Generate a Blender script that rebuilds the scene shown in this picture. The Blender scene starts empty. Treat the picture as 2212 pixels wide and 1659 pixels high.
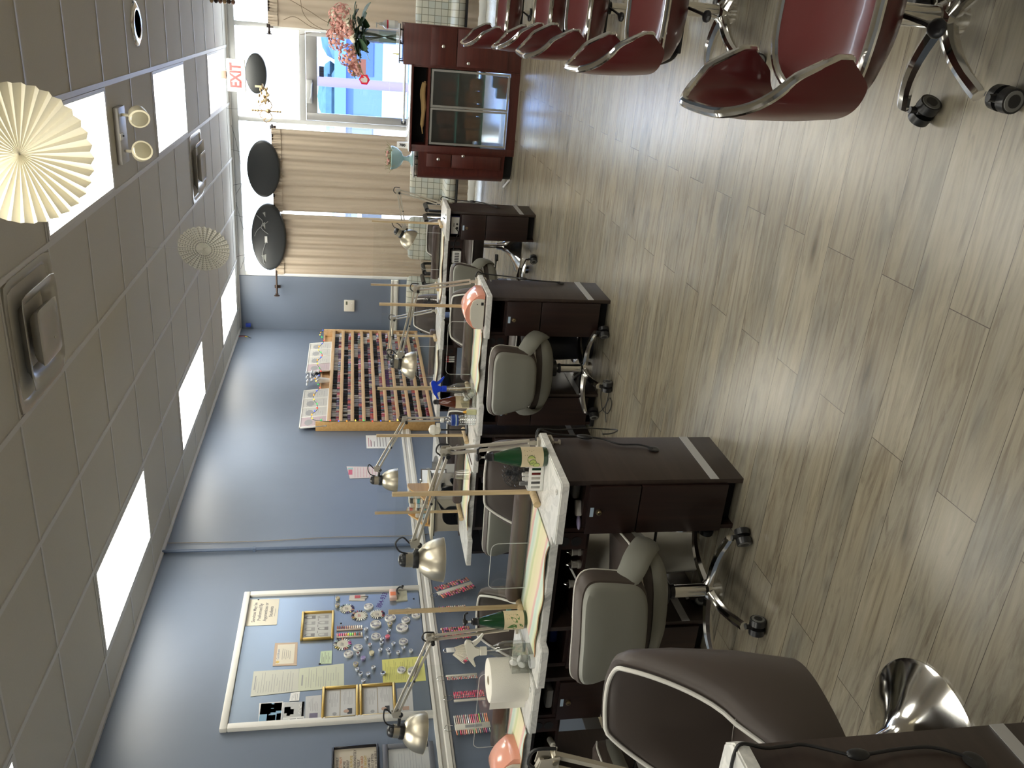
import bpy, bmesh, math, random
from mathutils import Vector, Matrix, Quaternion
random.seed(7)
PI = math.pi
sc = bpy.context.scene
COL = sc.collection

# ------------------------------------------------------------------ camera (the photograph is turned on its side)
def make_camera():
    yaw, pitch, roll, f = 0.4150315, 0.1900307, 0.0070577, 1813.99
    cy, sy, cp, sp = math.cos(yaw), math.sin(yaw), math.cos(pitch), math.sin(pitch)
    fwd = Vector((-sy*cp, cy*cp, -sp)); right = Vector((cy, sy, 0)); up = right.cross(fwd)
    r = right*math.cos(roll) + up*math.sin(roll); u = -right*math.sin(roll) + up*math.cos(roll)
    X, Y, Z = -u, r, -fwd
    cd = bpy.data.cameras.new('camera'); co = bpy.data.objects.new('camera', cd); COL.objects.link(co)
    co.matrix_world = Matrix(((X.x, Y.x, Z.x, 3.86), (X.y, Y.y, Z.y, 0.0), (X.z, Y.z, Z.z, 1.5), (0, 0, 0, 1)))
    cd.sensor_fit = 'HORIZONTAL'; cd.sensor_width = 36.0; cd.lens = 36.0*f/2212.0
    cd.clip_start = 0.02; cd.clip_end = 300
    sc.camera = co
make_camera()
vs = sc.view_settings
vs.view_transform = 'Standard'; vs.look = 'None'; vs.gamma = 1.0; vs.use_curve_mapping = False
vs.exposure = 1.05
sc.cycles.use_denoising = True
sc.cycles.max_bounces = 10; sc.cycles.transparent_max_bounces = 24
sc.cycles.sample_clamp_indirect = 6.0
sc.cycles.caustics_reflective = False; sc.cycles.caustics_refractive = False

# ------------------------------------------------------------------ daylight
w = bpy.data.worlds.new('daylight'); sc.world = w; w.use_nodes = True
bgn = w.node_tree.nodes['Background']; bgn.inputs[0].default_value = (0.80, 0.90, 1.0, 1); bgn.inputs[1].default_value = 5.0
sd = bpy.data.lights.new('sun', 'SUN'); so = bpy.data.objects.new('sun', sd); COL.objects.link(so)
sd.energy = 9.0; sd.angle = 0.02; sd.color = (1.0, 0.95, 0.88)
so.rotation_euler = (math.radians(38), 0, math.radians(12))
LIGHT_STRENGTH = 6.5          # ceiling panels

# ------------------------------------------------------------------ materials
MATS = {}
def _new(name):
    m = bpy.data.materials.new(name); m.use_nodes = True
    nt = m.node_tree; b = nt.nodes['Principled BSDF']
    return m, nt, b
def mat(name, col=(.5, .5, .5), rough=.5, metal=0., spec=None, coat=0., emit=None, est=0., alpha=None, trans=0., sheen=0., bump=0., bscale=60., var=0.):
    if name in MATS: return MATS[name]
    m, nt, b = _new(name)
    b.inputs['Base Color'].default_value = (*col, 1); b.inputs['Roughness'].default_value = rough
    b.inputs['Metallic'].default_value = metal
    if spec is not None: b.inputs['Specular IOR Level'].default_value = spec
    if coat: b.inputs['Coat Weight'].default_value = coat; b.inputs['Coat Roughness'].default_value = .08
    if emit: b.inputs['Emission Color'].default_value = (*emit, 1); b.inputs['Emission Strength'].default_value = est
    if trans: b.inputs['Transmission Weight'].default_value = trans
    if sheen: b.inputs['Sheen Weight'].default_value = sheen
    tc = nt.nodes.new('ShaderNodeTexCoord'); nz = nt.nodes.new('ShaderNodeTexNoise')
    nz.inputs['Scale'].default_value = bscale; nz.inputs['Detail'].default_value = 4
    nt.links.new(tc.outputs['Object'], nz.inputs['Vector'])
    if bump:
        bp = nt.nodes.new('ShaderNodeBump'); bp.inputs['Strength'].default_value = bump; bp.inputs['Distance'].default_value = .002
        nt.links.new(nz.outputs['Fac'], bp.inputs['Height']); nt.links.new(bp.outputs['Normal'], b.inputs['Normal'])
    if var:
        mx = nt.nodes.new('ShaderNodeMix'); mx.data_type = 'RGBA'
        mx.inputs[6].default_value = (*[c*(1-var) for c in col], 1); mx.inputs[7].default_value = (*[min(1, c*(1+var)) for c in col], 1)
        nt.links.new(nz.outputs['Fac'], mx.inputs[0]); nt.links.new(mx.outputs[2], b.inputs['Base Color'])
    MATS[name] = m
    return m
def clear(name, tint=(1, 1, 1), refl=.06, rough=.02):
    """thin clear sheet: mostly see-through with a fresnel gloss"""
    if name in MATS: return MATS[name]
    m, nt, b = _new(name); nt.nodes.remove(b); out = nt.nodes['Material Output']
    t = nt.nodes.new('ShaderNodeBsdfTransparent'); t.inputs[0].default_value = (*tint, 1)
    g = nt.nodes.new('ShaderNodeBsdfGlossy'); g.inputs['Roughness'].default_value = rough
    lw = nt.nodes.new('ShaderNodeLayerWeight'); lw.inputs[0].default_value = .25
    mr = nt.nodes.new('ShaderNodeMapRange'); mr.inputs[3].default_value = refl; mr.inputs[4].default_value = .38
    mx = nt.nodes.new('ShaderNodeMixShader')
    nt.links.new(lw.outputs['Fresnel'], mr.inputs[0]); nt.links.new(mr.outputs[0], mx.inputs[0])
    nt.links.new(t.outputs[0], mx.inputs[1]); nt.links.new(g.outputs[0], mx.inputs[2]); nt.links.new(mx.outputs[0], out.inputs['Surface'])
    MATS[name] = m
    return m
def wood(name, c1, c2, rough=.4, axis='X', scale=1.0, coat=0.):
    if name in MATS: return MATS[name]
    m, nt, b = _new(name)
    tc = nt.nodes.new('ShaderNodeTexCoord'); mp = nt.nodes.new('ShaderNodeMapping'); nz = nt.nodes.new('ShaderNodeTexNoise')
    s = [38*scale]*3; s['XYZ'.index(axis)] = 2.2*scale
    mp.inputs['Scale'].default_value = s; nz.inputs['Scale'].default_value = 1; nz.inputs['Detail'].default_value = 6; nz.inputs['Distortion'].default_value = .6
    rp = nt.nodes.new('ShaderNodeValToRGB'); rp.color_ramp.elements[0].position = .3; rp.color_ramp.elements[1].position = .72
    rp.color_ramp.elements[0].color = (*c1, 1); rp.color_ramp.elements[1].color = (*c2, 1)
    nt.links.new(tc.outputs['Object'], mp.inputs[0]); nt.links.new(mp.outputs[0], nz.inputs['Vector'])
    nt.links.new(nz.outputs['Fac'], rp.inputs[0]); nt.links.new(rp.outputs[0], b.inputs['Base Color'])
    b.inputs['Roughness'].default_value = rough
    if coat: b.inputs['Coat Weight'].default_value = coat
    MATS[name] = m
    return m
def ramp(nt, pts):
    r = nt.nodes.new('ShaderNodeValToRGB'); cr = r.color_ramp
    while len(cr.elements) > 1: cr.elements.remove(cr.elements[-1])
    cr.elements[0].position = pts[0][0]; cr.elements[0].color = (*pts[0][1], 1)
    for p, c in pts[1:]:
        e = cr.elements.new(p); e.color = (*c, 1)
    return r
def floor_mat():
    m, nt, b = _new('floor_planks'); L = nt.links.new; N = nt.nodes.new
    tc = N('ShaderNodeTexCoord')
    br = N('ShaderNodeTexBrick'); br.offset = .37; br.offset_frequency = 2; br.squash = 1.0
    mp = N('ShaderNodeMapping'); mp.inputs['Location'].default_value = (.35, .015, 0)
    L(tc.outputs['Object'], mp.inputs[0]); L(mp.outputs[0], br.inputs['Vector'])
    br.inputs['Scale'].default_value = 1.0; br.inputs['Brick Width'].default_value = 1.21; br.inputs['Row Height'].default_value = .1525
    br.inputs['Mortar Size'].default_value = .0011; br.inputs['Mortar Smooth'].default_value = .1; br.inputs['Bias'].default_value = 0
    br.inputs['Color1'].default_value = (0, 0, 0, 1); br.inputs['Color2'].default_value = (1, 1, 1, 1); br.inputs['Mortar'].default_value = (.5, .5, .5, 1)
    # grain running along x, shifted per plank
    off = N('ShaderNodeVectorMath'); off.operation = 'MULTIPLY_ADD'; off.inputs[1].default_value = (31, 17, 5)
    L(br.outputs['Color'], off.inputs[0]); L(tc.outputs['Object'], off.inputs[2])
    m2 = N('ShaderNodeMapping'); m2.inputs['Scale'].default_value = (1.5, 15, 1); L(off.outputs[0], m2.inputs[0])
    n1 = N('ShaderNodeTexNoise'); n1.inputs['Scale'].default_value = 1.7; n1.inputs['Detail'].default_value = 9; n1.inputs['Roughness'].default_value = .68; n1.inputs['Distortion'].default_value = 1.6
    L(m2.outputs[0], n1.inputs['Vector'])
    rp = ramp(nt, [(.24, (.075, .062, .045)), (.36, (.155, .134, .10)), (.5, (.225, .200, .150)), (.62, (.255, .228, .175)), (.8, (.315, .290, .232))])
    L(n1.outputs['Fac'], rp.inputs[0])
    # broad stains and knots
    n2 = N('ShaderNodeTexNoise'); n2.inputs['Scale'].default_value = 2.4; n2.inputs['Detail'].default_value = 3
    m3 = N('ShaderNodeMapping'); m3.inputs['Scale'].default_value = (1, 3.2, 1); L(off.outputs[0], m3.inputs[0]); L(m3.outputs[0], n2.inputs['Vector'])
    r2 = ramp(nt, [(.28, (.66, .69, .73)), (.40, (.92, .93, .94)), (.7, (1.06, 1.03, .97))]); L(n2.outputs['Fac'], r2.inputs[0])
    mu = N('ShaderNodeMix'); mu.data_type = 'RGBA'; mu.blend_type = 'MULTIPLY'; mu.inputs[0].default_value = 1
    L(rp.outputs[0], mu.inputs[6]); L(r2.outputs[0], mu.inputs[7])
    r3 = ramp(nt, [(0, (.92, .91, .90)), (1, (1.06, 1.06, 1.06))]); L(br.outputs['Color'], r3.inputs[0])
    mu2 = N('ShaderNodeMix'); mu2.data_type = 'RGBA'; mu2.blend_type = 'MULTIPLY'; mu2.inputs[0].default_value = 1
    L(mu.outputs[2], mu2.inputs[6]); L(r3.outputs[0], mu2.inputs[7])
    vk = N('ShaderNodeTexVoronoi'); vk.inputs['Scale'].default_value = 1.0; m4 = N('ShaderNodeMapping'); m4.inputs['Scale'].default_value = (1.7, 5.0, 1)
    L(off.outputs[0], m4.inputs[0]); L(m4.outputs[0], vk.inputs['Vector'])
    r4 = ramp(nt, [(0, (.22, .20, .19)), (.05, (.45, .43, .41)), (.10, (.75, .74, .72)), (.22, (1, 1, 1))]); L(vk.outputs['Distance'], r4.inputs[0])
    mu3 = N('ShaderNodeMix'); mu3.data_type = 'RGBA'; mu3.blend_type = 'MULTIPLY'; mu3.inputs[0].default_value = .85
    L(mu2.outputs[2], mu3.inputs[6]); L(r4.outputs[0], mu3.inputs[7])
    jo = N('ShaderNodeMix'); jo.data_type = 'RGBA'; jo.inputs[7].default_value = (.05, .04, .03, 1)
    L(br.outputs['Fac'], jo.inputs[0]); L(mu3.outputs[2], jo.inputs[6]); L(jo.outputs[2], b.inputs['Base Color'])
    b.inputs['Roughness'].default_value = .27; b.inputs['Specular IOR Level'].default_value = .6
    bp = N('ShaderNodeBump'); bp.inputs['Strength'].default_value = .18; bp.inputs['Distance'].default_value = .003
    L(n1.outputs['Fac'], bp.inputs['Height']); L(bp.outputs['Normal'], b.inputs['Normal'])
    return m
def marble_mat():
    m, nt, b = _new('marble'); L = nt.links.new; N = nt.nodes.new
    tc = N('ShaderNodeTexCoord'); n = N('ShaderNodeTexNoise'); n.inputs['Scale'].default_value = 7; n.inputs['Detail'].default_value = 9; n.inputs['Distortion'].default_value = 2.5
    L(tc.outputs['Object'], n.inputs['Vector'])
    r = ramp(nt, [(.25, (.42, .42, .4)), (.42, (.72, .71, .67)), (.5, (.62, .62, .59)), (.56, (.78, .77, .73)), (.8, (.7, .69, .65))]); L(n.outputs['Fac'], r.inputs[0]); L(r.outputs[0], b.inputs['Base Color'])
    b.inputs['Roughness'].default_value = .22
    return m
def wallpaint(name, col):
    m, nt, b = _new(name); L = nt.links.new; N = nt.nodes.new
    tc = N('ShaderNodeTexCoord'); n = N('ShaderNodeTexNoise'); n.inputs['Scale'].default_value = 1.4; n.inputs['Detail'].default_value = 5
    L(tc.outputs['Object'], n.inputs['Vector'])
    r = ramp(nt, [(.3, tuple(c*.93 for c in col)), (.7, tuple(c*1.05 for c in col))]); L(n.outputs['Fac'], r.inputs[0]); L(r.outputs[0], b.inputs['Base Color'])
    n2 = N('ShaderNodeTexNoise'); n2.inputs['Scale'].default_value = 9; n2.inputs['Detail'].default_value = 3; L(tc.outputs['Object'], n2.inputs['Vector'])
    bp = N('ShaderNodeBump'); bp.inputs['Strength'].default_value = .12; bp.inputs['Distance'].default_value = .006
    L(n2.outputs['Fac'], bp.inputs['Height']); L(bp.outputs['Normal'], b.inputs['Normal'])
    b.inputs['Roughness'].default_value = .4
    return m
def squares_fabric():
    m, nt, b = _new('squares_fabric'); L = nt.links.new; N = nt.nodes.new
    tc = N('ShaderNodeTexCoord'); br = N('ShaderNodeTexBrick'); br.offset = 0
    mp = N('ShaderNodeMapping'); mp.inputs['Rotation'].default_value = (PI/2, 0, 0); L(tc.outputs['Object'], mp.inputs[0]); L(mp.outputs[0], br.inputs['Vector'])
    br.inputs['Scale'].default_value = 1; br.inputs['Brick Width'].default_value = .07; br.inputs['Row Height'].default_value = .07; br.inputs['Mortar Size'].default_value = .003
    br.inputs['Color1'].default_value = (.40, .43, .40, 1); br.inputs['Color2'].default_value = (.52, .50, .40, 1); br.inputs['Mortar'].default_value = (.16, .16, .12, 1)
    L(br.outputs['Color'], b.inputs['Base Color']); b.inputs['Roughness'].default_value = .9
    return m
def paper_pattern(name, base, ink, lines, cols=1):
    """a sheet with rows of illegible small print"""
    if name in MATS: return MATS[name]
    m, nt, b = _new(name); L = nt.links.new; N = nt.nodes.new
    tc = N('ShaderNodeTexCoord'); mp = N('ShaderNodeMapping'); mp.inputs['Scale'].default_value = (1, 60, lines)
    L(tc.outputs['Generated'], mp.inputs[0])
    n = N('ShaderNodeTexNoise'); n.inputs['Scale'].default_value = 1; n.inputs['Detail'].default_value = 2; L(mp.outputs[0], n.inputs['Vector'])
    wv = N('ShaderNodeTexWave'); wv.bands_direction = 'Z'; wv.inputs['Scale'].default_value = lines/6.28*1.0
    L(tc.outputs['Generated'], wv.inputs['Vector'])
    mu = N('ShaderNodeMath'); mu.operation = 'MULTIPLY'; L(n.outputs['Fac'], mu.inputs[0]); L(wv.outputs['Fac'], mu.inputs[1])
    r = ramp(nt, [(.30, base), (.44, ink)]); L(mu.outputs[0], r.inputs[0]); L(r.outputs[0], b.inputs['Base Color'])
    b.inputs['Roughness'].default_value = .6
    MATS[name] = m
    return m

M_floor = floor_mat(); M_marble = marble_mat(); M_blue = wallpaint('blue_paint', (.150, .182, .240)); M_squares = squares_fabric()
M_white = mat('white_paint', (.72, .70, .64), .42)
M_tile = mat('ceiling_tile', (.66, .63, .56), .92, bump=.25, bscale=140, var=.05)
M_tbar = mat('ceiling_bar', (.72, .70, .67), .5)
M_espresso = wood('espresso_wood', (.014, .006, .005), (.028, .012, .009), .38, 'Z')
M_espx = wood('espresso_panel', (.028, .018, .014), (.042, .027, .021), .42, 'Y')
M_black = mat('black_plastic', (.012, .012, .013), .35)
M_dark = mat('dark_void', (.006, .005, .005), .8)
M_alu = mat('brushed_aluminium', (.62, .62, .60), .35, 1.)
M_strip = mat('metal_strip', (.55, .55, .55), .4, .6)
M_chrome = mat('chrome', (.78, .77, .74), .1, 1.)
M_nickel = mat('brushed_nickel', (.60, .545, .43), .37, 1.)
M_beige = mat('beige_metal', (.50, .46, .38), .4, .3)
M_grey = mat('grey_vinyl', (.235, .235, .205), .5, bump=.05, bscale=200)
M_brown = mat('brown_vinyl', (.065, .050, .042), .5, bump=.05, bscale=200)
M_pipe = mat('white_piping', (.62, .60, .55), .5)
M_caster = mat('caster_grey', (.16, .16, .15), .5)
M_red = mat('oxblood_vinyl', (.085, .012, .012), .3, coat=.25, bump=.06, bscale=40)
M_cherry = wood('cherry_wood', (.060, .013, .010), (.095, .022, .015), .32, 'X')
M_dowel = wood('pine_dowel', (.44, .32, .17), (.60, .46, .27), .55, 'Z', 2)
M_oak = wood('oak', (.50, .31, .15), (.64, .44, .24), .5, 'Y')
M_lightwood = wood('honey_wood', (.52, .30, .10), (.62, .39, .16), .4, 'Y')
M_acry = clear('acrylic', (.985, .99, .985), .02)
M_glass = clear('window_glass', (.97, .985, 1.0), .03)
M_tint = clear('tinted_glass', (.60, .74, 1.0), .04)
M_curtain = mat('beige_curtain', (.55, .46, .35), .85, sheen=.2, bump=.1, bscale=300)
M_peach = mat('peach_plastic', (.80, .36, .26), .18, coat=.4)
M_offw = mat('off_white_plastic', (.70, .67, .58), .35)
M_wht = mat('white_plastic', (.78, .77, .73), .35)
M_cream = mat('cream_paper', (.72, .67, .55), .85)
M_towelw = mat('paper_towel', (.80, .77, .68), .95, bump=.3, bscale=250)
M_gold = mat('gold_frame', (.62, .42, .13), .3, .85)
M_fanp = mat('fan_paper', (.78, .73, .58), .8)
M_bronze = mat('bronze', (.05, .032, .024), .4, .5)
M_rubber = mat('cord_black', (.012, .012, .013), .5)
M_panel = mat('light_diffuser', (.9, .9, .85), .6, emit=(1.0, .97, .87), est=LIGHT_STRENGTH)
M_cell = mat('clear_plastic', (.9, .9, .9), .12, alpha=None, trans=.0)

# ------------------------------------------------------------------ mesh builder
class B:
    def __init__(s): s.bm = bmesh.new()
    def _tag(s, vs, m):
        for f in {f for v in vs for f in v.link_faces}: f.material_index = m
    def box(s, x0, x1, y0, y1, z0, z1, m=0, bev=0., seg=2):
        r = bmesh.ops.create_cube(s.bm, size=1); vs = r['verts']
        for v in vs: v.co = Vector(((x0+x1)/2 + v.co.x*(x1-x0), (y0+y1)/2 + v.co.y*(y1-y0), (z0+z1)/2 + v.co.z*(z1-z0)))
        s._tag(vs, m)
        if bev:
            es = list({e for v in vs for e in v.link_edges})
            bmesh.ops.bevel(s.bm, geom=es, offset=bev, segments=seg, profile=.5, affect='EDGES', material=m)
        return s
    def cyl(s, p0, p1, r0, r1=None, n=14, m=0, cap=True):
        if r1 is None: r1 = r0
        p0, p1 = Vector(p0), Vector(p1); d = p1-p0
        if d.length < 1e-7: return s
        q = d.to_track_quat('Z', 'Y').to_matrix().to_4x4(); q.translation = (p0+p1)/2
        r = bmesh.ops.create_cone(s.bm, cap_ends=cap, segments=n, radius1=max(r0, 1e-5), radius2=max(r1, 1e-5), depth=d.length, matrix=q)
        s._tag(r['verts'], m); return s
    def sph(s, c, r, m=0, n=12):
        rr = (r, r, r) if not hasattr(r, '__len__') else r
        mt = Matrix.Translation(c) @ Matrix.Diagonal((*rr, 1))
        k = bmesh.ops.create_uvsphere(s.bm, u_segments=n, v_segments=max(6, n*2//3), radius=1, matrix=mt); s._tag(k['verts'], m); return s
    def faces(s, rows, m=0, cu=False, cv=False):
        """rows: list of equal-length lists of points -> quad strip surface"""
        V = [[s.bm.verts.new(p) for p in r] for r in rows]; nr, nc = len(V), len(V[0])
        for i in range(nr if cu else nr-1):
            for j in range(nc if cv else nc-1):
                q = [V[i][j], V[i][(j+1) % nc], V[(i+1) % nr][(j+1) % nc], V[(i+1) % nr][j]]
                try: f = s.bm.faces.new(q); f.material_index = m
                except ValueError: pass
        return V
    def fan(s, vs, m=0):
        try: f = s.bm.faces.new(vs); f.material_index = m
        except ValueError: pass
    def tube(s, pts, r, n=8, m=0, closed=False, cap=True, smooth=0):
        pts = [Vector(p) for p in pts]
        if smooth: pts = spline(pts, smooth, closed)
        N = len(pts); rows = []; t0 = None; nv = None
        for i, p in enumerate(pts):
            a = pts[(i-1) % N] if (closed or i > 0) else p; b = pts[(i+1) % N] if (closed or i < N-1) else p
            t = (b-a).normalized() if (b-a).length > 1e-9 else Vector((0, 0, 1))
            if nv is None: nv = t.orthogonal().normalized()
            else: nv = (t0.rotation_difference(t) @ nv); nv = (nv - t*nv.dot(t)).normalized()
            t0 = t; bn = t.cross(nv); rad = r[i*len(r)//N] if hasattr(r, '__len__') else r
            rows.append([p + (nv*math.cos(2*PI*k/n) + bn*math.sin(2*PI*k/n))*rad for k in range(n)])
        V = s.faces(rows, m, cu=closed, cv=True)
        if cap and not closed: s.fan(V[0][::-1], m); s.fan(V[-1], m)
        return s
    def lathe(s, prof, c=(0, 0, 0), n=24, m=0, mt=None, flute=0., nf=0):
        c = Vector(c); rows = []
        for r, z in prof:
            row = []
            for k in range(n):
                a = 2*PI*k/n; rr = max(r, 1e-5)*(1 + (flute*math.cos(nf*a) if nf else 0))
                p = Vector((rr*math.cos(a), rr*math.sin(a), z)); row.append(c + (mt @ p if mt else p))
            rows.append(row)
        V = s.faces(rows, m, cv=True)
        if prof[0][0] > 1e-4: s.fan(V[0][::-1], m)
        if prof[-1][0] > 1e-4: s.fan(V[-1], m)
        return s
    def prism(s, poly, a0, a1, ax='z', m=0):
        """poly of 2-D points extruded along axis ax"""
        f3 = {'z': lambda p, a: (p[0], p[1], a), 'y': lambda p, a: (p[0], a, p[1]), 'x': lambda p, a: (a, p[0], p[1])}[ax]
        lo = [s.bm.verts.new(f3(p, a0)) for p in poly]; hi = [s.bm.verts.new(f3(p, a1)) for p in poly]; n = len(poly)
        s.fan(lo[::-1], m); s.fan(hi, m)
        for i in range(n): s.fan([lo[i], lo[(i+1) % n], hi[(i+1) % n], hi[i]], m)
        return s
    def sheet(s, func, nu, nv, th, m=0, up=(0, 0, 1)):
        """surface func(u,v) with thickness th along its normal"""
        P = [[Vector(func(i/nu, j/nv)) for j in range(nv+1)] for i in range(nu+1)]
        def nor(i, j):
            a = P[min(i+1, nu)][j]-P[max(i-1, 0)][j]; b = P[i][min(j+1, nv)]-P[i][max(j-1, 0)]
            n = a.cross(b); return n.normalized() if n.length > 1e-12 else Vector(up)
        Q = [[P[i][j]-nor(i, j)*th for j in range(nv+1)] for i in range(nu+1)]
        A = s.faces(P, m); C = s.faces([r[::-1] for r in Q], m); C = [r[::-1] for r in C]
        for i in range(nu):
            s.fan([A[i+1][0], A[i][0], C[i][0], C[i+1][0]], m); s.fan([A[i][nv], A[i+1][nv], C[i+1][nv], C[i][nv]], m)
        for j in range(nv):
            s.fan([A[0][j], A[0][j+1], C[0][j+1], C[0][j]], m); s.fan([A[nu][j+1], A[nu][j], C[nu][j], C[nu][j+1]], m)
        return s
    def text(s, body, size, mt, m=0, ext=.0006, align='LEFT', bold=0., sx=1.):
        cu = bpy.data.curves.new('t', 'FONT'); cu.body = body; cu.size = size; cu.extrude = ext; cu.align_x = align; cu.align_y = 'CENTER'; cu.offset = bold; cu.resolution_u = 3
        o = bpy.data.objects.new('t', cu); COL.objects.link(o)
        dg = bpy.context.evaluated_depsgraph_get(); me = bpy.data.meshes.new_from_object(o.evaluated_get(dg))
        COL.objects.unlink(o); bpy.data.objects.remove(o); bpy.data.curves.remove(cu)
        v0 = set(s.bm.verts); f0 = set(s.bm.faces); s.bm.from_mesh(me); bpy.data.meshes.remove(me)
        for v in s.bm.verts:
            if v not in v0: v.co = mt @ Vector((v.co.x*sx, v.co.y, v.co.z))
        for f in s.bm.faces:
            if f not in f0: f.material_index = m
        return s
    def mark(s): s.n0 = set(s.bm.verts); return s
    def xf(s, mt):
        for v in s.bm.verts:
            if v not in s.n0: v.co = mt @ v.co
        return s
def spline(pts, k=6, closed=False):
    P = [Vector(p) for p in pts]; n = len(P); out = []
    rng = range(n) if closed else range(n-1)
    for i in rng:
        p1, p2 = P[i], P[(i+1) % n]; p0 = P[(i-1) % n] if (closed or i > 0) else p1*2-p2; p3 = P[(i+2) % n] if (closed or i+2 < n) else p2*2-p1
        for j in range(k):
            t = j/k; out.append(.5*((2*p1) + (p2-p0)*t + (2*p0-5*p1+4*p2-p3)*t*t + (3*p1-p0-3*p2+p3)*t**3))
    if not closed: out.append(P[-1])
    return out
def obj(name, b, mats, parent=None, loc=None, rot=None, smooth=35):
    me = bpy.data.meshes.new(name)
    bmesh.ops.recalc_face_normals(b.bm, faces=b.bm.faces)
    b.bm.to_mesh(me); b.bm.free()
    for m in (mats if isinstance(mats, (list, tuple)) else [mats]): me.materials.append(m)
    if smooth:
        me.polygons.foreach_set('use_smooth', [True]*len(me.polygons)); me.set_sharp_from_angle(angle=math.radians(smooth))
    o = bpy.data.objects.new(name, me); COL.objects.link(o)
    if parent is not None: o.parent = parent
    if loc is not None: o.location = loc
    if rot is not None: o.rotation_euler = rot
    return o
def tag(o, label, cat, group=None, kind=None):
    o['label'] = label; o['category'] = cat
    if group: o['group'] = group
    if kind: o['kind'] = kind
    return o
def thing(name, label, cat, loc=(0, 0, 0), rz=0., group=None, rot=None):
    o = bpy.data.objects.new(name, None); COL.objects.link(o); o.empty_display_size = .05
    o.location = loc; o.rotation_euler = rot if rot else (0, 0, rz)
    return tag(o, label, cat, group)
def struct(name, b, mats, parent=None, smooth=35):
    o = obj(name, b, mats, parent, smooth=smooth)
    if parent is None: o['kind'] = 'structure'
    return o
def copy_tree(o, parent=None):
    c = o.copy(); COL.objects.link(c); c.parent = parent
    for ch in list(o.children): copy_tree(ch, c)
    return c
def T(x, y, z): return Matrix.Translation((x, y, z))
def RX(a): return Matrix.Rotation(a, 4, 'X')
def RY(a): return Matrix.Rotation(a, 4, 'Y')
def RZ(a): return Matrix.Rotation(a, 4, 'Z')

# ================================================================== the room
XR, YB, YF, ZC = 8.2, -3.2, 10.45, 2.88
GX, GY, GT = 0.294, 5.330, 0.6096          # ceiling grid origin and pitch
struct('floor', B().box(-.15, XR+.1, YB-.1, YF+.02, -.12, 0), M_floor)
def ceiling():
    b = B(); b.box(-.15, XR+.1, YB-.1, YF+.16, ZC, ZC+.16, 0)
    c = struct('ceiling', b, M_tile)
    g = B()
    k = 0
    x = GX
    while x < XR:
        g.box(x-.014, x+.014, YB, YF, ZC-.006, ZC+.002); x += GT
    for j in range(-14, 9):
        y = GY + j*GT
        g.box(0, XR, y-.008, y+.008, ZC-.004, ZC+.001)
    g.box(0, .02, YB, YF, ZC-.02, ZC); g.box(0, XR, YF-.022, YF, ZC-.02, ZC)
    obj('ceiling_grid', g, M_tbar, c)
ceiling()
struct('wall_left', B().box(-.15, 0, YB-.1, YF+.15, 0, ZC), M_blue)
wf = B(); wf.box(0, .70, YF, YF+.15, 0, ZC); wf.box(5.6, XR+.1, YF, YF+.15, 0, ZC)
struct('wall_far', wf, M_blue)
struct('wall_right', B().box(XR, XR+.1, YB, YF, 0, ZC), mat('right_wall_paint', (.42, .40, .36), .6))
struct('wall_back', B().box(0, XR, YB-.1, YB, 0, ZC), mat('back_wall_paint', (.30, .31, .33), .6))
# chair rails with a stepped moulding profile
def rail_prof(z): return [(0, z), (.012, z), (.016, z+.012), (.024, z+.018), (.024, z+.042), (.018, z+.05), (.018, z+.068), (.03, z+.078), (.03, z+.095), (0, z+.095)]
b = B(); b.prism([(p[0], p[1]) for p in rail_prof(.905)], YB, YF, 'y'); struct('trim_1', b, M_white, smooth=20)
b = B(); b.prism([(YF-p[0], p[1]) for p in rail_prof(.905)], 0, .70, 'x'); struct('trim_2', b, M_white, smooth=20)
b = B(); b.box(0, .012, YB, YF, 0, .10, 0, .003); struct('baseboard_left', b, mat('dark_baseboard', (.03, .028, .027), .5))
b = B(); b.box(.012, .70, YF-.012, YF, 0, .10, 0, .003); struct('baseboard_far', b, mat('dark_baseboard', (.03, .028, .027), .5))

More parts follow.
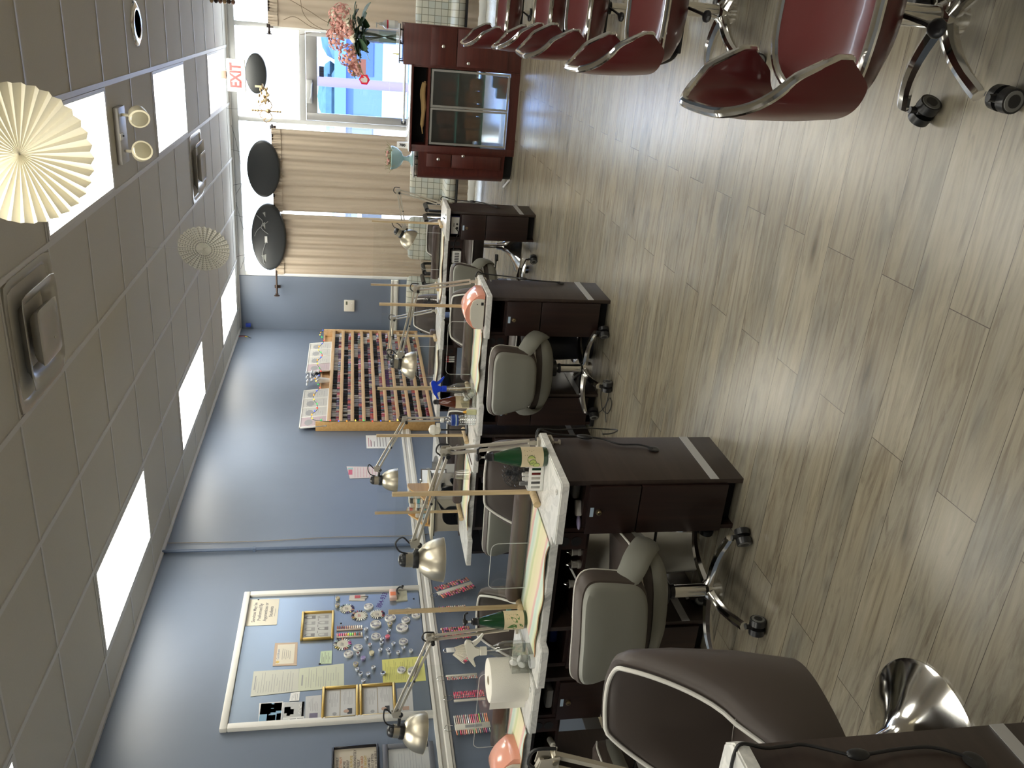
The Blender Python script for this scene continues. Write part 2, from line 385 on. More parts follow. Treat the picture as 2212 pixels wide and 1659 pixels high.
# storefront: aluminium frame and glass
M_store = mat('storefront_frame', (.62, .63, .62), .4, .2)
def storefront():
    w1 = bpy.data.objects.new('window_1', None); COL.objects.link(w1); w1['kind'] = 'structure'
    y0, y1 = YF+.01, YF+.09
    f = B()
    f.box(.70, 5.6, y0, y1, 2.79, ZC, 0, .004)                 # head
    f.box(.70, .75, y0, y1, 0, 2.79, 0, .004)
    for x in (2.545, 3.56, 5.55): f.box(x, x+.05, y0, y1, 0, 2.79, 0, .004)
    f.box(.75, 2.545, y0, y1, 0, .09); f.box(3.61, 5.55, y0, y1, 0, .09)
    f.box(2.595, 3.56, y0, y1, 2.03, 2.10, 0, .004)            # door head
    obj('frame', f, M_store, w1)
    for i, (a, c) in enumerate(((.75, 1.782), (1.788, 2.545), (3.61, 4.55), (4.556, 5.55))):
        obj('pane', B().box(a, c, YF+.045, YF+.051, .09, 2.79), M_glass, w1)
    obj('pane', B().box(2.595, 3.56, YF+.045, YF+.051, 2.10, 2.79), M_glass, w1)
    d = bpy.data.objects.new('door_1', None); COL.objects.link(d); d['kind'] = 'structure'
    f = B(); a, c = 2.600, 3.555
    M_door = mat('door_aluminium', (.40, .40, .39), .4, .4)
    f.box(a, a+.085, y0+.01, y1-.02, .01, 2.025, 0, .004); f.box(c-.045, c, y0+.01, y1-.02, .01, 2.025, 0, .004)
    f.box(a+.085, c-.045, y0+.01, y1-.02, 1.90, 2.025, 0, .004); f.box(a+.085, c-.045, y0+.01, y1-.02, .01, .22, 0, .004)
    obj('door_leaf', f, M_door, d)
    obj('door_glass', B().box(a+.085, c-.045, YF+.045, YF+.05, .22, 1.90), M_tint, d)
    p = B(); p.cyl((a+.04, y0-.05, .905), (c-.02, y0-.05, .905), .014, n=12)
    for x in (a+.045, c-.03): p.box(x-.02, x+.02, y0-.06, y0+.012, .88, .93, 1, .004)
    obj('push_bar', p, [M_wht, M_black], d)
    h = B(); h.box(2.79, 3.05, y0-.045, y0+.012, 1.955, 2.02, 0, .006); h.tube([(2.84, y0-.05, 1.98), (2.9, y0-.1, 1.965), (2.98, y0-.1, 1.96), (3.02, y0-.03, 1.955)], .007, 8, smooth=4)
    obj('door_closer', h, M_store, d)
storefront()
# stickers on the door glass
def hexa(r, cx, cz): return [(cx+r*math.cos(PI/6+PI/3*k), cz+r*math.sin(PI/6+PI/3*k)) for k in range(6)]
b = B(); b.prism(hexa(.064, 3.09, 1.365), YF+.040, YF+.044, 'y', 0)
hand = [(3.062, 1.335), (3.10, 1.33), (3.122, 1.352), (3.13, 1.375), (3.122, 1.379), (3.11, 1.363), (3.106, 1.405), (3.098, 1.406), (3.096, 1.372), (3.093, 1.412), (3.085, 1.412), (3.083, 1.372), (3.079, 1.408), (3.071, 1.407), (3.071, 1.37), (3.066, 1.397), (3.058, 1.395), (3.058, 1.355)]
b.prism(hand, YF+.037, YF+.041, 'y', 1)
tag(obj('stop_hand_sticker', b, [mat('sign_red', (.80, .02, .05), .5, emit=(.9, .02, .06), est=.0), M_wht]), 'red hexagon sticker with a white hand on the glass door', 'sticker')
b = B(); b.box(3.085, 3.20, YF+.040, YF+.044, 1.90-.075, 1.90-.02, 0)
for k in range(4): b.box(3.09+k*.028, 3.112+k*.028, YF+.037, YF+.041, 1.83, 1.875, 1)
tag(obj('door_decal', b, [M_black, mat('decal_navy', (.02, .03, .07), .4)]), 'small black decal near the top of the glass door', 'decal')
b = B(); b.box(3.14, 3.31, YF+.036, YF+.039, 1.35, 1.43)
tag(obj('door_notice', b, mat('pink_paper', (.75, .36, .36), .8)), 'pale pink paper notice taped to the door glass beside the hand sticker', 'notice')

# ceiling light panels
def troffer(i, j, label):
    x0, y0 = GX+i*GT, GY+j*GT
    t = thing('ceiling_light', label, 'ceiling light', (x0+GT/2, y0+GT, ZC), 0, 'ceiling light panels')
    f = B(); h = GT/2-.016; L = GT-.012; e = .022
    f.box(-h, h, -L, -L+e, -.008, -.001); f.box(-h, h, L-e, L, -.008, -.001); f.box(-h, -h+e, -L+e, L-e, -.008, -.001); f.box(h-e, h, -L+e, L-e, -.008, -.001)
    obj('frame', f, M_tbar, t)
    obj('diffuser', B().box(-h+e, h-e, -L+e, L-e, -.006, -.001), M_panel, t)
troffer(0, 6, 'bright ceiling panel nearest the blue end corner above the thermostat')
troffer(0, 2, 'bright ceiling panel over the nail polish rack beside the left wall')
troffer(0, -2, 'bright ceiling panel over the metal notice board beside the left wall')
troffer(0, -6, 'ceiling panel beside the left wall, mostly out of frame, only a corner showing')
troffer(4, 6, 'bright ceiling panel in front of the exit sign and window head')
troffer(4, 2, 'bright ceiling panel between the emergency light and the small ceiling vent')
troffer(4, -2, 'bright ceiling panel half hidden behind the large paper fan')
troffer(4, -6, 'ceiling light panel overhead near the photographer, unseen')
for i, j in ((8, -6), (8, -2), (8, 2), (8, 6)): troffer(i, j, 'ceiling light panel above the pedicure side of the salon')

for i in (0, 4, 8): troffer(i, -10, 'unseen ceiling light panel added behind the camera to light the table fronts')  # added row out of view, brightens faces turned towards the camera
# outdoors
def outdoors():
    struct('ground', B().box(-40, 60, YF+.15, 90, -.2, -.06), mat('asphalt', (.50, .50, .52), .9, var=.2, bscale=3))
    b = B(); b.box(-2, 9, YF+.15, YF+2.2, -.06, -.02); struct('sidewalk', b, mat('concrete', (.62, .60, .57), .9))
    # a low shop building across the lot
    t = thing('shop_building', 'low blue-grey building across the parking lot outside', 'building', (-8, 48, -.06)); t['kind'] = 'thing'
    obj('wall', B().box(-14, 14, 0, 8, 0, 1.9), mat('far_wall', (.10, .13, .22), .8), t)
    obj('fascia', B().box(-14.2, 14.2, -.3, 8.2, 1.9, 2.5), mat('far_fascia', (.10, .14, .24), .7), t)
    for k in range(5): obj('shop_window', B().box(-11.5+k*5, -8.5+k*5, -.06, .02, .5, 1.6), mat('far_window', (.05, .07, .1), .2), t)
    M_leaf = mat('far_leaves', (.05, .085, .09), .9, var=.5, bscale=2); M_trunk = mat('trunk', (.06, .045, .04), .9)
    for k, (x, y, h, lb) in enumerate(((-3.5, 62, 4.4, 'tall bushy tree beyond the parking lot, behind the flower vase'), (-9.5, 60, 3.8, 'rounded tree beyond the parking lot, behind the hand sticker'), (2.5, 62, 4.0, 'lower tree beyond the parking lot, at the hinge side of the door'))):
        tr = thing('tree', lb, 'tree', (x, y, -.06), 0, 'trees beyond the parking lot')
        obj('trunk', B().cyl((0, 0, 0), (0, 0, h*.5), .3, .2), M_trunk, tr)
        c = B(); rr = random.Random(k)
        for q in range(16): c.sph((rr.uniform(-2.4, 2.4), rr.uniform(-1.8, 1.8), h*.3+rr.uniform(0, h*.45)), (rr.uniform(1.1, 1.9), rr.uniform(1.1, 1.7), rr.uniform(.5, .95)), 0, 10)
        obj('crown', c, M_leaf, tr)
    def car(x, y, rz, col, label):
        t = thing('car', label, 'car', (x, y, -.06), rz, 'cars parked outside')
        prof = [(-2.2, .35), (-2.2, .8), (-1.4, .95), (-.7, 1.42), (.9, 1.45), (1.6, 1.0), (2.2, .9), (2.25, .35)]
        b = B(); b.prism(prof, -.85, .85, 'y'); obj('body', b, mat('car_paint_'+str(len(label)), col, .25, coat=.6), t)
        g = B(); 
        for s in (-.856, .836): g.prism([(-1.2, .98), (-.65, 1.36), (.85, 1.38), (1.35, 1.0)], s, s+.02, 'y')
        obj('windows', g, mat('car_glass', (.03, .04, .06), .08), t)
        for wx in (-1.35, 1.4):
            for wy in (-.78, .78): obj('wheel', B().cyl((wx, wy-.1, .32), (wx, wy+.1, .32), .32, n=20), M_rubber, t)
    car(-.2, 17.2, .35, (.55, .57, .62), 'silver car parked just outside the glass door')
    car(-4.5, 24.0, .2, (.30, .32, .38), 'dark grey car parked further out beyond the silver one')
    pl = B(); pl.cyl((2.21, 21, -.06), (2.21, 21, 6.5), .11); tag(obj('street_pole', pl, mat('pole_mauve', (.22, .12, .22), .6)), 'mauve post standing in the parking lot outside the door', 'pole')
outdoors()

# ================================================================== manicure tables
M_key = mat('brass_lock', (.55, .45, .28), .3, 1.)
M_lab = mat('pale_blue_label', (.45, .58, .72), .6)
def manicure_table(label, x0, x1, yf, contents=None):
    L = x1-x0; t = thing('manicure_table', label, 'table', (x0, yf, 0), 0, 'manicure tables')
    w = B(); rb, lb, rc, D = .262, .20, .052, .44
    c = .008
    poly = [(c, 0), (lb-c, 0), (lb, c), (lb, rc), (L-rb, rc), (L-rb, c), (L-rb+c, 0), (L-c, 0), (L, c), (L, D-.03), (L-.03, D), (.03, D), (0, D-.03), (0, c)]
    w.prism(poly, .72, .75, 'z')
    w.cyl((L-.06, .05, .75), (L-.06, .05, .7515), .011, n=18, m=0)
    bmesh.ops.bevel(w.bm, geom=[e for e in w.bm.edges if all(abs(v.co.z-.75) < 1e-5 for v in e.verts) and len(e.link_faces) == 2 and e.calc_face_angle() > .8], offset=.004, segments=2, affect='EDGES')
    obj('worktop', w, M_marble, t)
    def pedestal(a, bnd, both):
        p = B(); y0, y1 = .09, .435
        p.box(bnd-.02, bnd, y0-.006, y1, .0, .72, 1, .001); p.box(a, a+.018, y0, y1, .0, .72, 0)
        p.box(a+.018, bnd-.02, y1-.015, y1, .0, .72, 0); p.box(a+.018, bnd-.02, y0+.002, y1-.015, .612, .628, 0); p.box(a+.018, bnd-.02, y0, y1-.015, .706, .72, 0)
        p.box(a+.018, bnd-.02, y0+.05, y0+.06, 0, .06, 2); p.box(a+.018, bnd-.02, y0+.002, y1-.015, .06, .075, 0)
        o = obj('pedestal', p, [M_espresso, M_espx, M_dark], t)
        d = B(); d.box(a+.002, bnd-.021, y0-.018, y0, .416, .616, 0, .001); obj('drawer_front', d, M_espresso, o)
        d = B(); d.box(a+.002, bnd-.021, y0-.018, y0, .062, .411, 0, .001); obj('door_front', d, M_espresso, o)
        lx = (a+bnd)/2-.015
        k = B(); k.cyl((lx, y0-.018, .572), (lx, y0-.026, .572), .012, .011, 18); k.cyl((lx, y0-.026, .572), (lx, y0-.030, .572), .008, .006, 14); k.box(lx-.001, lx+.001, y0-.0315, y0-.029, .567, .577, 1)
        obj('lock', k, [M_key, M_dark], o)
        obj('label_sticker', B().box(lx-.02, lx+.02, y0-.0192, y0-.018, .592, .606), M_lab, o)
        obj('metal_band', B().box(bnd, bnd+.0015, y0-.006, y1, .102, .137), M_strip, o)
    pedestal(.035, .245, True); pedestal(L-.265, L-.035, True)
    a, bn = .245, L-.265
    s = B(); s.box(a, bn, .10, .43, .585, .60, 0, .001); s.box(a, bn, .418, .43, .60, .72); s.box(a, bn, .075, .095, .700, .72)
    s.box(bn-.075, bn, .085, .10, .60, .72); s.box(bn-.075, bn-.06, .10, .42, .60, .72)
    for z in (.640, .688):
        s.cyl((bn-.038, .0835, z), (bn-.038, .10, z), .018, n=20, m=1); s.lathe([(.0165, 0), (.021, 0), (.021, .0025), (.0165, .0025)], (bn-.038, .0826, z), 20, 2, RX(-PI/2))
    obj('open_shelf', s, [M_espresso, M_dark, M_black], t)
    return t
TABLES = {}
for k, a in dict(N0=('manicure table end nearest the camera at the frame edge, with a bare white corner', 1.63, 2.585, .725),
                 N1=('manicure table carrying the cucumber bottle and the striped towel', 1.385, 2.345, 2.54),
                 N2=('manicure table with the peach nail lamp and the blue-headed spray bottle', 1.55, 2.436, 4.455),
                 N3=('manicure table farthest down the aisle, before the patterned waiting chairs', 1.50, 2.436, 6.70),
                 S1=('manicure table below the notice board, with a striped towel and paper roll beside it', .40, 1.362, 2.58),
                 S2=('manicure table against the left wall in front of the nail dryer', .572, 1.53, 4.50),
                 S3=('manicure table standing below the nail polish rack', .56, 1.48, 6.70)).items():
    TABLES[k] = manicure_table(*a)

# ------------------------------------------------------------------ clear guards on dowels
def guard(label, xr, xl, y, cut=(.10, .45), clip=False, ztop=1.335, dl=True):
    t = thing('sneeze_guard', label, 'sneeze guard', ((xl+xr)/2, y, .75), 0, 'clear guards on dowels')
    h = (xr-xl)/2; H = ztop-.75
    for sx, on in ((1, dl != 'left'), (-1, dl)):
        if not on: continue
        b = B(); b.box(sx*h-.008, sx*h+.008, -.008, .008, .026, H, 0, .0015, 1); obj('dowel_post', b, M_dowel, t)
        f = B(); f.cyl((sx*h, -.10, .015), (sx*h, .09, .015), .0145, n=18); obj('dowel_foot', f, M_dowel, t)
    c0, c1 = h-cut[0], h-cut[1]; cz = .165; r = .03
    arc = lambda cx, cz_, a0, a1: [(cx+r*math.cos(a0+(a1-a0)*k/6), cz_+r*math.sin(a0+(a1-a0)*k/6)) for k in range(7)]
    cutp = [(c0, .004)] + arc(c0-r, cz-r, 0, PI/2) + arc(c1+r, cz-r, PI/2, PI) + [(c1, .004)]
    poly = [(h, .004), (h, H-.015), (-h, H-.015), (-h, .004)] + cutp[::-1]
    s = B(); s.prism(poly, -.0015, .0015, 'y')
    bmesh.ops.triangulate(s.bm, faces=[f for f in s.bm.faces if len(f.verts) > 4])
    o = obj('clear_sheet', s, M_acry, t, smooth=0)
    e = B(); e.tube([(p[0], 0, p[1]) for p in cutp], .0016, 6); obj('cutout_rim', e, mat('acrylic_edge', (.62, .63, .62), .2), t)
    return t
guard('clear guard on two tall dowels over the table with the cucumber bottle', 2.10, 1.52, 2.90, (.25, .48))
guard('clear guard on dowels over the table with the peach nail lamp', 2.25, 1.70, 4.82, (.10, .45))
guard('clear guard on dowels on the farthest aisle table by the window', 2.24, 1.69, 7.02, (.08, .40))
guard('clear guard without visible dowels above the paper roll, under the notice board', 1.20, .50, 2.92, (.07, .52), dl='left')
guard('clear guard on dowels on the wall table in front of the nail dryer', 1.36, .78, 4.84, (.12, .46))
guard('clear guard on the table below the nail polish rack', 1.22, .72, 7.04, (.1, .4), ztop=1.10)

# ------------------------------------------------------------------ swing-arm lamps
def lamp(label, base, elbow, knuckle, cap, rim, r=.092, metal=None, lower2=.022):
    """base clamp point, elbow, end of upper arm, top of lamp head, centre of shade rim (world)"""
    metal = metal or M_beige
    o = Vector(base); t = thing('desk_lamp', label, 'lamp', base, 0, 'swing-arm lamps')
    E, K, C, R = [Vector(p)-o for p in (elbow, knuckle, cap, rim)]
    b = B(); b.box(-.022, .022, -.02, .03, -.006, .006, 0, .002); b.box(-.022, .022, .018, .03, -.06, .006, 0, .002); b.box(-.02, .02, -.018, .028, -.062, -.054, 0, .002)
    b.cyl((0, .0, -.09), (0, .0, -.055), .006); b.cyl((0, 0, -.092), (0, 0, -.086), .014); b.cyl((0, 0, .006), (0, 0, .04), .011, .008)
    obj('clamp', b, metal, t)
    d = (E-Vector((0, 0, .04))).normalized(); side = Vector((1, 0, 0)) - d*d.x; side.normalize()
    lo = B(); z0 = Vector((0, 0, .035))
    for s in (-1, 1):
        lo.mark(); lo.box(-.005, .005, -.005, .005, 0, (E-z0).length)
        lo.xf(Matrix.Translation(z0+side*s*lower2*.5+Vector((0, 0, 0))) @ d.to_track_quat('Z', 'Y').to_matrix().to_4x4())
    lo.tube([z0+side*.004+d*.05+Vector((0, .008, 0)), z0+side*.004+d*.16+Vector((0, .008, 0))], .006, 8, 1)
    obj('lower_arm', lo, [metal, M_nickel], t)
    u = (K-E).normalized(); us = Vector((0, 0, 1)) - u*u.z; us.normalize()
    up = B()
    for s in (-1, 1):
        up.mark(); up.box(-.005, .005, -.005, .005, 0, (K-E).length)
        up.xf(Matrix.Translation(E+us*s*lower2*.5) @ u.to_track_quat('Z', 'Y').to_matrix().to_4x4())
    up.tube([E+u*.02+us*.012+Vector((0, .007, 0)), E+u*((K-E).length*.55)-us*.008+Vector((0, .007, 0))], .003, 6, 1); up.sph(E+u*((K-E).length*.55)-us*.012+Vector((0, -.006, 0)), .006, 2, 8)
    obj('upper_arm', up, [metal, M_nickel, M_black], t)
    j = B(); 
    for y in (-.012, .012):
        j.prism([(E.x-.022, E.z-.014), (E.x+.02, E.z-.016), (E.x+.016, E.z+.02), (E.x-.012, E.z+.024)], E.y+y-.0015, E.y+y+.0015, 'y')
    j.cyl(E+Vector((.01, -.016, -.008)), E+Vector((.01, .016, -.008)), .006, m=1); j.cyl(E+Vector((-.008, -.016, .012)), E+Vector((-.008, .016, .012)), .006, m=1); j.cyl(E+Vector((-.012, -.03, -.006)), E+Vector((-.012, .02, -.006)), .009, m=2)
    obj('elbow_bracket', j, [metal, M_nickel, M_black], t)
    ax = (R-C).normalized(); H = (R-C).length; q = ax.to_track_quat('Z', 'Y').to_matrix().to_4x4(); q.translation = C
    k = B(); mid = C+ax*(H*.36)
    for y in (-.008, .008): k.prism([(K.x-.024, K.z-.022), (K.x+.02, K.z-.02), (K.x+.012, K.z+.022), (K.x-.018, K.z+.014)], K.y+y-.0015, K.y+y+.0015, 'y')
    k.cyl(K+Vector((-.01, 0, -.018)), mid+(K-mid)*.35, .008, m=1); k.sph(K+Vector((-.012, 0, -.02)), .013, 1, 8)
    obj('head_knuckle', k, [metal, M_black], t)
    so = B(); so.lathe([(0, 0), (.012, .001), (.022, .006), (.029, .017), (.030, H*.16)], (0, 0, 0), 20, 0, q.to_3x3().to_4x4()); so.lathe([(.031, H*.16), (.031, H*.32)], (0, 0, 0), 20, 1, q.to_3x3().to_4x4())
    so.lathe([(.034, H*.32), (.036, H*.34), (.036, H*.44), (.033, H*.46)], (0, 0, 0), 20, 0, q.to_3x3().to_4x4())
    for v in so.bm.verts: v.co += C
    obj('lamp_socket', so, [M_black, M_nickel], t)
    sh = B(); pr = []
    for k2 in range(13):
        a = k2/12; pr.append((.030+(r-.030)*math.sin(a*PI/2)**.8, H*.44+H*.56*a**1.25))
    prof = pr+[(r+.002, H), (r-.003, H-.001)]+[(x-.003, z+.001) for x, z in pr[::-1]]
    sh.lathe(prof[:len(pr)+2], (0, 0, 0), 40, 0, q.to_3x3().to_4x4(), flute=.012, nf=10)
    sh.lathe([(x-.0025, z+.0015) for x, z in pr], (0, 0, 0), 40, 1, q.to_3x3().to_4x4(), flute=.012, nf=10)
    for f in [f for f in sh.bm.faces if len(f.verts) > 4]: sh.bm.faces.remove(f)
    for v in sh.bm.verts: v.co += C
    obj('lamp_shade', sh, [M_nickel, mat('shade_inside', (.75, .72, .65), .4)], t)
    cd = B(); top = C+ax*(H*.2)
    cd.tube([top+Vector((.03, 0, .0)), top+Vector((.045, .0, .035)), top+Vector((.085, 0, .05)), K+Vector((.03, 0, .05)), K+Vector((.0, 0, .02))], .0035, 6, smooth=5)
    obj('lamp_cord', cd, M_rubber, t); cd = B()
    cd.tube([E+Vector((-.02, 0, .02)), E+Vector((0, 0, .04)), E+Vector((.03, .0, .03)), E+Vector((.03, 0, -.01))], .0035, 6, smooth=5); obj('lamp_cord', cd, M_rubber, t)
    return t
Y1 = 2.93
lamp('swing-arm lamp reaching over the cucumber bottle table, largest lamp head in view', (2.31, Y1, .756), (2.275, Y1, 1.125), (1.845, Y1, 1.235), (1.765, Y1, 1.30), (1.758, Y1, 1.112), .092)
lamp('swing-arm lamp standing behind the peach nail lamp', (2.395, 4.86, .756), (2.34, 4.86, 1.112), (1.91, 4.86, 1.20), (1.855, 4.86, 1.262), (1.84, 4.86, 1.108), .086)
lamp('swing-arm lamp bent in front of the beige curtains on the farthest aisle table', (2.40, 7.10, .756), (2.48, 7.10, 1.118), (2.175, 7.10, 1.062), (2.15, 7.10, 1.143), (2.065, 7.10, .992), .09)
lamp('swing-arm lamp below the notice board, its shade over the striped nail swatches', (1.355, Y1+.03, .756), (1.345, Y1, 1.143), (.92, Y1, 1.285), (.82, Y1, 1.325), (.79, Y1, 1.152), .092)
lamp('swing-arm lamp on the wall table in front of the pink price chart', (1.45, 4.90, .756), (1.445, 4.90, 1.15), (1.085, 4.90, 1.325), (1.0, 4.90, 1.37), (.995, 4.90, 1.19), .078)
lamp('swing-arm lamp in front of the polish rack, its head in shade behind another lamp', (1.44, 7.10, .756), (1.36, 7.10, 1.13), (1.05, 7.10, 1.165), (.985, 7.10, 1.19), (.97, 7.10, 1.03), .075)
lamp('swing-arm lamp closest to the camera, only its beige elbow showing', (2.46, 1.12, .756), (2.615, 1.10, 1.135), (2.20, 1.06, 1.30), (2.12, 1.06, 1.36), (2.11, 1.06, 1.18), .09, lower2=.03)

# ------------------------------------------------------------------ five-star bases
def star_base(t, r=.27, zh=.075, a0=.3, col_top=.36, mt=None, dip=.03, part='base_spoke'):
    mt = mt or M_chrome
    h = B(); h.lathe([(.0, zh-.03), (.038, zh-.028), (.042, zh), (.04, zh+.03), (.03, zh+.038)], n=24); h.cyl((0, 0, zh+.03), (0, 0, zh+.17), .026, n=20); h.cyl((0, 0, zh+.165), (0, 0, zh+.18), .03, .028, 20, 1); h.cyl((0, 0, zh+.17), (0, 0, col_top), .014, n=16)
    obj('gas_column', h, [mt, M_black], t)
    for k in range(5):
        a = a0+2*PI*k/5; c, s = math.cos(a), math.sin(a)
        b = B(); rows = []
        for i in range(9):
            u = i/8; rr = .025+(r-.025)*u; z = zh+.012+math.sin(u*PI*.9)*dip - .022*u; w = .034-.008*u+(.004 if u > .85 else 0); hh = .024-.009*u
            row = []
            for q in range(8):
                an = 2*PI*q/8; row.append((c*rr - s*w*math.cos(an)*.62, s*rr + c*w*math.cos(an)*.62, z+hh*math.sin(an)))
            rows.append(row)
        V = b.faces(rows, 0, cv=True); b.fan(V[0][::-1]); b.fan(V[-1]); obj(part, b, mt, t)
        x, y = c*(r+.004), s*(r+.004); g = a+1.1+k*.9
        cb = B(); cb.cyl((x, y, .045), (x, y, .075), .009, n=10, m=0)
        ca, sa = math.cos(g), math.sin(g)
        for sgn in (-1, 1):
            p0 = Vector((x+ca*sgn*.007, y+sa*sgn*.007, .030)); p1 = Vector((x+ca*sgn*.030, y+sa*sgn*.030, .030))
            cb.cyl(p0, p1, .0298, .0285, 22, 0); cb.cyl(p1, p1+(p1-p0)*.08, .024, .023, 20, 1); cb.cyl(p1, p1+(p1-p0)*.14, .016, .015, 16, 0)
        cb.box(x-.011, x+.011, y-.011, y+.011, .03, .056, 0, .004)
        obj('caster', cb, [M_black, M_caster], t)

def tech_chair(label, loc, rz, seat_h=.0):
    """grey-backed technician chair; faces +y"""
    t = thing('technician_chair', label, 'chair', loc, rz, 'grey technician chairs')
    star_base(t, .275, .085, -.40, dip=.02)
    H = .40+seat_h
    def seat_surf(zo, sc_, th, dome, dip=.0):
        return lambda u, v: None
    # upholstered seat: superellipse pad, waterfall front
    def outline(a, sx=.235, sy=.225, e=.55):
        c, s = math.cos(a), math.sin(a)
        return sx*math.copysign(abs(c)**e, c), sy*math.copysign(abs(s)**e, s)
    def pad(zs, mats_, nm, m=0):
        b = B(); rows = []
        for sc_, z in zs:
            row = []
            for k in range(40):
                x, y = outline(2*PI*k/40); x *= sc_; y *= sc_
                row.append((x, y+.02, z - max(0, (y-.10))*.25 + abs(x)**2*.35))
            rows.append(row)
        V = b.faces(rows, m, cv=True); b.fan(V[0][::-1]); b.fan(V[-1]); return obj(nm, b, mats_, t)
    pad([(.86, H-.035), (.97, H-.025), (1., H), (1.0, H+.03), (.97, H+.055), (.9, H+.068), (.7, H+.072), (.35, H+.07), (.05, H+.068)], M_brown, 'seat_cushion')
    pad([(.45, H-.075), (.75, H-.07), (.93, H-.045), (1.01, H-.01), (1.015, H+.008), (.9, H+.0)], M_grey, 'seat_shell')
    p = B(); p.tube([(outline(2*PI*k/40)[0]*.985, outline(2*PI*k/40)[1]*.985+.02, H+.048 - max(0, outline(2*PI*k/40)[1]*.985-.10)*.25+abs(outline(2*PI*k/40)[0])**2*.35) for k in range(40)], .0045, 6, closed=True); obj('seat_piping', p, M_pipe, t)
    # back: padded trapezoid, grey shell behind, brown pad in front
    def bo(k, n=44, sc_=1.):
        a = 2*PI*k/n; c, s = math.cos(a), math.sin(a); e = .42
        x = math.copysign(abs(c)**e, c); z = math.copysign(abs(s)**e, s)
        wd = .188+.026*z
        return x*wd*sc_, z*.140*sc_
    def backsurf(levels, m_, nm):
        b = B(); rows = []
        for sc_, d in levels:
            row = []
            for k in range(44):
                x, z = bo(k, 44, sc_); yb = -.235 - (z+.142)*.28 + x*x*.9 + d
                row.append((x, yb, .592+seat_h*.8+z))
            rows.append(row)
        V = b.faces(rows, 0, cv=True); b.fan(V[0][::-1]); b.fan(V[-1]); return obj(nm, b, m_, t)
    backsurf([(.3, -.080), (.8, -.078), (.885, -.072), (.925, -.060), (.93, -.045), (.85, -.04)], M_grey, 'back_shell')
    backsurf([(.86, -.052), (.96, -.048), (1.0, -.03), (1.03, .012), (1.0, .03), (.9, .038), (.5, .042), (.05, .042)], M_brown, 'back_cushion')
    p = B(); p.tube([(bo(k, 44, 1.035)[0], -.235-(bo(k, 44, 1.035)[1]+.142)*.28+bo(k, 44, 1.035)[0]**2*.9+.014, .592+seat_h*.8+bo(k, 44, 1.035)[1]) for k in range(44)], .0032, 6, closed=True); obj('back_piping', p, M_pipe, t)
    for s in (-1, 1):
        b = B(); rows = []
        P = spline([(s*.215, -.02, H-.035), (s*.232, -.10, H+.015), (s*.222, -.18, H+.07), (s*.185, -.235, H+.115), (s*.15, -.262, H+.155)], 5)
        W = [.034, .04, .046, .05, .05, .05, .05, .05, .05, .05, .05, .05, .05, .049, .048, .047, .046, .045, .044, .042, .036]
        for i, q in enumerate(P):
            tn = (P[min(i+1, len(P)-1)]-P[max(i-1, 0)]).normalized(); out = Vector((s*.85, -.52, 0)).normalized(); wv = tn.cross(out).normalized(); w_ = W[i]
            rows.append([q+wv*w_*math.cos(2*PI*k/12)+out*.017*math.sin(2*PI*k/12) for k in range(12)])
        V = b.faces(rows, 0, cv=True); b.fan(V[0][::-1]); b.fan(V[-1]); obj('back_bracket', b, M_grey, t, smooth=60)
    l = B(); l.tube([(.10, .05, H-.07), (.20, .06, H-.085), (.245, .065, H-.09)], .006, 8); l.box(.235, .295, .045, .085, H-.105, H-.08, 0, .009, 3); obj('height_lever', l, M_black, t)
    m = B(); m.box(-.09, .09, -.1, .1, H-.085, H-.068, 0, .004); m.lathe([(.05, H-.12), (.05, H-.085)], n=20); obj('seat_mechanism', m, M_black, t)
    return t
tech_chair('grey-backed chair drawn up to the table with the cucumber bottle', (1.86, 2.53, 0), .24)
tech_chair('grey-backed chair drawn up to the table with the peach nail lamp', (1.95, 4.58, 0), .10)
tech_chair('grey-backed chair at the farthest aisle table', (1.80, 6.62, 0), .30)
tech_chair('grey-backed chair at the wall table in front of the nail dryer', (1.14, 4.37, 0), .08)
tech_chair('technician chair at the table below the notice board, cut by the frame', (.86, 2.36, 0), .1)

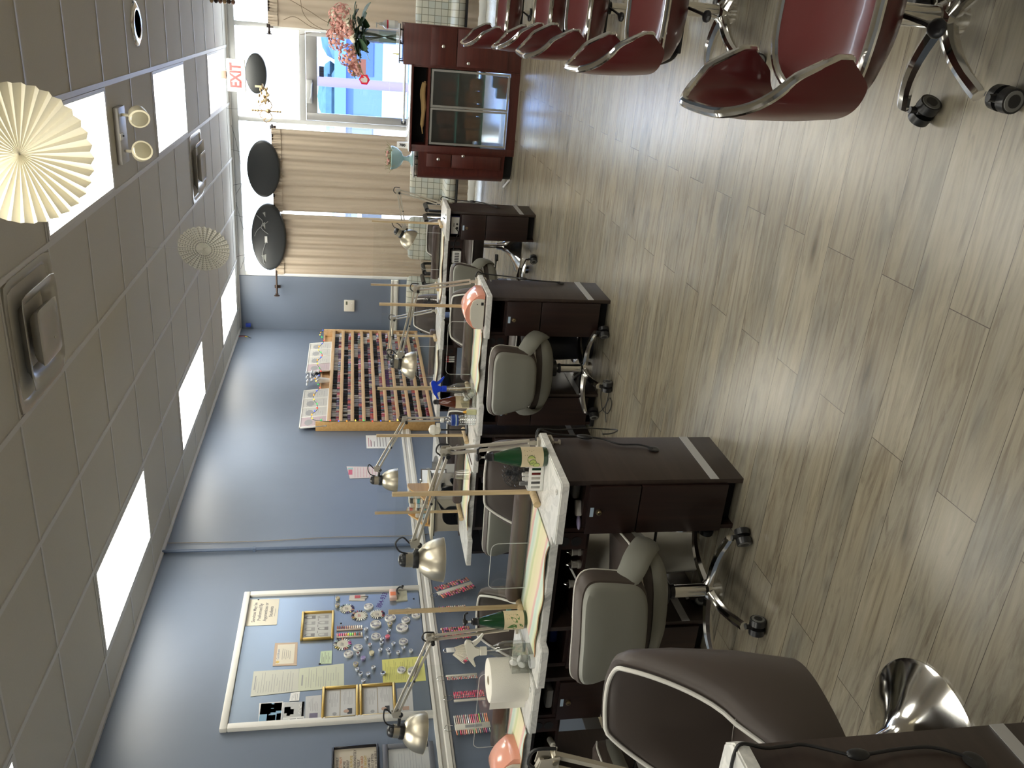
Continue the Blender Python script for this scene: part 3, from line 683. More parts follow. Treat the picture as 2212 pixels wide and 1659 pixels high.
# ------------------------------------------------------------------ brown client tub chairs
def client_chair(label, loc, rz=0., top=.84, ws=1.):
    """tub chair; faces -y"""
    t = thing('client_chair', label, 'chair', loc, rz, 'brown client chairs')
    def path(s):                                 # s in -1..1, 0 at the back
        a = s*PI*.62; c, q = math.cos(a), math.sin(a)
        return Vector((ws*.222*math.copysign(abs(q)**.75, q), .235*math.copysign(abs(c)**.75, c)-.0, 0))
    def rim(s):
        k = min(1, max(0, (abs(s)-.36)/.64)); k = k*k*(3-2*k)*.35+k*.65
        return top-.006*abs(s) - (top-.52)*k
    def out(u, v, d=0.):
        s = u*2-1; p = path(s); z0 = .35; z = z0+(rim(s)-z0)*v; lean = (z-.42)*.18*max(0, 1-abs(s)*.9)
        n = Vector((p.x, p.y, 0)).normalized()
        return p + n*(d+.015*math.sin(v*PI)) + Vector((0, lean, z))
    b = B(); N = 48
    prof = [(0, 0.0), (.0, .35), (.0, .7), (.0, .93), (-.008, .99), (-.024, 1.012), (-.04, .99), (-.052, .93), (-.062, .7), (-.062, .35), (-.05, 0.0)]
    rows = [[out(i/N, v if v <= 1 else 1, d)+Vector((0, 0, (v-1)*.5 if v > 1 else 0)) for d, v in prof] for i in range(N+1)]
    V = b.faces(rows, 0, cv=True); b.fan(V[0][::-1]); b.fan(V[-1]); obj('tub_back', b, M_brown, t, smooth=50)
    p = B(); p.tube([out(i/N, 1., -.046)+Vector((0, 0, .004)) for i in range(N+1)], .006, 8); obj('rim_piping', p, M_pipe, t)
    se = B()
    def so(a, k): 
        c, s = math.cos(a), math.sin(a); return .185*math.copysign(abs(c)**.6, c)*k, -.035+.20*math.copysign(abs(s)**.6, s)*k
    rows = []
    for k, z in ((.8, .345), (.98, .35), (1.02, .38), (1.02, .43), (.97, .455), (.8, .468), (.3, .47), (.03, .47)): rows.append([(*so(2*PI*i/36, k), z) for i in range(36)])
    V = se.faces(rows, 0, cv=True); se.fan(V[0][::-1]); se.fan(V[-1]); obj('seat_cushion', se, M_brown, t, smooth=50)
    p = B(); p.tube([(*so(2*PI*i/36, 1.0), .447) for i in range(36)], .0055, 8, closed=True); obj('seat_piping', p, M_pipe, t)
    c = B(); c.lathe([(.225, .0), (.225, .006), (.215, .012), (.16, .034), (.10, .066), (.055, .105), (.036, .15), (.028, .2)], n=64); c.cyl((0, 0, .18), (0, 0, .35), .022, n=20)
    c.box(-.1, .1, -.1, .1, .33, .347, 1, .004)
    obj('dish_base', c, [M_chrome, M_black], t)
    return t
client_chair('large brown client chair in the foreground beside the bare table corner', (2.185, 1.43, 0), -.15, .80)
client_chair('brown client chair facing the cucumber bottle across the table', (1.835, 3.26, 0), .0, .85, 1.14)
client_chair('brown client chair facing the peach nail lamp table', (1.97, 5.22, 0), 0, .82, 1.1)
client_chair('brown client chair behind the farthest aisle table', (1.96, 7.44, 0), 0, .81)
client_chair('brown client chair behind the wall table with the telephone beyond it', (1.12, 5.22, 0), 0, .80)
client_chair('brown client chair behind the white spray bottle and paper roll', (.95, 3.34, 0), 0, .82)
client_chair('brown client chair beyond the table below the polish rack', (1.22, 7.46, 0), 0, .90)

# ------------------------------------------------------------------ oxblood pedicure stools
def stool(label, loc, rz=0., lift=0., torn=False):
    """low bucket stool; faces +x"""
    t = thing('pedicure_stool', label, 'chair', loc, rz, 'oxblood pedicure stools')
    star_base(t, .235, .10, .2, .27+lift, dip=.022)
    ZS = .365+lift; ZT = .685+lift
    def path(s):
        a = s*PI*.52; c, q = math.cos(a), math.sin(a)
        return Vector((-.12-.112*math.copysign(abs(c)**.7, c), .235*math.copysign(abs(q)**.62, q), 0))
    def top(s): k = abs(s); return ZT - .115*max(0, (k-.2)/.8)**1.15 - (.07*max(0, (k-.86)/.14)**2)
    def bot(s): k = abs(s); return ZS+.055 + (.05*max(0, (k-.82)/.18)**2)
    def P(s, v, d): 
        p = path(s); n = Vector((p.x+.12, p.y, 0)); n = n.normalized() if n.length > 1e-6 else Vector((-1, 0, 0))
        z = bot(s)+(top(s)-bot(s))*v; return p+n*d+Vector((-(z-ZS)*.04, 0, z))
    N = 40; b = B()
    prof = [(.012, 0), (.018, .3), (.018, .7), (.010, 1), (-.010, 1), (-.016, .7), (-.016, .3), (-.010, 0)]
    V = b.faces([[P(i/N*2-1, v, d) for d, v in prof] for i in range(N+1)], 0, cv=True); b.fan(V[0][::-1]); b.fan(V[-1]); obj('back_shell', b, M_red, t, smooth=50)
    r = B(); loop = [P(i/N*2-1, 1, 0) for i in range(N+1)]
    r.tube([P(-1, 0, 0)]+loop+[P(1, 0, 0)], .0125, 10)
    for s in (-1, 1): r.sph(P(s, 0, 0), .012, 0, 8)
    obj('back_trim', r, M_chrome, t)
    # saddle seat
    def so(a, k=1.):
        c, s = math.cos(a), math.sin(a); return .03+.235*math.copysign(abs(c)**.62, c)*k, .225*math.copysign(abs(s)**.62, s)*k
    def sz(x, y): return ZS + .05*(abs(y)/.225)**2.2 - .05*max(0, (x-.08)/.2)**2 + .015*max(0, (-x-.02)/.2)
    se = B(); rows = []
    for k, dz in ((.25, -.075), (.7, -.065), (.92, -.04), (1., -.008), (1.0, .012), (.93, .012), (.75, .006), (.5, 0), (.25, 0), (.03, 0)):
        rows.append([(so(2*PI*i/40, k)[0], so(2*PI*i/40, k)[1], sz(*so(2*PI*i/40, k))+dz) for i in range(40)])
    V = se.faces(rows, 0, cv=True); se.fan(V[0][::-1]); se.fan(V[-1]); so_ = obj('seat_shell', se, M_red, t, smooth=50)
    if torn:
        q = B(); q.prism([(.02, .16), (.05, .175), (.09, .18), (.10, .165), (.06, .15), (.03, .14)], ZS+.028, ZS+.0345, 'z'); obj('torn_patch', q, mat('bare_foam', (.62, .30, .14), .9), t)['label'] = 'torn patch of orange foam on the seat'
    r = B(); r.tube([(so(2*PI*i/40)[0], so(2*PI*i/40)[1], sz(*so(2*PI*i/40))+.008) for i in range(40)], .012, 10, closed=True); obj('seat_trim', r, M_chrome, t)
    k = B(); k.box(-.16, .12, -.035, .035, ZS-.085, ZS-.07, 0, .004); k.tube([(-.12, 0, ZS-.08), (-.17, 0, ZS-.065), (-.196, 0, ZS+.0), (-.200, 0, ZS+.12)], .013, 10, smooth=4); obj('back_bar', k, M_black, t)
    l = B(); l.tube([(.0, -.05, ZS-.085), (-.02, -.15, ZS-.10), (-.03, -.19, ZS-.10)], .006, 8); l.sph((-.03, -.20, ZS-.10), (.022, .03, .014), 0, 10); obj('height_lever', l, M_black, t)
    return t
stool('oxblood stool nearest the camera, with a torn seat', (3.95, 1.98, 0), .0, .0, True)
stool('oxblood stool second in the row from the camera', (3.955, 3.32, 0), .03, -.01)
stool('oxblood stool third in the row, middle one of five', (3.955, 4.35, 0), -.04, .0)
stool('oxblood stool fourth in the row, partly hidden by the third', (3.95, 5.25, 0), .04, -.01)
stool('oxblood stool farthest in the row, standing before the cherry counter', (3.92, 6.35, 0), -.03, .05)

# ================================================================== the left wall
def wall_sheet(b, quad, x, th=.0012, m=0):
    """quad of (y, z) corners, a sheet lying against the wall at distance x"""
    b.prism([(y, z) for y, z in quad], x, x+th, 'x', m); return b
def on_wall(x, y, z, roll=0.):
    """matrix for text on the left wall: reads towards +y ... seen from +x the text runs towards -y"""
    return Matrix(((0, 0, 1, x), (1, 0, 0, y), (0, 1, 0, z), (0, 0, 0, 1))) @ RZ(roll)
XB = .014
M_board = mat('sheet_steel', (.27, .32, .38), .28, .65, bump=.05, bscale=6)
def board():
    t = thing('notice_board', 'large sheet-metal notice board in a white frame, covered with notices and samples', 'notice board', (0, 4.41, 1.0))
    y0, y1, z0, z1 = -.625, .628, -.003, 1.222; w_ = .042
    p = B(); p.box(.004, XB, y0+.02, y1-.02, z0+.01, .60, 0); p.box(.004, XB-.001, y0+.02, y1-.02, .602, z1-.02, 0); obj('metal_sheet', p, M_board, t)
    f = B(); f.box(0, .032, y0, y1, z1-w_, z1, 0, .006); f.box(0, .032, y0, y0+w_, z0, z1-w_, 0, .006); f.box(0, .032, y1-w_, y1, z0, z1-w_, 0, .006); obj('frame', f, M_white, t)
    s = B(); s.text('884-933', .052, on_wall(XB, .41, .295, -.32), 0, .0004, 'LEFT', .0006); obj('marker_number', s, mat('purple_marker', (.06, .02, .16), .5), t)
    n = B()
    for y, z in ((.26, .552), (.49, .045), (-.05, .52), (-.12, .68), (.55, 1.12), (-.2, .45)): n.sph((XB, y, z), (.006, .007, .007), 0, 8)
    obj('pin', n, M_black, t)
    return t
board()
INK = (.20, .19, .19)
P_pinkp = (.66, .57, .50); P_grn = (.55, .66, .45); P_form = (.60, .60, .52)
def sheet_thing(name, label, cat, quad, x, m, th=.001, extra=None):
    ys = [q[0] for q in quad]; zs = [q[1] for q in quad]; cy, cz = sum(ys)/4, sum(zs)/4
    b = B(); wall_sheet(b, [(y-cy, z-cz) for y, z in quad], 0, th)
    ms = [m] if not isinstance(m, list) else m
    if extra: extra(b)
    o = obj(name, b, ms, smooth=0); o.location = (x, cy, cz); return tag(o, label, cat)
def sv(b):
    for k, s in enumerate(('Services May be', 'Preformed By', 'Apprentices or', 'Students')): b.text(s, .032, on_wall(.0012, 0, .055-.037*k), 1, .0003, 'CENTER', .0006)
    b.box(.001, .0016, -.05, .03, -.082, -.080, 1)
sheet_thing('services_sign', 'cream sign about apprentices and students at the top corner of the notice board', 'sign', [(4.966, 2.178), (4.962, 1.978), (4.687, 1.976), (4.688, 2.178)], XB+.0005, [M_cream, mat('ink', INK, .7)], extra=sv)
def cert(b):
    wall_sheet(b, [(-.09, -.055), (.09, -.055), (.09, .055), (-.09, .055)], .001, .0004, 1)
    b.text('Certificate', .022, on_wall(.0015, .0, .045), 2, .0002, 'CENTER'); 
    for k in range(5): b.box(.0012, .0018, -.05+.008*(k % 2), .05-.006*k, .018-.012*k, .020-.012*k, 3)
    b.cyl((.001, -.07, .045), (.0019, -.07, .045), .011, n=16, m=4)
sheet_thing('certificate', 'tan bordered certificate pinned on the notice board below the apprentices sign', 'certificate', [(4.504, 1.972), (4.502, 1.828), (4.287, 1.821), (4.292, 1.969)], XB+.0005, [mat('tan_border', (.55, .42, .31), .8), M_cream, mat('blue_ink', (.15, .2, .35), .7), mat('ink', INK, .7), M_gold], extra=cert)
def lines(b, y0, y1, z0, z1, n, m=1, h=.0022, seed=0, x=.0011):
    r = random.Random(seed)
    for k in range(n):
        z = z1-(z1-z0)*(k+.5)/n; a = y0+(y1-y0)*r.choice((0, 0, .05, .3)); c = y1-(y1-y0)*r.choice((0, .1, .3, .45))
        b.box(x, x+.0004, a, c, z-h/2, z+h/2, m)
M_ink = mat('ink', INK, .7); M_inkg = mat('grey_ink', (.33, .33, .33), .7)
sheet_thing('green_note', 'small pale green note curling on the notice board beside the certificate', 'note', [(4.403, 1.677), (4.406, 1.605), (4.286, 1.607), (4.288, 1.68)], XB+.0005, [mat('green_paper', P_grn, .85), M_ink], extra=lambda b: lines(b, -.05, .05, -.028, .03, 6, 1, .002, 3))
sheet_thing('license_form', 'upper of two long printed forms stacked on the notice board', 'form', [(4.254, 2.08), (4.256, 1.806), (4.061, 1.801), (4.041, 2.077)], XB+.0005, [mat('form_paper', P_form, .85), M_inkg], extra=lambda b: (lines(b, -.085, .085, -.11, .12, 15, 1, .002, 5), b.box(.001, .0014, -.06, .06, .118, .124, 1)))
sheet_thing('license_form', 'lower of two long printed forms stacked on the notice board, pinkish at its foot', 'form', [(4.256, 1.804), (4.28, 1.528), (4.071, 1.526), (4.061, 1.801)], XB+.0008, [mat('form_paper_green', (.60, .62, .48), .85), M_inkg], extra=lambda b: (lines(b, -.085, .085, -.11, .10, 14, 1, .002, 6), b.box(.001, .0014, -.06, .03, .112, .12, 1)))
sheet_thing('business_card', 'small white card tucked under the long forms on the notice board', 'card', [(4.049, 1.843), (4.056, 1.789), (3.984, 1.79), (3.983, 1.847)], XB+.0018, [M_wht, M_inkg], extra=lambda b: lines(b, -.03, .025, -.02, .02, 4, 1, .002, 8))
def postcard(b):
    b.bm.faces.ensure_lookup_table()
    P = lambda y0, y1, z0, z1, m: b.box(.001, .0015, y0, y1, z0, z1, m)
    P(-.085, .085, -.06, .062, 1); P(.0, .085, .0, .062, 2); P(.02, .085, -.06, -.015, 3); P(.045, .075, -.02, .0, 4); P(-.085, -.01, -.03, .01, 5); P(-.06, .0, .01, .02, 2); P(-.085, .0, -.06, -.035, 2); P(.01, .04, -.03, .03, 2)
sheet_thing('postcard', 'blue and brown photo print on the notice board above the black and white picture', 'photo print', [(3.982, 2.02), (3.985, 1.882), (3.802, 1.88), (3.799, 2.009)], XB+.0005, [M_wht, mat('p_blue', (.22, .38, .52), .4), mat('p_dark', (.05, .05, .05), .4), mat('p_brown', (.22, .10, .06), .4), mat('p_cream', (.75, .65, .42), .4), mat('p_pale', (.55, .62, .66), .4)], extra=postcard)
def bwp(b):
    P = lambda y0, y1, z0, z1, m: b.box(.001, .0015, y0, y1, z0, z1, m)
    P(-.03, .085, -.055, .06, 2); P(-.03, .085, -.06, -.045, 1); P(-.02, .05, .02, .04, 1); P(.0, .05, .02, .055, 1); P(-.01, .03, .0, .02, 3)
    for k in range(3): P(-.088, -.045, -.058+.042*k, -.022+.042*k, 1 if k < 2 else 2)
    b.tube([(.0012, -.015, -.035), (.0012, .0, -.03), (.0012, .01, -.04), (.0012, .025, -.028), (.0012, .04, -.04), (.0012, .055, -.03), (.0012, .07, -.036)], .0018, 5, 4, smooth=3)
sheet_thing('monochrome_print', 'black and white photo collage below the blue photo print on the notice board', 'photo print', [(3.977, 1.88), (3.972, 1.757), (3.8, 1.751), (3.801, 1.876)], XB+.0008, [M_wht, mat('p_black', (.03, .03, .03), .4), mat('p_grey', (.5, .5, .48), .4), mat('p_mid', (.25, .25, .24), .4), M_wht], extra=bwp)
sheet_thing('licence_sheet', 'grey printed sheet with a dark arch picture above the gold frames', 'sheet', [(4.013, 1.753), (4.018, 1.661), (3.807, 1.657), (3.803, 1.747)], XB+.001, [mat('grey_paper', (.55, .55, .54), .8), M_inkg, mat('p_violet', (.16, .14, .2), .5)], extra=lambda b: (lines(b, -.02, .09, -.03, .03, 6, 1, .002, 9), b.box(.001, .0015, -.075, -.035, -.028, .02, 2)))
sheet_thing('licence_sheet', 'grey printed sheet hanging below the lower gold frame, partly behind a lamp arm', 'sheet', [(4.032, 1.206), (4.042, 1.111), (3.818, 1.114), (3.817, 1.205)], XB+.001, [mat('grey_paper', (.55, .55, .54), .8), M_inkg, mat('p_skin', (.45, .3, .22), .5)], extra=lambda b: (lines(b, -.01, .09, -.03, .03, 6, 1, .002, 10), b.box(.001, .0015, -.075, -.045, -.02, .02, 2)))
def gframe(label, ya, yb, za, zb, fm, w_, inside, cat='framed picture', x=XB, deep=.018, nm='picture_frame'):
    cy, cz = (ya+yb)/2, (za+zb)/2; hy, hz = (yb-ya)/2, (zb-za)/2
    t = thing(nm, label, cat, (x, cy, cz))
    f = B(); f.box(0, deep, -hy, hy, hz-w_, hz, 0, .004); f.box(0, deep, -hy, hy, -hz, -hz+w_, 0, .004); f.box(0, deep, -hy, -hy+w_, -hz+w_, hz-w_, 0, .004); f.box(0, deep, hy-w_, hy, -hz+w_, hz-w_, 0, .004)
    obj('frame', f, fm, t); b = B(); b.box(0.001, .004, -hy+w_, hy-w_, -hz+w_, hz-w_, 0); ms = inside(b, hy-w_, hz-w_); obj('print', b, ms, t, smooth=0)
    return t
def person_photo(b, y, z, m_, k): b.box(.0045, .005, y-.022, y+.022, z-.028, z+.0, m_); b.prism([(y+.013*math.cos(a*PI/6), z+.006+.016*math.sin(a*PI/6)) for a in range(12)], .0046, .0055, 'x', k)
def two_lic(b, hy, hz):
    b.box(.004, .0045, -hy+.01, hy-.012, .004, hz-.012, 1); b.box(.004, .0045, -hy+.01, hy-.005, -hz+.004, -.002, 1)
    lines(b, -.03, hy-.03, .015, hz-.025, 8, 2, .0018, 11, .0045); lines(b, -.02, hy-.02, -hz+.02, -.015, 8, 2, .0018, 12, .0045)
    person_photo(b, -hy+.045, -hz*.45, 3, 4); b.cyl((.0045, -hy+.03, hz*.35), (.0052, -hy+.03, hz*.35), .012, n=16, m=2)
    return [mat('mat_tan', (.35, .31, .24), .8), mat('grey_paper', (.55, .55, .54), .8), M_inkg, mat('p_black', (.03, .03, .03), .4), mat('p_skin', (.45, .3, .22), .5)]
gframe('upper of two gold frames with licence cards on the notice board', 3.81, 4.073, 1.437, 1.656, M_gold, .017, two_lic)
gframe('lower of two gold frames with licence cards on the notice board', 3.81, 4.075, 1.215, 1.434, M_gold, .017, two_lic)
def nails(b, hy, hz):
    for i in range(4):
        for j in range(2):
            y = hy*.72-hy*1.44*i/3; z = hz*.5-hz*.95*j; w_ = .017; n = 10; tip = .5 if (i+j) % 2 else 1.
            pts = [(y-w_, z-.03), (y+w_, z-.03)]+[(y+w_*math.cos(PI*q/n)*(1 if tip == 1 else .8), z+.012+.03*math.sin(PI*q/n)*(1.1-.1*i)) for q in range(n+1)]
            b.prism(pts, .004, .0046, 'x', 1 if (i+j) % 3 else 2); b.prism([(y-w_*.6, z-.005), (y+w_*.6, z-.005)]+[(y+w_*.6*math.cos(PI*q/n), z+.01+.02*math.sin(PI*q/n)) for q in range(n+1)], .0046, .0052, 'x', 0)
    for i in range(3): b.box(.004, .0046, hy*.5-hy*.5*i-.012, hy*.5-hy*.5*i+.012, -.004, 0, 2)
    return [mat('pale_print', (.50, .50, .46), .5), mat('p_nail', (.34, .33, .31), .5), mat('p_naild', (.22, .21, .2), .5)]
gframe('gold framed drawing of eight nail shapes in the middle of the notice board', 4.51, 4.795, 1.598, 1.815, M_gold, .017, nails)
def pos(b, hy, hz):
    T_ = ['LIVE POSITIVELY', 'LISTEN ACTIVELY', 'LOVE MORE', 'BE YOURSELF', 'SMILE ALWAYS', 'LIVE PASSIONATELY', 'DANCE FREELY', 'WORK HARD', 'SHINE BRIGHT', 'DREAM BIG', 'RELAX OFTEN', 'ENJOY YOURSELF']
    off = [-.055, -.055, -.085, -.08, -.05, -.01, -.08, -.06, -.055, -.075, -.048, -.03]
    for k, s in enumerate(T_): b.text(s, .0205, on_wall(.0046, hy+off[k], hz-.019-.0193*k), 1+(k in (1, 7))+2*(k in (4, 8)), .0003, 'RIGHT', .0003)
    return [mat('poster_tan', (.50, .45, .36), .8), mat('ink_brown', (.16, .14, .13), .7), mat('ink_red', (.45, .2, .1), .7), mat('ink_gold', (.45, .33, .1), .7)]
gframe('black framed motto print with lines of small capitals, at the frame edge', 3.26, 3.612, 1.33, 1.588, mat('black_frame', (.01, .01, .014), .15), .012, pos, 'framed print', .002)
def docp(b, hy, hz): lines(b, -hy+.02, hy-.01, -hz+.02, hz-.02, 12, 1, .002, 21, .004); return [mat('doc_paper', (.52, .52, .50), .6), M_inkg]
gframe('grey framed certificate below the motto print, beside a lamp shade', 3.27, 3.603, 1.018, 1.308, mat('grey_frame', (.10, .10, .11), .4), .03, docp, 'framed certificate', .002)
def yel(b): lines(b, -.09, .09, -.10, .12, 20, 1, .0018, 14)
sheet_thing('yellow_note', 'yellow printed sheet with two round cases on it at the foot of the notice board', 'note', [(4.295, 1.288), (4.308, 1.02), (4.086, 1.02), (4.082, 1.288)], XB+.0005, [mat('yellow_paper', (.68, .66, .20), .8), mat('ink_olive', (.35, .34, .12), .7)], extra=yel)
b = B(); wall_sheet(b, [(-.02, .06), (.035, .055), (.04, -.055), (-.03, -.05)], 0, .003, 0); b.tube([(.004, .01, -.02), (.006, .016, -.075)], .004, 6, 1); b.tube([(.004, .0, -.02), (.006, -.004, -.065)], .004, 6, 0); b.box(.003, .006, .0, .03, -.02, .02, 2)
o = obj('nail_kit_packet', b, [mat('packet_white', (.6, .56, .5), .6), M_nickel, mat('packet_red', (.5, .1, .12), .6)]); o.location = (XB, 4.93, 1.44); tag(o, 'flat white packet with small clippers at the side edge of the notice board', 'packet')
t = thing('tip_box', 'small orange and pink nail tip box stuck near the lower corner of the notice board', 'box', (XB, 4.937, 1.19))
b = B(); b.box(0, .03, -.05, .05, -.025, .025, 0, .003); obj('box_body', b, mat('box_pink', (.72, .50, .42), .5), t); b = B(); b.box(.0295, .0315, -.025, .015, -.018, .02, 0); obj('orange_face', b, mat('box_orange', (.80, .22, .08), .5), t)
b = B(); wall_sheet(b, [(-.055, -.035), (.055, -.035), (.05, .04), (-.06, .045)], 0, .008, 0); o = obj('tan_envelope', b, mat('envelope', (.56, .54, .40), .8)); o.location = (XB, 4.937, 1.125); tag(o, 'tan envelope pinned beside the orange tip box on the notice board', 'envelope')
b = B(); b.tube([(0, -.03, 0), (.01, .0, .015), (.012, .035, -.01), (.01, .02, -.03)], .006, 6, 0, smooth=3); b.sph((.01, .045, -.03), .009, 0, 8); o = obj('key_fob', b, M_black); o.location = (XB+.03, 4.955, 1.15); tag(o, 'black key fob hanging over the tan envelope on the notice board', 'key fob')

# round white nail-art cases
M_case = mat('case_white', (.72, .71, .66), .4); M_gem = mat('gem_grey', (.30, .29, .33), .3, .3); M_gem2 = mat('gem_white', (.62, .60, .58), .25)
def art_case(y, z, r, label, seed):
    rd = random.Random(seed)
    t = thing('nail_art_case', label, 'nail art case', (XB, y, z), 0, 'round nail art cases on the notice board')
    mt = RY(PI/2).to_3x3().to_4x4(); b = B(); b.lathe([(0, 0), (r, 0), (r, .011), (r-.002, .014), (r-.004, .0135), (r-.004, .011), (0, .011)], (0, 0, 0), 32, 0, mt); obj('case_body', b, M_case, t)
    g = B(); n = 12
    for k in range(n):
        a0, a1 = 2*PI*k/n+.05, 2*PI*(k+1)/n-.05; g.prism([(rr*math.cos(a), rr*math.sin(a)) for rr, a in ((r*.45, a0), (r*.84, a0), (r*.84, (a0+a1)/2), (r*.84, a1), (r*.45, a1))], .0112, .0126, 'x', rd.choice((0, 0, 1, 1)))
    obj('gem_wells', g, [M_gem, M_gem2], t)
    h = B(); h.lathe([(0, .011), (r*.3, .011), (r*.3, .0145), (0, .015)], (0, 0, 0), 20, 0, mt); obj('hub', h, M_case, t)
WHEELS = [(4.828, 1.364, .032, 'below the white packet'), (4.696, 1.219, .038, 'behind the top of the left dowel'), (4.761, 1.092, .03, 'uppermost of two by the bottom edge near the dowel'), (4.714, 1.041, .03, 'lowest on the board, hidden partly by the dowel'), (4.666, 1.114, .03, 'just under the dowel, above the largest case'), (4.638, 1.319, .037, 'with plain radial ribs, beneath the pale swatch wheel'), (4.59, 1.143, .041, 'largest with dark gems, right of the pink jar'), (4.515, 1.321, .031, 'in the middle among the clear jars'), (4.449, 1.142, .03, 'above the row of clear jars near the bottom edge'), (4.414, 1.44, .03, 'beside the oval swatch wheel'), (4.359, 1.50, .03, 'next to the green note'), (4.186, 1.168, .028, 'upper one on the yellow sheet, ringed by a band'), (4.169, 1.095, .037, 'lower one on the yellow sheet, by the lamp arm')]
for k, (y, z, r, lb) in enumerate(WHEELS): art_case(y, z, r, 'round white nail art case '+lb, k)
# swatch wheels with petals
M_tips = [mat('tip_%d' % k, c, .25, coat=.3) for k, c in enumerate(((.70, .69, .60), (.04, .03, .05), (.08, .05, .16), (.45, .22, .14), (.62, .40, .28), (.60, .50, .18), (.30, .05, .08), (.30, .40, .36), (.60, .15, .40), (.75, .74, .68)))]
def swatch_ring(y, z, r, label, cols, mark_):
    t = thing('swatch_ring', label, 'swatch ring', (XB, y, z), 0, 'petal swatch wheels on the notice board')
    h = B(); h.lathe([(0, 0), (r*.62, 0), (r*.62, .005), (0, .005)], (0, 0, 0), 32, 0, RY(PI/2).to_3x3().to_4x4())
    for k in range(3): h.box(.005, .0056, -r*.3, r*.25-.004*k, .008-.008*k, .011-.008*k, 1)
    obj('hub', h, [mat('hub_cream', (.58, .54, .44), .5), mat('hub_ink_'+mark_, (.45, .08, .1) if mark_ == 'red' else (.1, .1, .1), .6)], t)
    n = len(cols)
    for k, ci in enumerate(cols):
        a = 2*PI*k/n; b = B(); c, s = math.cos(a), math.sin(a); b.mark(); b.sph((.004, r*.79, 0), (.0035, r*.22, r*.085), 0, 8); b.xf(RX(a)); obj('swatch_tip', b, M_tips[ci], t)
swatch_ring(4.821, 1.513, .053, 'swatch wheel with navy and yellow tips, highest of the three together', [0, 7, 1, 7, 0, 0, 0, 9, 0, 0, 2, 2, 5, 2, 4, 2, 1, 2, 0, 7], 'black')
swatch_ring(4.741, 1.428, .058, 'swatch wheel with red print and copper tips, middle of the three together', [1, 6, 1, 3, 1, 1, 3, 5, 1, 0, 0, 9, 0, 0, 0, 9, 0, 0, 0, 1], 'red')
swatch_ring(4.746, 1.305, .052, 'mostly pale swatch wheel with a few dark tips, lowest of the three together', [9, 0, 9, 9, 0, 9, 0, 0, 9, 0, 0, 1, 7, 3, 6, 1, 1, 6, 0, 9], 'black')
swatch_ring(4.46, 1.539, .06, 'oval swatch wheel with bright mixed tips, beside the gold nail drawing', [3, 1, 1, 7, 1, 0, 0, 5, 5, 9, 9, 6, 3, 7, 7, 8, 8, 9, 9, 0], 'black')
def strip(y, z0, z1, cols, label):
    t = thing('swatch_strip', label, 'swatch strip', (XB, y, (z0+z1)/2), 0, 'straight swatch strips on the notice board'); h = (z1-z0)/2
    b = B(); b.box(0, .008, -.028, -.016, -h, h, 0, .002); obj('strip_bar', b, mat('bar_tan', (.52, .42, .34), .5), t)
    for k, c in enumerate(cols):
        s = B(); zz = h-(k+.5)*2*h/len(cols); s.sph((.007, .0, zz), (.004, .018, h/len(cols)*.85), 0, 8); obj('swatch_tip', s, c, t)
BR = [mat('neon_%d' % k, c, .25, coat=.3) for k, c in enumerate(((.75, .35, .30), (.80, .05, .12), (.75, .12, .25), (.78, .25, .28), (.85, .30, .16), (.82, .75, .08), (.25, .72, .12), (.55, .78, .10), (.85, .22, .10), (.08, .16, .13), (.25, .09, .06), (.65, .62, .52)))]
NU = [mat('nude_%d' % k, c, .25, coat=.3) for k, c in enumerate(((.28, .06, .05), (.22, .05, .04), (.26, .07, .05), (.22, .05, .04), (.42, .18, .13), (.48, .25, .18), (.62, .45, .36), (.60, .42, .3), (.62, .48, .38), (.68, .58, .48), (.70, .62, .55), (.74, .70, .64), (.76, .74, .68)))]
strip(4.621, 1.407, 1.58, NU, 'straight strip of brown to nude nail tips')
strip(4.549, 1.407, 1.581, BR, 'straight strip of neon red, yellow and green nail tips')
# sample jars
M_jar = mat('jar_clear', (.62, .64, .66), .12, .35); M_jarin = mat('jar_silver', (.5, .5, .52), .2, .7)
def jar(y, z, label, col=None, r=.0135, lid=None):
    t = thing('sample_jar', label, 'sample jar', (XB, y, z), 0, 'sample jars on the notice board'); mt = RY(PI/2).to_3x3().to_4x4()
    b = B(); b.lathe([(0, 0), (r*.8, 0), (r*.85, .008), (r, .010), (r, .019), (r*.9, .021), (r*.7, .0205), (r*.7, .018), (0, .018)], (0, 0, 0), 20, 0, mt); obj('jar_body', b, lid or M_jar, t)
    c = B(); c.lathe([(0, .018), (r*.62, .018), (r*.5, .0205), (0, .021)], (0, 0, 0), 16, 0, mt); obj('jar_contents', c, col or M_jarin, t)
JARS = [(4.588, 1.386), (4.498, 1.384), (4.429, 1.363), (4.481, 1.283), (4.441, 1.287), (4.429, 1.209), (4.558, 1.235), (4.376, 1.297), (4.375, 1.248), (4.345, 1.239), (4.343, 1.182), (4.385, 1.146), (4.352, 1.099), (4.209, 1.445), (4.168, 1.424), (4.162, 1.377), (4.218, 1.345), (4.106, 1.408)]
LB = ['under the neon strip', 'between the neon strip and the middle case', 'with a pinkish filling left of the stacked pair', 'upper of the stacked pair', 'lower of the stacked pair with a dark centre', 'alone left of the largest case', 'above the pink jar', 'above the yellow sheet, first from the cream disc', 'upper of the touching pair above the yellow sheet', 'lower of the touching pair above the yellow sheet', 'with a dark centre above the yellow sheet', 'under the case near the bottom edge', 'lowest on the board above the yellow sheet', 'next to the tan jar by the forms', 'second below the tan jar', 'with a greenish centre left of the yellow sheet', 'alone between the yellow sheet and the purple jar', 'nearest the gold frames']
for k, ((y, z), lb) in enumerate(zip(JARS, LB)): jar(y, z, 'small clear sample jar '+lb, [M_jarin, mat('jar_dark', (.05, .05, .06), .3), mat('jar_rose', (.45, .28, .25), .3)][(k % 5 == 4)+2*(k == 2)])
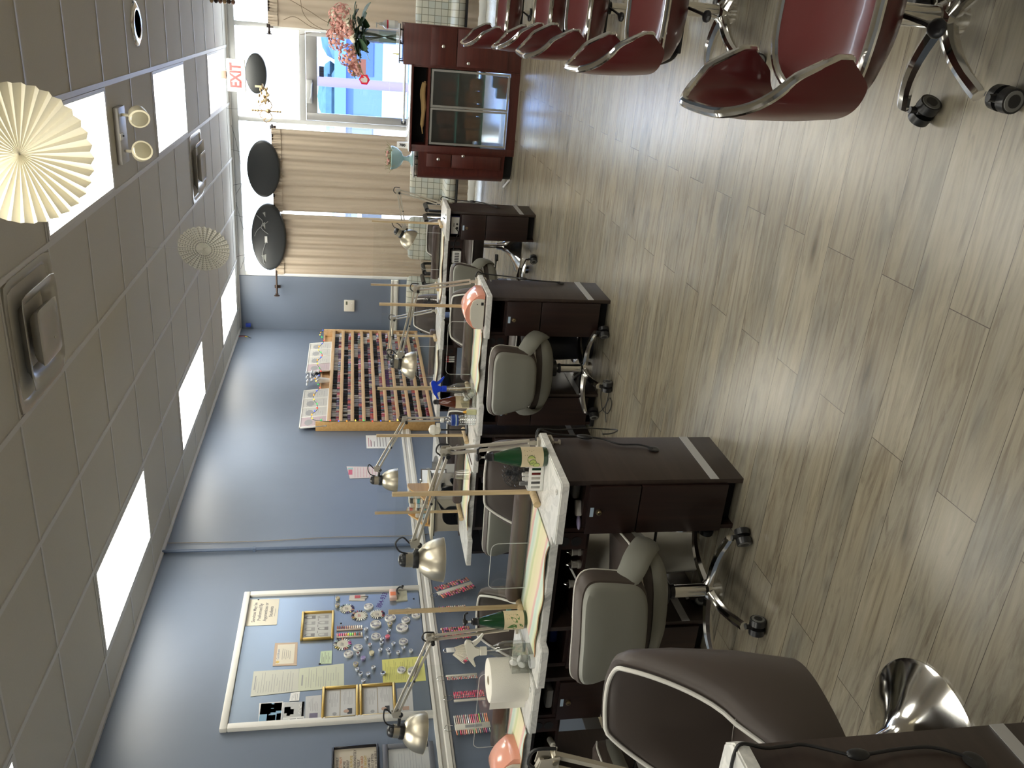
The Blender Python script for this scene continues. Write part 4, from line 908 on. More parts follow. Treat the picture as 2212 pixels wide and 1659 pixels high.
jar(4.5, 1.245, 'pink sample jar in the middle of the notice board', mat('jar_pink', (.70, .12, .18), .3), .016, mat('jar_pinklid', (.72, .22, .28), .3))
jar(4.308, 1.407, 'purple sample jar below the round cases by the green note', mat('jar_purple', (.30, .24, .48), .3), .016, mat('jar_plid', (.36, .32, .52), .3))
jar(4.352, 1.44, 'brown-centred sample jar between the two cases near the green note', mat('jar_brown', (.16, .06, .05), .3))
M_tanlid = mat('tan_lid', (.50, .45, .31), .5)
jar(4.351, 1.352, 'cream flat lid disc in the middle of the notice board', mat('cream_lid', (.62, .57, .38), .5), .017, mat('cream_lid', (.62, .57, .38), .5))
jar(4.255, 1.454, 'tan sample jar below the purple one near the forms', M_gem, .017, M_tanlid)
jar(4.625, 1.224, 'flat tan ring jar above the largest nail art case', M_gem, .017, M_tanlid)
jar(4.925, 1.578, 'tan lid uppermost beside the metal seam at the side frame', M_tanlid, .016, M_tanlid)
jar(4.849, 1.579, 'tan jar touching the navy-tipped swatch wheel', M_gem, .016, M_tanlid)
jar(4.162, 1.285, 'striped button jar on the edge of the yellow sheet', mat('jar_dark', (.05, .05, .06), .3), .016)

# hanging swatch sticks under the chair rail
RC = [M_tips[3], M_tips[6], BR[1], BR[2], BR[3], BR[4], M_tips[1], NU[0], NU[4], M_tips[8]]
PC = [M_tips[9], NU[8], BR[0], NU[6], M_gem2, BR[3], NU[9], M_jarin]
MC = RC+BR+[M_tips[2], M_tips[7]]
def hanging(y, ztop, length, rows, pal, label, rot=0., n=16, bar=0, spread=.012, seed=0, fill=None):
    """a plastic swatch stick hanging from a wire hook; rows of tips either side of a white bar"""
    rd = random.Random(seed); t = thing('swatch_stick', label, 'swatch stick', (.035, y, ztop), 0, 'swatch sticks hanging under the chair rail', rot=(rot, 0, 0))
    h = B(); h.tube([(0, 0, -.005), (-.002, .02, .02), (-.004, .018, .045), (-.004, 0, .06), (-.004, -.018, .045), (-.002, -.02, .02), (0, 0, -.005)], .0018, 6, smooth=4); obj('wire_hook', h, M_chrome, t)
    b = B(); wd = spread*(len(rows)-1)/2 if len(rows) > 1 else .0
    b.box(-.004, .004, bar-.008, bar+.008, -length, 0, 0, .002)
    if fill: b.box(-.003, .003, -fill, fill, -length, 0, 0, .001)
    obj('swatch_bar', b, M_offw, t)
    for r_ in rows:
        for k in range(n):
            z = -length*(k+.7)/(n+.4); s = B(); s.sph((.006+rd.uniform(0, .004), r_, z), (.005, spread*.62, length/n*.42), 0, 6); obj('swatch_tip', s, rd.choice(pal), t)
hanging(4.92, .872, .285, [.062, .046, .030, -.030, -.046, -.062], RC, 'slanted flat card of red swatches, farthest along under the chair rail', .40, 15, 0, .015, 1, .018)
hanging(4.735, .885, .20, [.022, .012, -.014, -.028], RC+PC, 'swatch stick with a red row, behind the left dowel under the chair rail', .04, 14, .02, .011, 2)
hanging(4.48, .885, .20, [.055, .04, .025, .01, -.005, -.02, -.035, -.05], RC+MC[:3], 'broad dark red bundle of swatch sticks, behind the bottle with the leaf label', .03, 12, .058, .014, 3)
hanging(4.08, .895, .20, [-.012, -.024], PC, 'narrow swatch stick of pale pink tips, second right of the nearest white-labelled one', .02, 18, .012, .011, 5)
hanging(3.91, .868, .195, [.03, .018, .006, -.012], RC[1:5], 'swatch stick full of deep pink and red tips beside the paper roll', .02, 17, -.03, .012, 6)
def fan_swatch():
    t = thing('swatch_fan', 'cream fan of nail tips on a ring hanging below the rail behind the lamp elbow', 'swatch fan', (.04, 4.32, .86), 0)
    h = B(); h.tube([(0, .018*math.cos(a*PI/6), .018*math.sin(a*PI/6)+.01) for a in range(12)], .002, 6, closed=True); obj('ring', h, M_chrome, t)
    b = B(); b.box(.0, .006, -.022, .022, -.045, .01, 0, .003); obj('name_card', b, M_wht, t)
    for k in range(18):
        a = -.95+1.35*k/17; s = B(); s.mark(); s.box(.0015*(k % 3), .0015*(k % 3)+.003, -.004, .004, -.155, -.05, 0, .001, 1); s.sph((.0015*(k % 3)+.002, 0, -.15), (.003, .005, .014), 1, 6); s.xf(RX(a)); obj('swatch_tip', s, [M_cream, RC[k % len(RC)] if k % 3 else M_tips[0]], t)
fan_swatch()
def pens():
    t = thing('colour_swatch_rack', 'white swatch card with long coloured tips both sides, nearest the frame edge', 'swatch stick', (.035, 3.70, .885), 0, 'swatch sticks hanging under the chair rail', rot=(.03, 0, 0)); rd = random.Random(9)
    h = B(); h.tube([(0, -.045, .0), (-.002, -.05, .04), (-.004, -.03, .06), (-.004, .0, .045), (-.002, -.01, .01)], .0022, 6, smooth=4); obj('wire_hook', h, M_chrome, t)
    b = B(); b.box(-.002, .008, -.058, -.012, -.21, 0, 0, .002); b.box(.008, .0086, -.045, -.025, -.16, -.06, 1); obj('swatch_bar', b, [M_offw, M_inkg], t)
    for k in range(18):
        z = -.006-.0115*k
        s = B(); s.cyl((.004, -.012, z), (.004, .032, z), .0042, n=8); s.sph((.006, .045, z), (.005, .014, .0045), 0, 6); obj('swatch_tip', s, (PC+BR)[k % 18] if k < 12 else rd.choice(MC), t)
        s = B(); s.cyl((.004, -.058, z), (.004, -.088, z), .0042, n=8); obj('swatch_tip', s, rd.choice(MC), t)
pens()
b = B(); b.tube([(0, 0, 0), (.02, 0, -.004), (.022, 0, -.02), (.01, .0, -.028)], .002, 6, 0, smooth=3); o = obj('wall_hook', b, M_nickel); o.location = (.024, 5.10, .93); tag(o, 'small bare wire hook screwed into the chair rail left of the largest lamp shade', 'hook')

# pipe, wire, papers on the wall
b = B(); b.cyl((.016, 5.575, 1.0), (.016, 5.575, 2.87), .013, n=14); b.box(0, .03, 5.56, 5.59, 2.2, 2.22)
tag(obj('conduit_pipe', b, mat('pipe_blue', (.11, .15, .23), .4)), 'painted conduit pipe running up the left wall beside the notice board', 'pipe')
b = B(); b.tube([(.006, 5.70, 2.87), (.006, 5.69, 2.2), (.006, 5.72, 1.6), (.006, 5.71, 1.0), (.01, 5.75, .8)], .0025, 5, smooth=4); tag(obj('wall_wire', b, mat('wire_tan', (.34, .28, .2), .6)), 'thin tan wire hanging down the wall beside the conduit', 'wire')
def price(b):
    r = random.Random(4)
    for i in range(7):
        for j in range(9): b.box(.001, .0014, -.09+.026*i, -.07+.026*i, .08-.026*j, .085-.026*j, 1)
    b.box(.001, .0014, -.04, .05, .105, .14, 2); b.box(.001, .0014, .055, .085, .10, .145, 3)
sheet_thing('price_chart', 'pink printed chart taped to the wall above a lamp head', 'chart', [(6.857, 1.53), (6.841, 1.223), (6.647, 1.237), (6.638, 1.50)], .002, [mat('chart_paper', (.66, .58, .58), .8), mat('chart_ink', (.58, .30, .36), .8), mat('chart_red', (.55, .12, .2), .7), mat('chart_teal', (.3, .5, .5), .7)], extra=price)
sheet_thing('taped_note', 'white handwritten note taped to the wall beside the polish rack', 'note', [(7.475, 1.349), (7.473, 1.11), (7.201, 1.125), (7.204, 1.344)], .002, [M_wht, M_ink, mat('ink_pink', (.5, .2, .25), .7)], extra=lambda b: (lines(b, -.10, .10, -.09, .08, 6, 1, .006, 31), lines(b, -.10, .10, .06, .10, 2, 2, .006, 32)))

# ------------------------------------------------------------------ nail polish rack
def rack():
    t = thing('polish_rack', 'oak wall rack of nine shelves filled with nail polish bottles', 'rack', (0, 8.85, .67), 0)
    D = .085; y0, y1, H = -1.26, 1.33, 1.155
    b = B(); b.box(.002, .012, y0, y1, 0, H, 0); obj('back_panel', b, M_oak, t)
    for y in (y0-.02, y1): obj('side_panel', B().box(.002, D+.02, y, y+.02, -.01, H+.01, 0, .002), M_lightwood if y < 0 else M_oak, t)
    obj('top_board', B().box(.002, .03, y0, y1, H-.012, H+.006, 0, .002), M_oak, t)
    for k in range(10):
        z = .020+k*.1139; s = B(); s.box(.012, D, y0, y1, z-.008, z); s.box(D, D+.01, y0, y1, z-.026, z+.010, 0, .002); obj('shelf', s, M_oak, t)
rack()
def polish():
    rd = random.Random(11)
    cols = [(.22, .02, .03), (.30, .04, .06), (.40, .07, .10), (.36, .18, .18), (.40, .28, .24), (.13, .03, .06), (.09, .04, .10), (.035, .035, .07), (.05, .08, .12), (.20, .15, .16), (.32, .25, .19), (.38, .10, .06), (.45, .40, .35), (.06, .02, .025), (.16, .08, .14), (.15, .18, .16), (.45, .07, .06), (.26, .20, .25)]
    M_pol = [mat('polish_%d' % k, c, .12, coat=.4) for k, c in enumerate(cols)]
    caps = [mat('cap_black', (.012, .011, .013), .3), mat('cap_white', (.62, .60, .56), .35), mat('cap_silver', (.45, .45, .46), .3, .5), mat('cap_purple', (.16, .06, .20), .35)]
    def body(): return B().lathe([(0, 0), (.0125, 0), (.0138, .003), (.0138, .034), (.010, .042), (.006, .044)], n=10)
    def cap(): return B().lathe([(.0085, .043), (.0092, .046), (.0080, .092), (0, .093)], n=8)
    bm_, cm_ = [], []
    for m in M_pol:
        o = obj('polish_bottle', body(), m); bm_.append(o.data); bpy.data.objects.remove(o)
    for m in caps:
        o = obj('bottle_cap', cap(), m); cm_.append(o.data); bpy.data.objects.remove(o)
    ordn = ['top', 'second', 'third', 'fourth', 'fifth', 'sixth', 'seventh', 'eighth', 'bottom']
    def num(n): return {1: 'first', 2: 'second', 3: 'third'}.get(n, str(n)+('th' if not (n % 10 in (1, 2, 3) and n % 100 not in (11, 12, 13)) else ('st', 'nd', 'rd')[n % 10-1]))
    stuff = B(); smats = M_pol+caps
    for r_ in range(9):
        z = .690+(8-r_)*.1139; y = 7.612; k = 0; ci, cc = rd.randrange(18), 0
        while y < 10.165:
            if rd.random() < .72: ci = rd.randrange(18)
            if rd.random() < .3: cc = rd.choice((0, 0, 0, 0, 0, 0, 1, 2) if r_ != 5 else (0, 3, 3, 1, 2))
            if r_ in (0, 1) and k < 14: cc = rd.choice((1, 1, 0, 2))
            x = .062+rd.uniform(-.004, .004)
            if k < 33:
                o = bpy.data.objects.new('polish_bottle', bm_[ci]); COL.objects.link(o); o.location = (x, y, z)
                tag(o, '%s polish bottle in the %s rack row, %s from the near end' % (('dark-capped', 'white-capped', 'silver-capped', 'purple-capped')[cc], ordn[r_], num(k+1)), 'polish bottle', 'polish bottles on the rack')
                c = bpy.data.objects.new('bottle_cap', cm_[cc]); COL.objects.link(c); c.parent = o
            else:
                stuff.lathe([(0, 0), (.0125, 0), (.0138, .003), (.0138, .034), (.009, .043)], (x, y, z), 8, ci); stuff.lathe([(.0088, .043), (.0080, .092), (0, .093)], (x, y, z), 6, 18+cc)
            y += .0335+rd.uniform(-.001, .002); k += 1
    o = obj('polish_bottles', stuff, smats); tag(o, 'the remaining rows of small polish bottles toward the far end of the rack', 'polish bottles', None, 'stuff')
polish()
def longframe(y0, y1, label, ms):
    t = thing('sign_frame', label, 'framed prints', (.062, (y0+y1)/2, 1.7225), 0, rot=(0, -.10, 0)); h = (y1-y0)/2; H = .272
    f = B(); f.box(-.008, .008, -h, h, 0, .012, 0, .002); f.box(-.008, .008, -h, h, H-.012, H, 0, .002)
    for k in range(5): y = -h+(2*h-.012)*k/4; f.box(-.008, .008, y, y+.012, 0, H, 0, .002)
    obj('frame', f, M_wht, t)
    for k in range(4):
        a = -h+(2*h-.012)*k/4+.012; b = B(); b.box(-.002, .003, a, a+(2*h-.012)/4-.012, .012, H-.012, 0); m = ms[k]
        w_ = (2*h)/4-.04; b.prism([(a+w_*.5+w_*.35*math.cos(q*PI/8), .185+.04*math.sin(q*PI/8)) for q in range(16)], .003, .0036, 'x', 1)
        lines(b, a+.02, a+w_, .04, .23, 8, 1, .003, k, .003)
        obj('print', b, [m, M_inkg], t)
PG = mat('print_grey', (.55, .54, .50), .6); PP = mat('print_pink', (.50, .40, .42), .6)
longframe(8.96, 9.86, 'white four-panel frame on top of the polish rack, farther from the camera', [PP, PG, PG, PG])
longframe(7.57, 8.46, 'white four-panel frame on top of the polish rack, nearer the camera', [PP, PG, PG, PG])
def white_flowers():
    rd = random.Random(3); t = thing('silver_spray', 'silver and white flower ornament between the two frames on the polish rack', 'ornament', (.055, 8.70, 1.7205), 0)
    p = B(); p.lathe([(.022, 0), (.034, .10), (.034, .12), (0, .12)], n=16); obj('pot', p, M_wht, t)
    f = B()
    for k in range(26): f.sph((rd.uniform(-.0, .05), rd.uniform(-.16, .16), .12+rd.uniform(0, .14)), (.016, .03, .012), 0, 6)
    obj('petals', f, mat('silver_petal', (.75, .77, .82), .25, .2), t)
white_flowers()
def fairy():
    rd = random.Random(5); t = thing('string_lights', 'string of small coloured bulbs draped along the top and near side of the polish rack', 'string lights', (0, 8.85, 1.85), 0)
    pts = [(.115, 1.33, -.02)]+[(.11+.01*math.sin(k), 1.25-k*.125, .0+.03*math.sin(k*1.7)) for k in range(21)]+[(.115, -1.29, -.1-.11*k) for k in range(8)]
    sp = spline(pts, 4); w_ = B(); w_.tube(sp, .003, 5); obj('wire', w_, mat('green_wire', (.02, .06, .03), .5), t)
    bc = [mat('bulb_%d' % k, c, .2, emit=c, est=.6) for k, c in enumerate(((.8, .06, .04), (.85, .35, .04), (.05, .5, .12), (.06, .1, .6), (.8, .6, .1)))]
    for k in range(3, len(sp), 3):
        p = sp[k]; b = B(); b.lathe([(0, 0), (.007, .004), (.008, .012), (0, .026)], p, 8, 0, RY(PI/2+rd.uniform(-.5, .5)).to_3x3().to_4x4() @ RX(rd.uniform(-1, 1)).to_3x3().to_4x4()); obj('bulb', b, bc[k % 5], t)
fairy()

# ================================================================== window wall furnishings
def curtain(x0, x1, label, folds, seed, z0=.10, z1=2.415, y=10.33):
    rd = random.Random(seed); ph = [rd.uniform(0, 6.28) for _ in range(4)]
    t = thing('curtain', label, 'curtain', ((x0+x1)/2, y, z0), 0, 'beige curtains on the rods'); L = x1-x0; H = z1-z0
    def f(u, v):
        x = (u-.5)*L; am = .010+.010*(1-v)
        d = am*math.sin(u*folds*2*PI+ph[0]+.25*math.sin(v*3+ph[1])) + am*.5*math.sin(u*folds*4.7*PI+ph[2]) 
        if v > .955: d += .006*math.sin(u*folds*14*PI)
        return (x*(1-.02*(1-v)), d, v*H)
    b = B(); b.sheet(f, int(folds*14), 22, .003); obj('panel', b, M_curtain, t, smooth=70)
    h = B()
    def g(u, v):
        p = Vector(f(u, .955+.045*v)); return (p.x, p.y-.014-.004*math.sin(u*folds*20*PI), p.z+.0*v)
    h.sheet(g, int(folds*20), 3, .022); obj('heading', h, M_curtain, t, smooth=70)
curtain(.775, 1.515, 'beige curtain panel nearest the blue wall corner', 6, 1)
curtain(1.552, 2.50, 'beige curtain panel beside the glass door, above the bowl planter', 7, 2)
curtain(3.585, 5.45, 'beige curtain panel behind the flower vase', 9, 3)
def rod(x0, x1, label, ends):
    t = thing('curtain_rod', label, 'curtain rod', ((x0+x1)/2, 10.33, 2.405)); h = (x1-x0)/2
    obj('rod_tube', B().cyl((-h, 0, 0), (h, 0, 0), .012, n=14), M_bronze, t)
    for s in ends:
        b = B(); b.lathe([(.012, -.0), (.02, .006), (.014, .014), (.022, .024), (.034, .03), (.034, .036), (0, .04)], (s*h, 0, 0), 16, 0, RY(s*PI/2).to_3x3().to_4x4()); obj('finial', b, M_bronze, t)
    for s in (-1, 1):
        b = B(); b.box(s*(h-.05)-.01, s*(h-.05)+.01, -.005, .13, -.008, .008); b.box(s*(h-.05)-.02, s*(h-.05)+.02, .112, .12, -.035, .035); obj('bracket', b, M_bronze, t)
rod(.52, 2.545, 'dark curtain rod left of the glass door, ending in a finial over the blue wall', (-1,))
rod(3.535, 5.5, 'dark curtain rod right of the glass door', (-1, 1))
# thermostat, corner wires
t = thing('thermostat', 'white thermostat on the blue wall beside the curtain', 'thermostat', (.343, YF, 1.522))
b = B(); b.box(-.076, .076, -.028, 0, -.066, .066, 0, .006); obj('case', b, M_offw, t)
b = B(); b.box(.015, .06, -.0295, -.027, .022, .044, 0); obj('display', b, mat('lcd', (.12, .13, .08), .3), t)
b = B(); b.cyl((.035, -.03, -.03), (.035, -.027, -.03), .008, n=14); b.box(-.03, -.02, -.03, -.027, -.035, -.025); obj('button', b, M_wht, t)
t = thing('cable_ends', 'loose cable ends and a blue junction box poking out at the ceiling corner', 'cables', (.05, 10.36, 2.80))
b = B(); b.box(-.0, .045, 0, .04, -.06, -.0, 0, .004); obj('junction_box', b, mat('junction_blue', (.02, .05, .35), .4), t)
b = B(); b.tube([(-.04, -.2, .07), (-.03, -.21, .0), (-.02, -.26, -.04), (-.02, -.33, -.10)], .004, 6, 0, smooth=4); obj('black_cable', b, M_rubber, t)
b = B(); b.tube([(-.045, -.22, .07), (-.035, -.23, .03), (-.03, -.24, -.02)], .004, 6, 0, smooth=4); obj('red_cable', b, mat('cable_red', (.4, .03, .03), .4), t)
b = B(); b.tube([(-.03, -.25, -.02), (-.025, -.27, -.05)], .006, 6); obj('yellow_plug', b, mat('cable_yellow', (.75, .6, .1), .4), t)

# oval sign backs hanging in the transom
def oval(x, z, rx, rz, label, wires=False):
    t = thing('oval_sign', label, 'sign back', (x, 10.30, z), 0, 'dark oval sign backs in the transom')
    b = B(); rows = []
    for k, d in ((.9, -.05), (.97, -.045), (1, -.03), (1, .03), (.95, .04), (.0, .04)): rows.append([(rx*max(k, .01)*math.cos(2*PI*i/48), d, rz*max(k, .01)*math.sin(2*PI*i/48)) for i in range(48)])
    V = b.faces(rows, 0, cv=True); b.fan(V[0]); obj('sign_body', b, mat('sign_back', (.030, .033, .034), .45), t, smooth=50)
    if wires:
        g = B(); g.prism([(-.30, .04), (-.22, .09), (-.20, .035)], -.053, -.05, 'y'); g.prism([(.1, .035), (.17, .07), (.19, .035)], -.053, -.05, 'y'); g.prism([(.25, .03), (.30, .06), (.31, .03)], -.053, -.05, 'y'); obj('arrow_marks', g, mat('mark_grey', (.35, .36, .33), .6), t)
        g = B(); g.box(-.06, .02, -.06, -.05, .015, .045); obj('rating_plate', g, M_wht, t)
        for k, pts in enumerate((((.27, -.055, .13), (.2, -.07, .06), (.12, -.06, .08), (.05, -.07, .0)), ((-.32, -.055, .06), (-.2, -.075, .075), (-.1, -.07, .05), (-.05, -.06, .03)), ((.2, -.055, .0), (.1, -.07, .12), (.02, -.07, .16)))):
            g = B(); g.tube(pts, .004, 6, smooth=4); obj('lead_wire', g, mat('wire_grey', (.30, .31, .30), .5), t)
    hg = B()
    for s in (-1, 1): hg.cyl((s*rx*.5, 0, rz*.8), (s*rx*.62, -.02, 2.86-z), .0018, n=6)
    obj('hanging_wire', hg, M_rubber, t)
oval(1.235, 2.475, .405, .20, 'dark oval sign back with wires and arrow marks, nearest the blue corner', True)
oval(2.04, 2.51, .325, .185, 'plain dark oval sign back above the middle curtain', False)
oval(3.085, 2.555, .215, .115, 'smaller dark oval sign back behind the exit sign', False)
b = B(); 
for k, pts in enumerate((((.80, 10.38, 2.83), (1.1, 10.36, 2.74), (1.4, 10.36, 2.8), (1.62, 10.38, 2.85)), ((1.7, 10.38, 2.85), (1.9, 10.35, 2.76), (2.3, 10.36, 2.81), (2.5, 10.38, 2.86)))): b.tube(pts, .002, 5, 0, smooth=5)
tag(obj('hanging_wires', b, M_rubber), 'thin black wires looping along the head of the transom window', 'wires')

# exit sign
t = thing('exit_sign', 'white exit sign with red letters hanging from the ceiling', 'exit sign', (3.08, 9.90, 2.72))
b = B(); b.box(-.165, .165, -.03, .03, -.095, .095, 0, .008); obj('housing', b, M_offw, t)
b = B(); b.text('EXIT', .155, T(0, -.0305, .0) @ RX(PI/2), 0, .001, 'CENTER', .006, .78); obj('letters', b, mat('exit_red', (.75, .05, .05), .5, emit=(.8, .04, .03), est=.25), t)
b = B(); b.box(-.04, .04, -.04, .04, .10, .16, 0, .003); b.cyl((0, 0, .09), (0, 0, .12), .015); obj('canopy', b, mat('canopy_brown', (.16, .11, .08), .5), t)

# brass candle sconce and scroll ornament in front of the glass
def sconce():
    M_brass = mat('brass_ornament', (.42, .30, .16), .45, .5)
    t = thing('candle_ornament', 'brass hanging scroll ornament with a candle cup in front of the transom glass', 'ornament', (2.70, 10.2, 2.45))
    b = B(); b.cyl((0, 0, -.15), (0, 0, .15), .008, n=10)
    for z in (-.15, -.12, .12, .15): b.sph((0, 0, z), .014, 0, 8)
    b.lathe([(.008, -.05), (.02, -.035), (.03, -.02), (.02, 0), (.008, .01)], n=12); b.lathe([(.008, .08), (.018, .09), (.008, .11)], n=12); obj('stem', b, M_brass, t)
    for s, L_ in ((1, .14), (-1, .12)):
        g = B(); g.tube([(0, 0, -.02), (s*.05, -.01, -.06), (s*L_*.7, -.02, -.05), (s*L_, -.02, .0), (s*L_*.8, -.02, .03), (s*L_*.65, -.02, .005)], .006, 7, smooth=5); g.tube([(0, 0, .04), (s*.03, -.01, .07), (s*.07, -.015, .06), (s*.06, -.015, .035)], .005, 7, smooth=4)
        obj('scroll_arm', g, M_brass, t)
    rd = random.Random(8); g = B()
    for k in range(22): g.sph((.16+rd.uniform(-.08, .09), -.03+rd.uniform(-.02, .02), .03+rd.uniform(-.07, .05)), (.022, .01, .012), 0, 6)
    obj('leaf_cluster', g, M_brass, t)
    g = B(); g.lathe([(.0, .0), (.03, .004), (.034, .016)], (.26, -.03, .02), 16); g.tube([(.12, -.03, -.0), (.2, -.03, -.02), (.26, -.03, .02)], .006, 7, smooth=4); obj('candle_cup', g, M_brass, t)
    g = B(); g.cyl((.26, -.03, .03), (.26, -.03, .11), .012, n=14); obj('candle', g, mat('candle_wax', (.66, .58, .38), .6), t)
    g = B(); g.cyl((0, 0, .15), (0, 0, .43), .0015, n=6); obj('hanging_wire', g, M_rubber, t)
sconce()

# ------------------------------------------------------------------ patterned waiting chairs
def waiting_chair(x, label, y=9.85, w_=.55):
    t = thing('waiting_chair', label, 'chair', (x, y, 0), 0, 'patterned waiting chairs along the window'); h = w_/2
    b = B(); rows = []
    for k, z in ((.9, .44), (1, .47), (1, .76), (.97, .80), (.88, .825), (.6, .83)): rows.append([(h*.93*k*math.copysign(abs(math.cos(2*PI*i/32))**.5, math.cos(2*PI*i/32)), .16+(z-.44)*.14+.05*k*math.copysign(abs(math.sin(2*PI*i/32))**.6, math.sin(2*PI*i/32)), z) for i in range(32)])
    V = b.faces(rows, 0, cv=True); b.fan(V[0][::-1]); b.fan(V[-1]); obj('backrest', b, M_squares, t, smooth=60)
    b = B(); b.box(-h*.95, h*.95, -.32, .16, .35, .46, 0, .04, 3); obj('seat', b, M_squares, t)
    obj('seat_frame', B().box(-h*.97, h*.97, -.30, .18, .325, .35, 0, .006), M_black, t)
    for s in (-1, 1):
        a = B(); a.tube([(s*(h+.02), -.24, .345), (s*(h+.02), -.26, .60), (s*(h+.02), -.20, .645), (s*(h+.02), .10, .645), (s*(h+.02), .17, .60), (s*(h+.02), .17, .345)], .017, 8, smooth=3); a.tube([(s*(h+.02), -.22, .655), (s*(h+.02), .08, .655)], .026, 10); obj('armrest', a, M_black, t)
        for yy in (-.26, .16):
            l = B(); l.tube([(s*(h-.02), yy, .33), (s*(h-.0), yy+(-.02 if yy < 0 else .02), 0.012)], .013, 8); l.cyl((s*h, yy+(-.02 if yy < 0 else .02), 0), (s*h, yy+(-.02 if yy < 0 else .02), .014), .018, n=10); obj('leg', l, M_chrome, t)
waiting_chair(2.12, 'patterned waiting chair half hidden behind the left end of the cherry counter', 9.80, .60)
waiting_chair(1.365, 'patterned waiting chair behind the farthest aisle table and its lamp', 9.80, .56)
waiting_chair(.63, 'patterned waiting chair in the corner below the thermostat', 9.80, .56)
waiting_chair(3.98, 'patterned waiting chair right of the cherry counter, cut by the frame', 9.80, .60)

# ------------------------------------------------------------------ cherry reception counter
def frosted():
    if 'display_glass' in MATS: return MATS['display_glass']
    m, nt, b = _new('display_glass'); nt.nodes.remove(b); out = nt.nodes['Material Output']; N = nt.nodes.new; L = nt.links.new
    t = N('ShaderNodeBsdfTransparent'); t.inputs[0].default_value = (.85, .87, .86, 1); r = N('ShaderNodeBsdfRefraction'); r.inputs['Roughness'].default_value = .28; r.inputs['IOR'].default_value = 1.03; r.inputs[0].default_value = (.9, .92, .92, 1)
    g = N('ShaderNodeBsdfGlossy'); g.inputs['Roughness'].default_value = .22
    m1 = N('ShaderNodeMixShader'); m1.inputs[0].default_value = .3; L(t.outputs[0], m1.inputs[1]); L(r.outputs[0], m1.inputs[2])
    m2 = N('ShaderNodeMixShader'); m2.inputs[0].default_value = .10; L(m1.outputs[0], m2.inputs[1]); L(g.outputs[0], m2.inputs[2]); L(m2.outputs[0], out.inputs['Surface'])
    MATS['display_glass'] = m; return m
def counter():
    t = thing('reception_counter', 'cherry wood reception counter with glass display doors', 'counter', (3.08, 8.0, 0))
    X = lambda x: x-3.08
    def pod(x0, x1, ztop, kx, knobs, curved):
        b = B(); x0_, x1_ = X(x0), X(x1)
        if curved:
            poly = [(x0_+.10, 0.02), (x1_, 0.0), (x1_, .46), (x0_, .46), (x0_, .14)] + [(x0_+.10-.10*math.sin(a*PI/12), .14-.12*math.sin(PI/2-a*PI/12)+.0) for a in range(5, 0, -1)]
            b.prism(poly, .085, ztop, 'z', 0); b.prism([(p[0]*.98+.005, p[1]+.05) for p in poly], 0, .085, 'z', 1)
        else:
            b.box(x0_, x1_, 0, .46, .0, ztop, 0, .003)
        o = obj('end_cabinet', b, [M_cherry, M_dark], t)
        f0, f1 = x0_+(.13 if curved else .015), x1_-.012
        for nm, z0, z1, kz in (('drawer_front', .595, .82, .715), ('cabinet_door', .125, .585, .485)):
            d = B(); d.box(f0, f1, -.013, .012, z0, z1, 0, .002); do = obj(nm, d, M_cherry, o)
            k = B(); kx_ = X(knobs[0] if nm == 'drawer_front' else knobs[1]); k.lathe([(.006, 0), (.006, .012), (.013, .018), (.014, .026), (.009, .03), (0, .031)], (kx_, -.013, kz), 16, 0, RX(PI/2).to_3x3().to_4x4()); obj('knob', k, M_chrome, o)
    pod(2.42, 2.68, .895, 0, (2.625, 2.68-.015), True); pod(3.425, 3.765, 1.06, 0, (3.60, 3.475), False)
    # glazed middle
    a, c = X(2.68), X(3.425); b = B()
    b.box(a, a+.06, .0, .44, .0, .985, 0, .002); b.box(c-.012, c, .0, .44, .0, .985, 0, .002); b.box(a+.06, c-.012, .42, .44, 0, .085); b.box(a+.06, c-.012, .42, .44, .34, .985); b.box(a+.06, c-.012, .0, .42, .0, .085); b.box(a+.06, c-.012, .0, .42, .815, .835)
    b.box(a+.06, c-.012, .2, .42, .835, .965, 1); b.box(a+.061, c-.013, .412, .419, .345, .812, 2); b.box(a+.061, c-.013, .01, .41, .8125, .8145, 2); b.box(a+.061, c-.013, .01, .41, .0855, .0862, 2)  # dark niche, then white linings added to bounce light inside the display
    obj('carcass', b, [M_cherry, M_dark, mat('bounce_liner', (.80, .80, .78), .5)], t)
    b = B(); b.box(a-.005, c+.003, -.02, .46, .967, .985, 0, .003); obj('counter_top', b, M_cherry, t)
    b = B(); b.box(a-.005, c+.003, -.02, .46, .9852, .991, 0, .002); obj('glass_top', b, mat('white_glass', (.75, .78, .80), .08), t)
    d0, d1 = a+.075, c-.018; mid = (d0+d1)/2
    for p, q in ((d0, mid-.002), (mid+.002, d1)):
        f = B(); w_ = .018
        f.box(p, q, -.02, .0, .805-w_, .805); f.box(p, q, -.02, .0, .095, .095+w_); f.box(p, p+w_, -.02, .0, .095+w_, .805-w_); f.box(q-w_, q, -.02, .0, .095+w_, .805-w_)
        fo = obj('display_door', f, M_alu, t); obj('door_pane', B().box(p+w_, q-w_, -.012, -.007, .095+w_, .805-w_), frosted(), fo)
    for z in (.555, .315):
        g = B(); g.box(a+.065, c-.015, .02, .41, z, z+.008); obj('glass_shelf', g, mat('green_glass', (.10, .42, .38), .15), t)
    return t
counter()
rd = random.Random(2)
CB = [mat('carton_%d' % k, c, .6) for k, c in enumerate(((.55, .20, .08), (.30, .10, .07), (.12, .35, .20), (.60, .62, .64), (.42, .10, .08), (.6, .42, .18)))]
k = 0
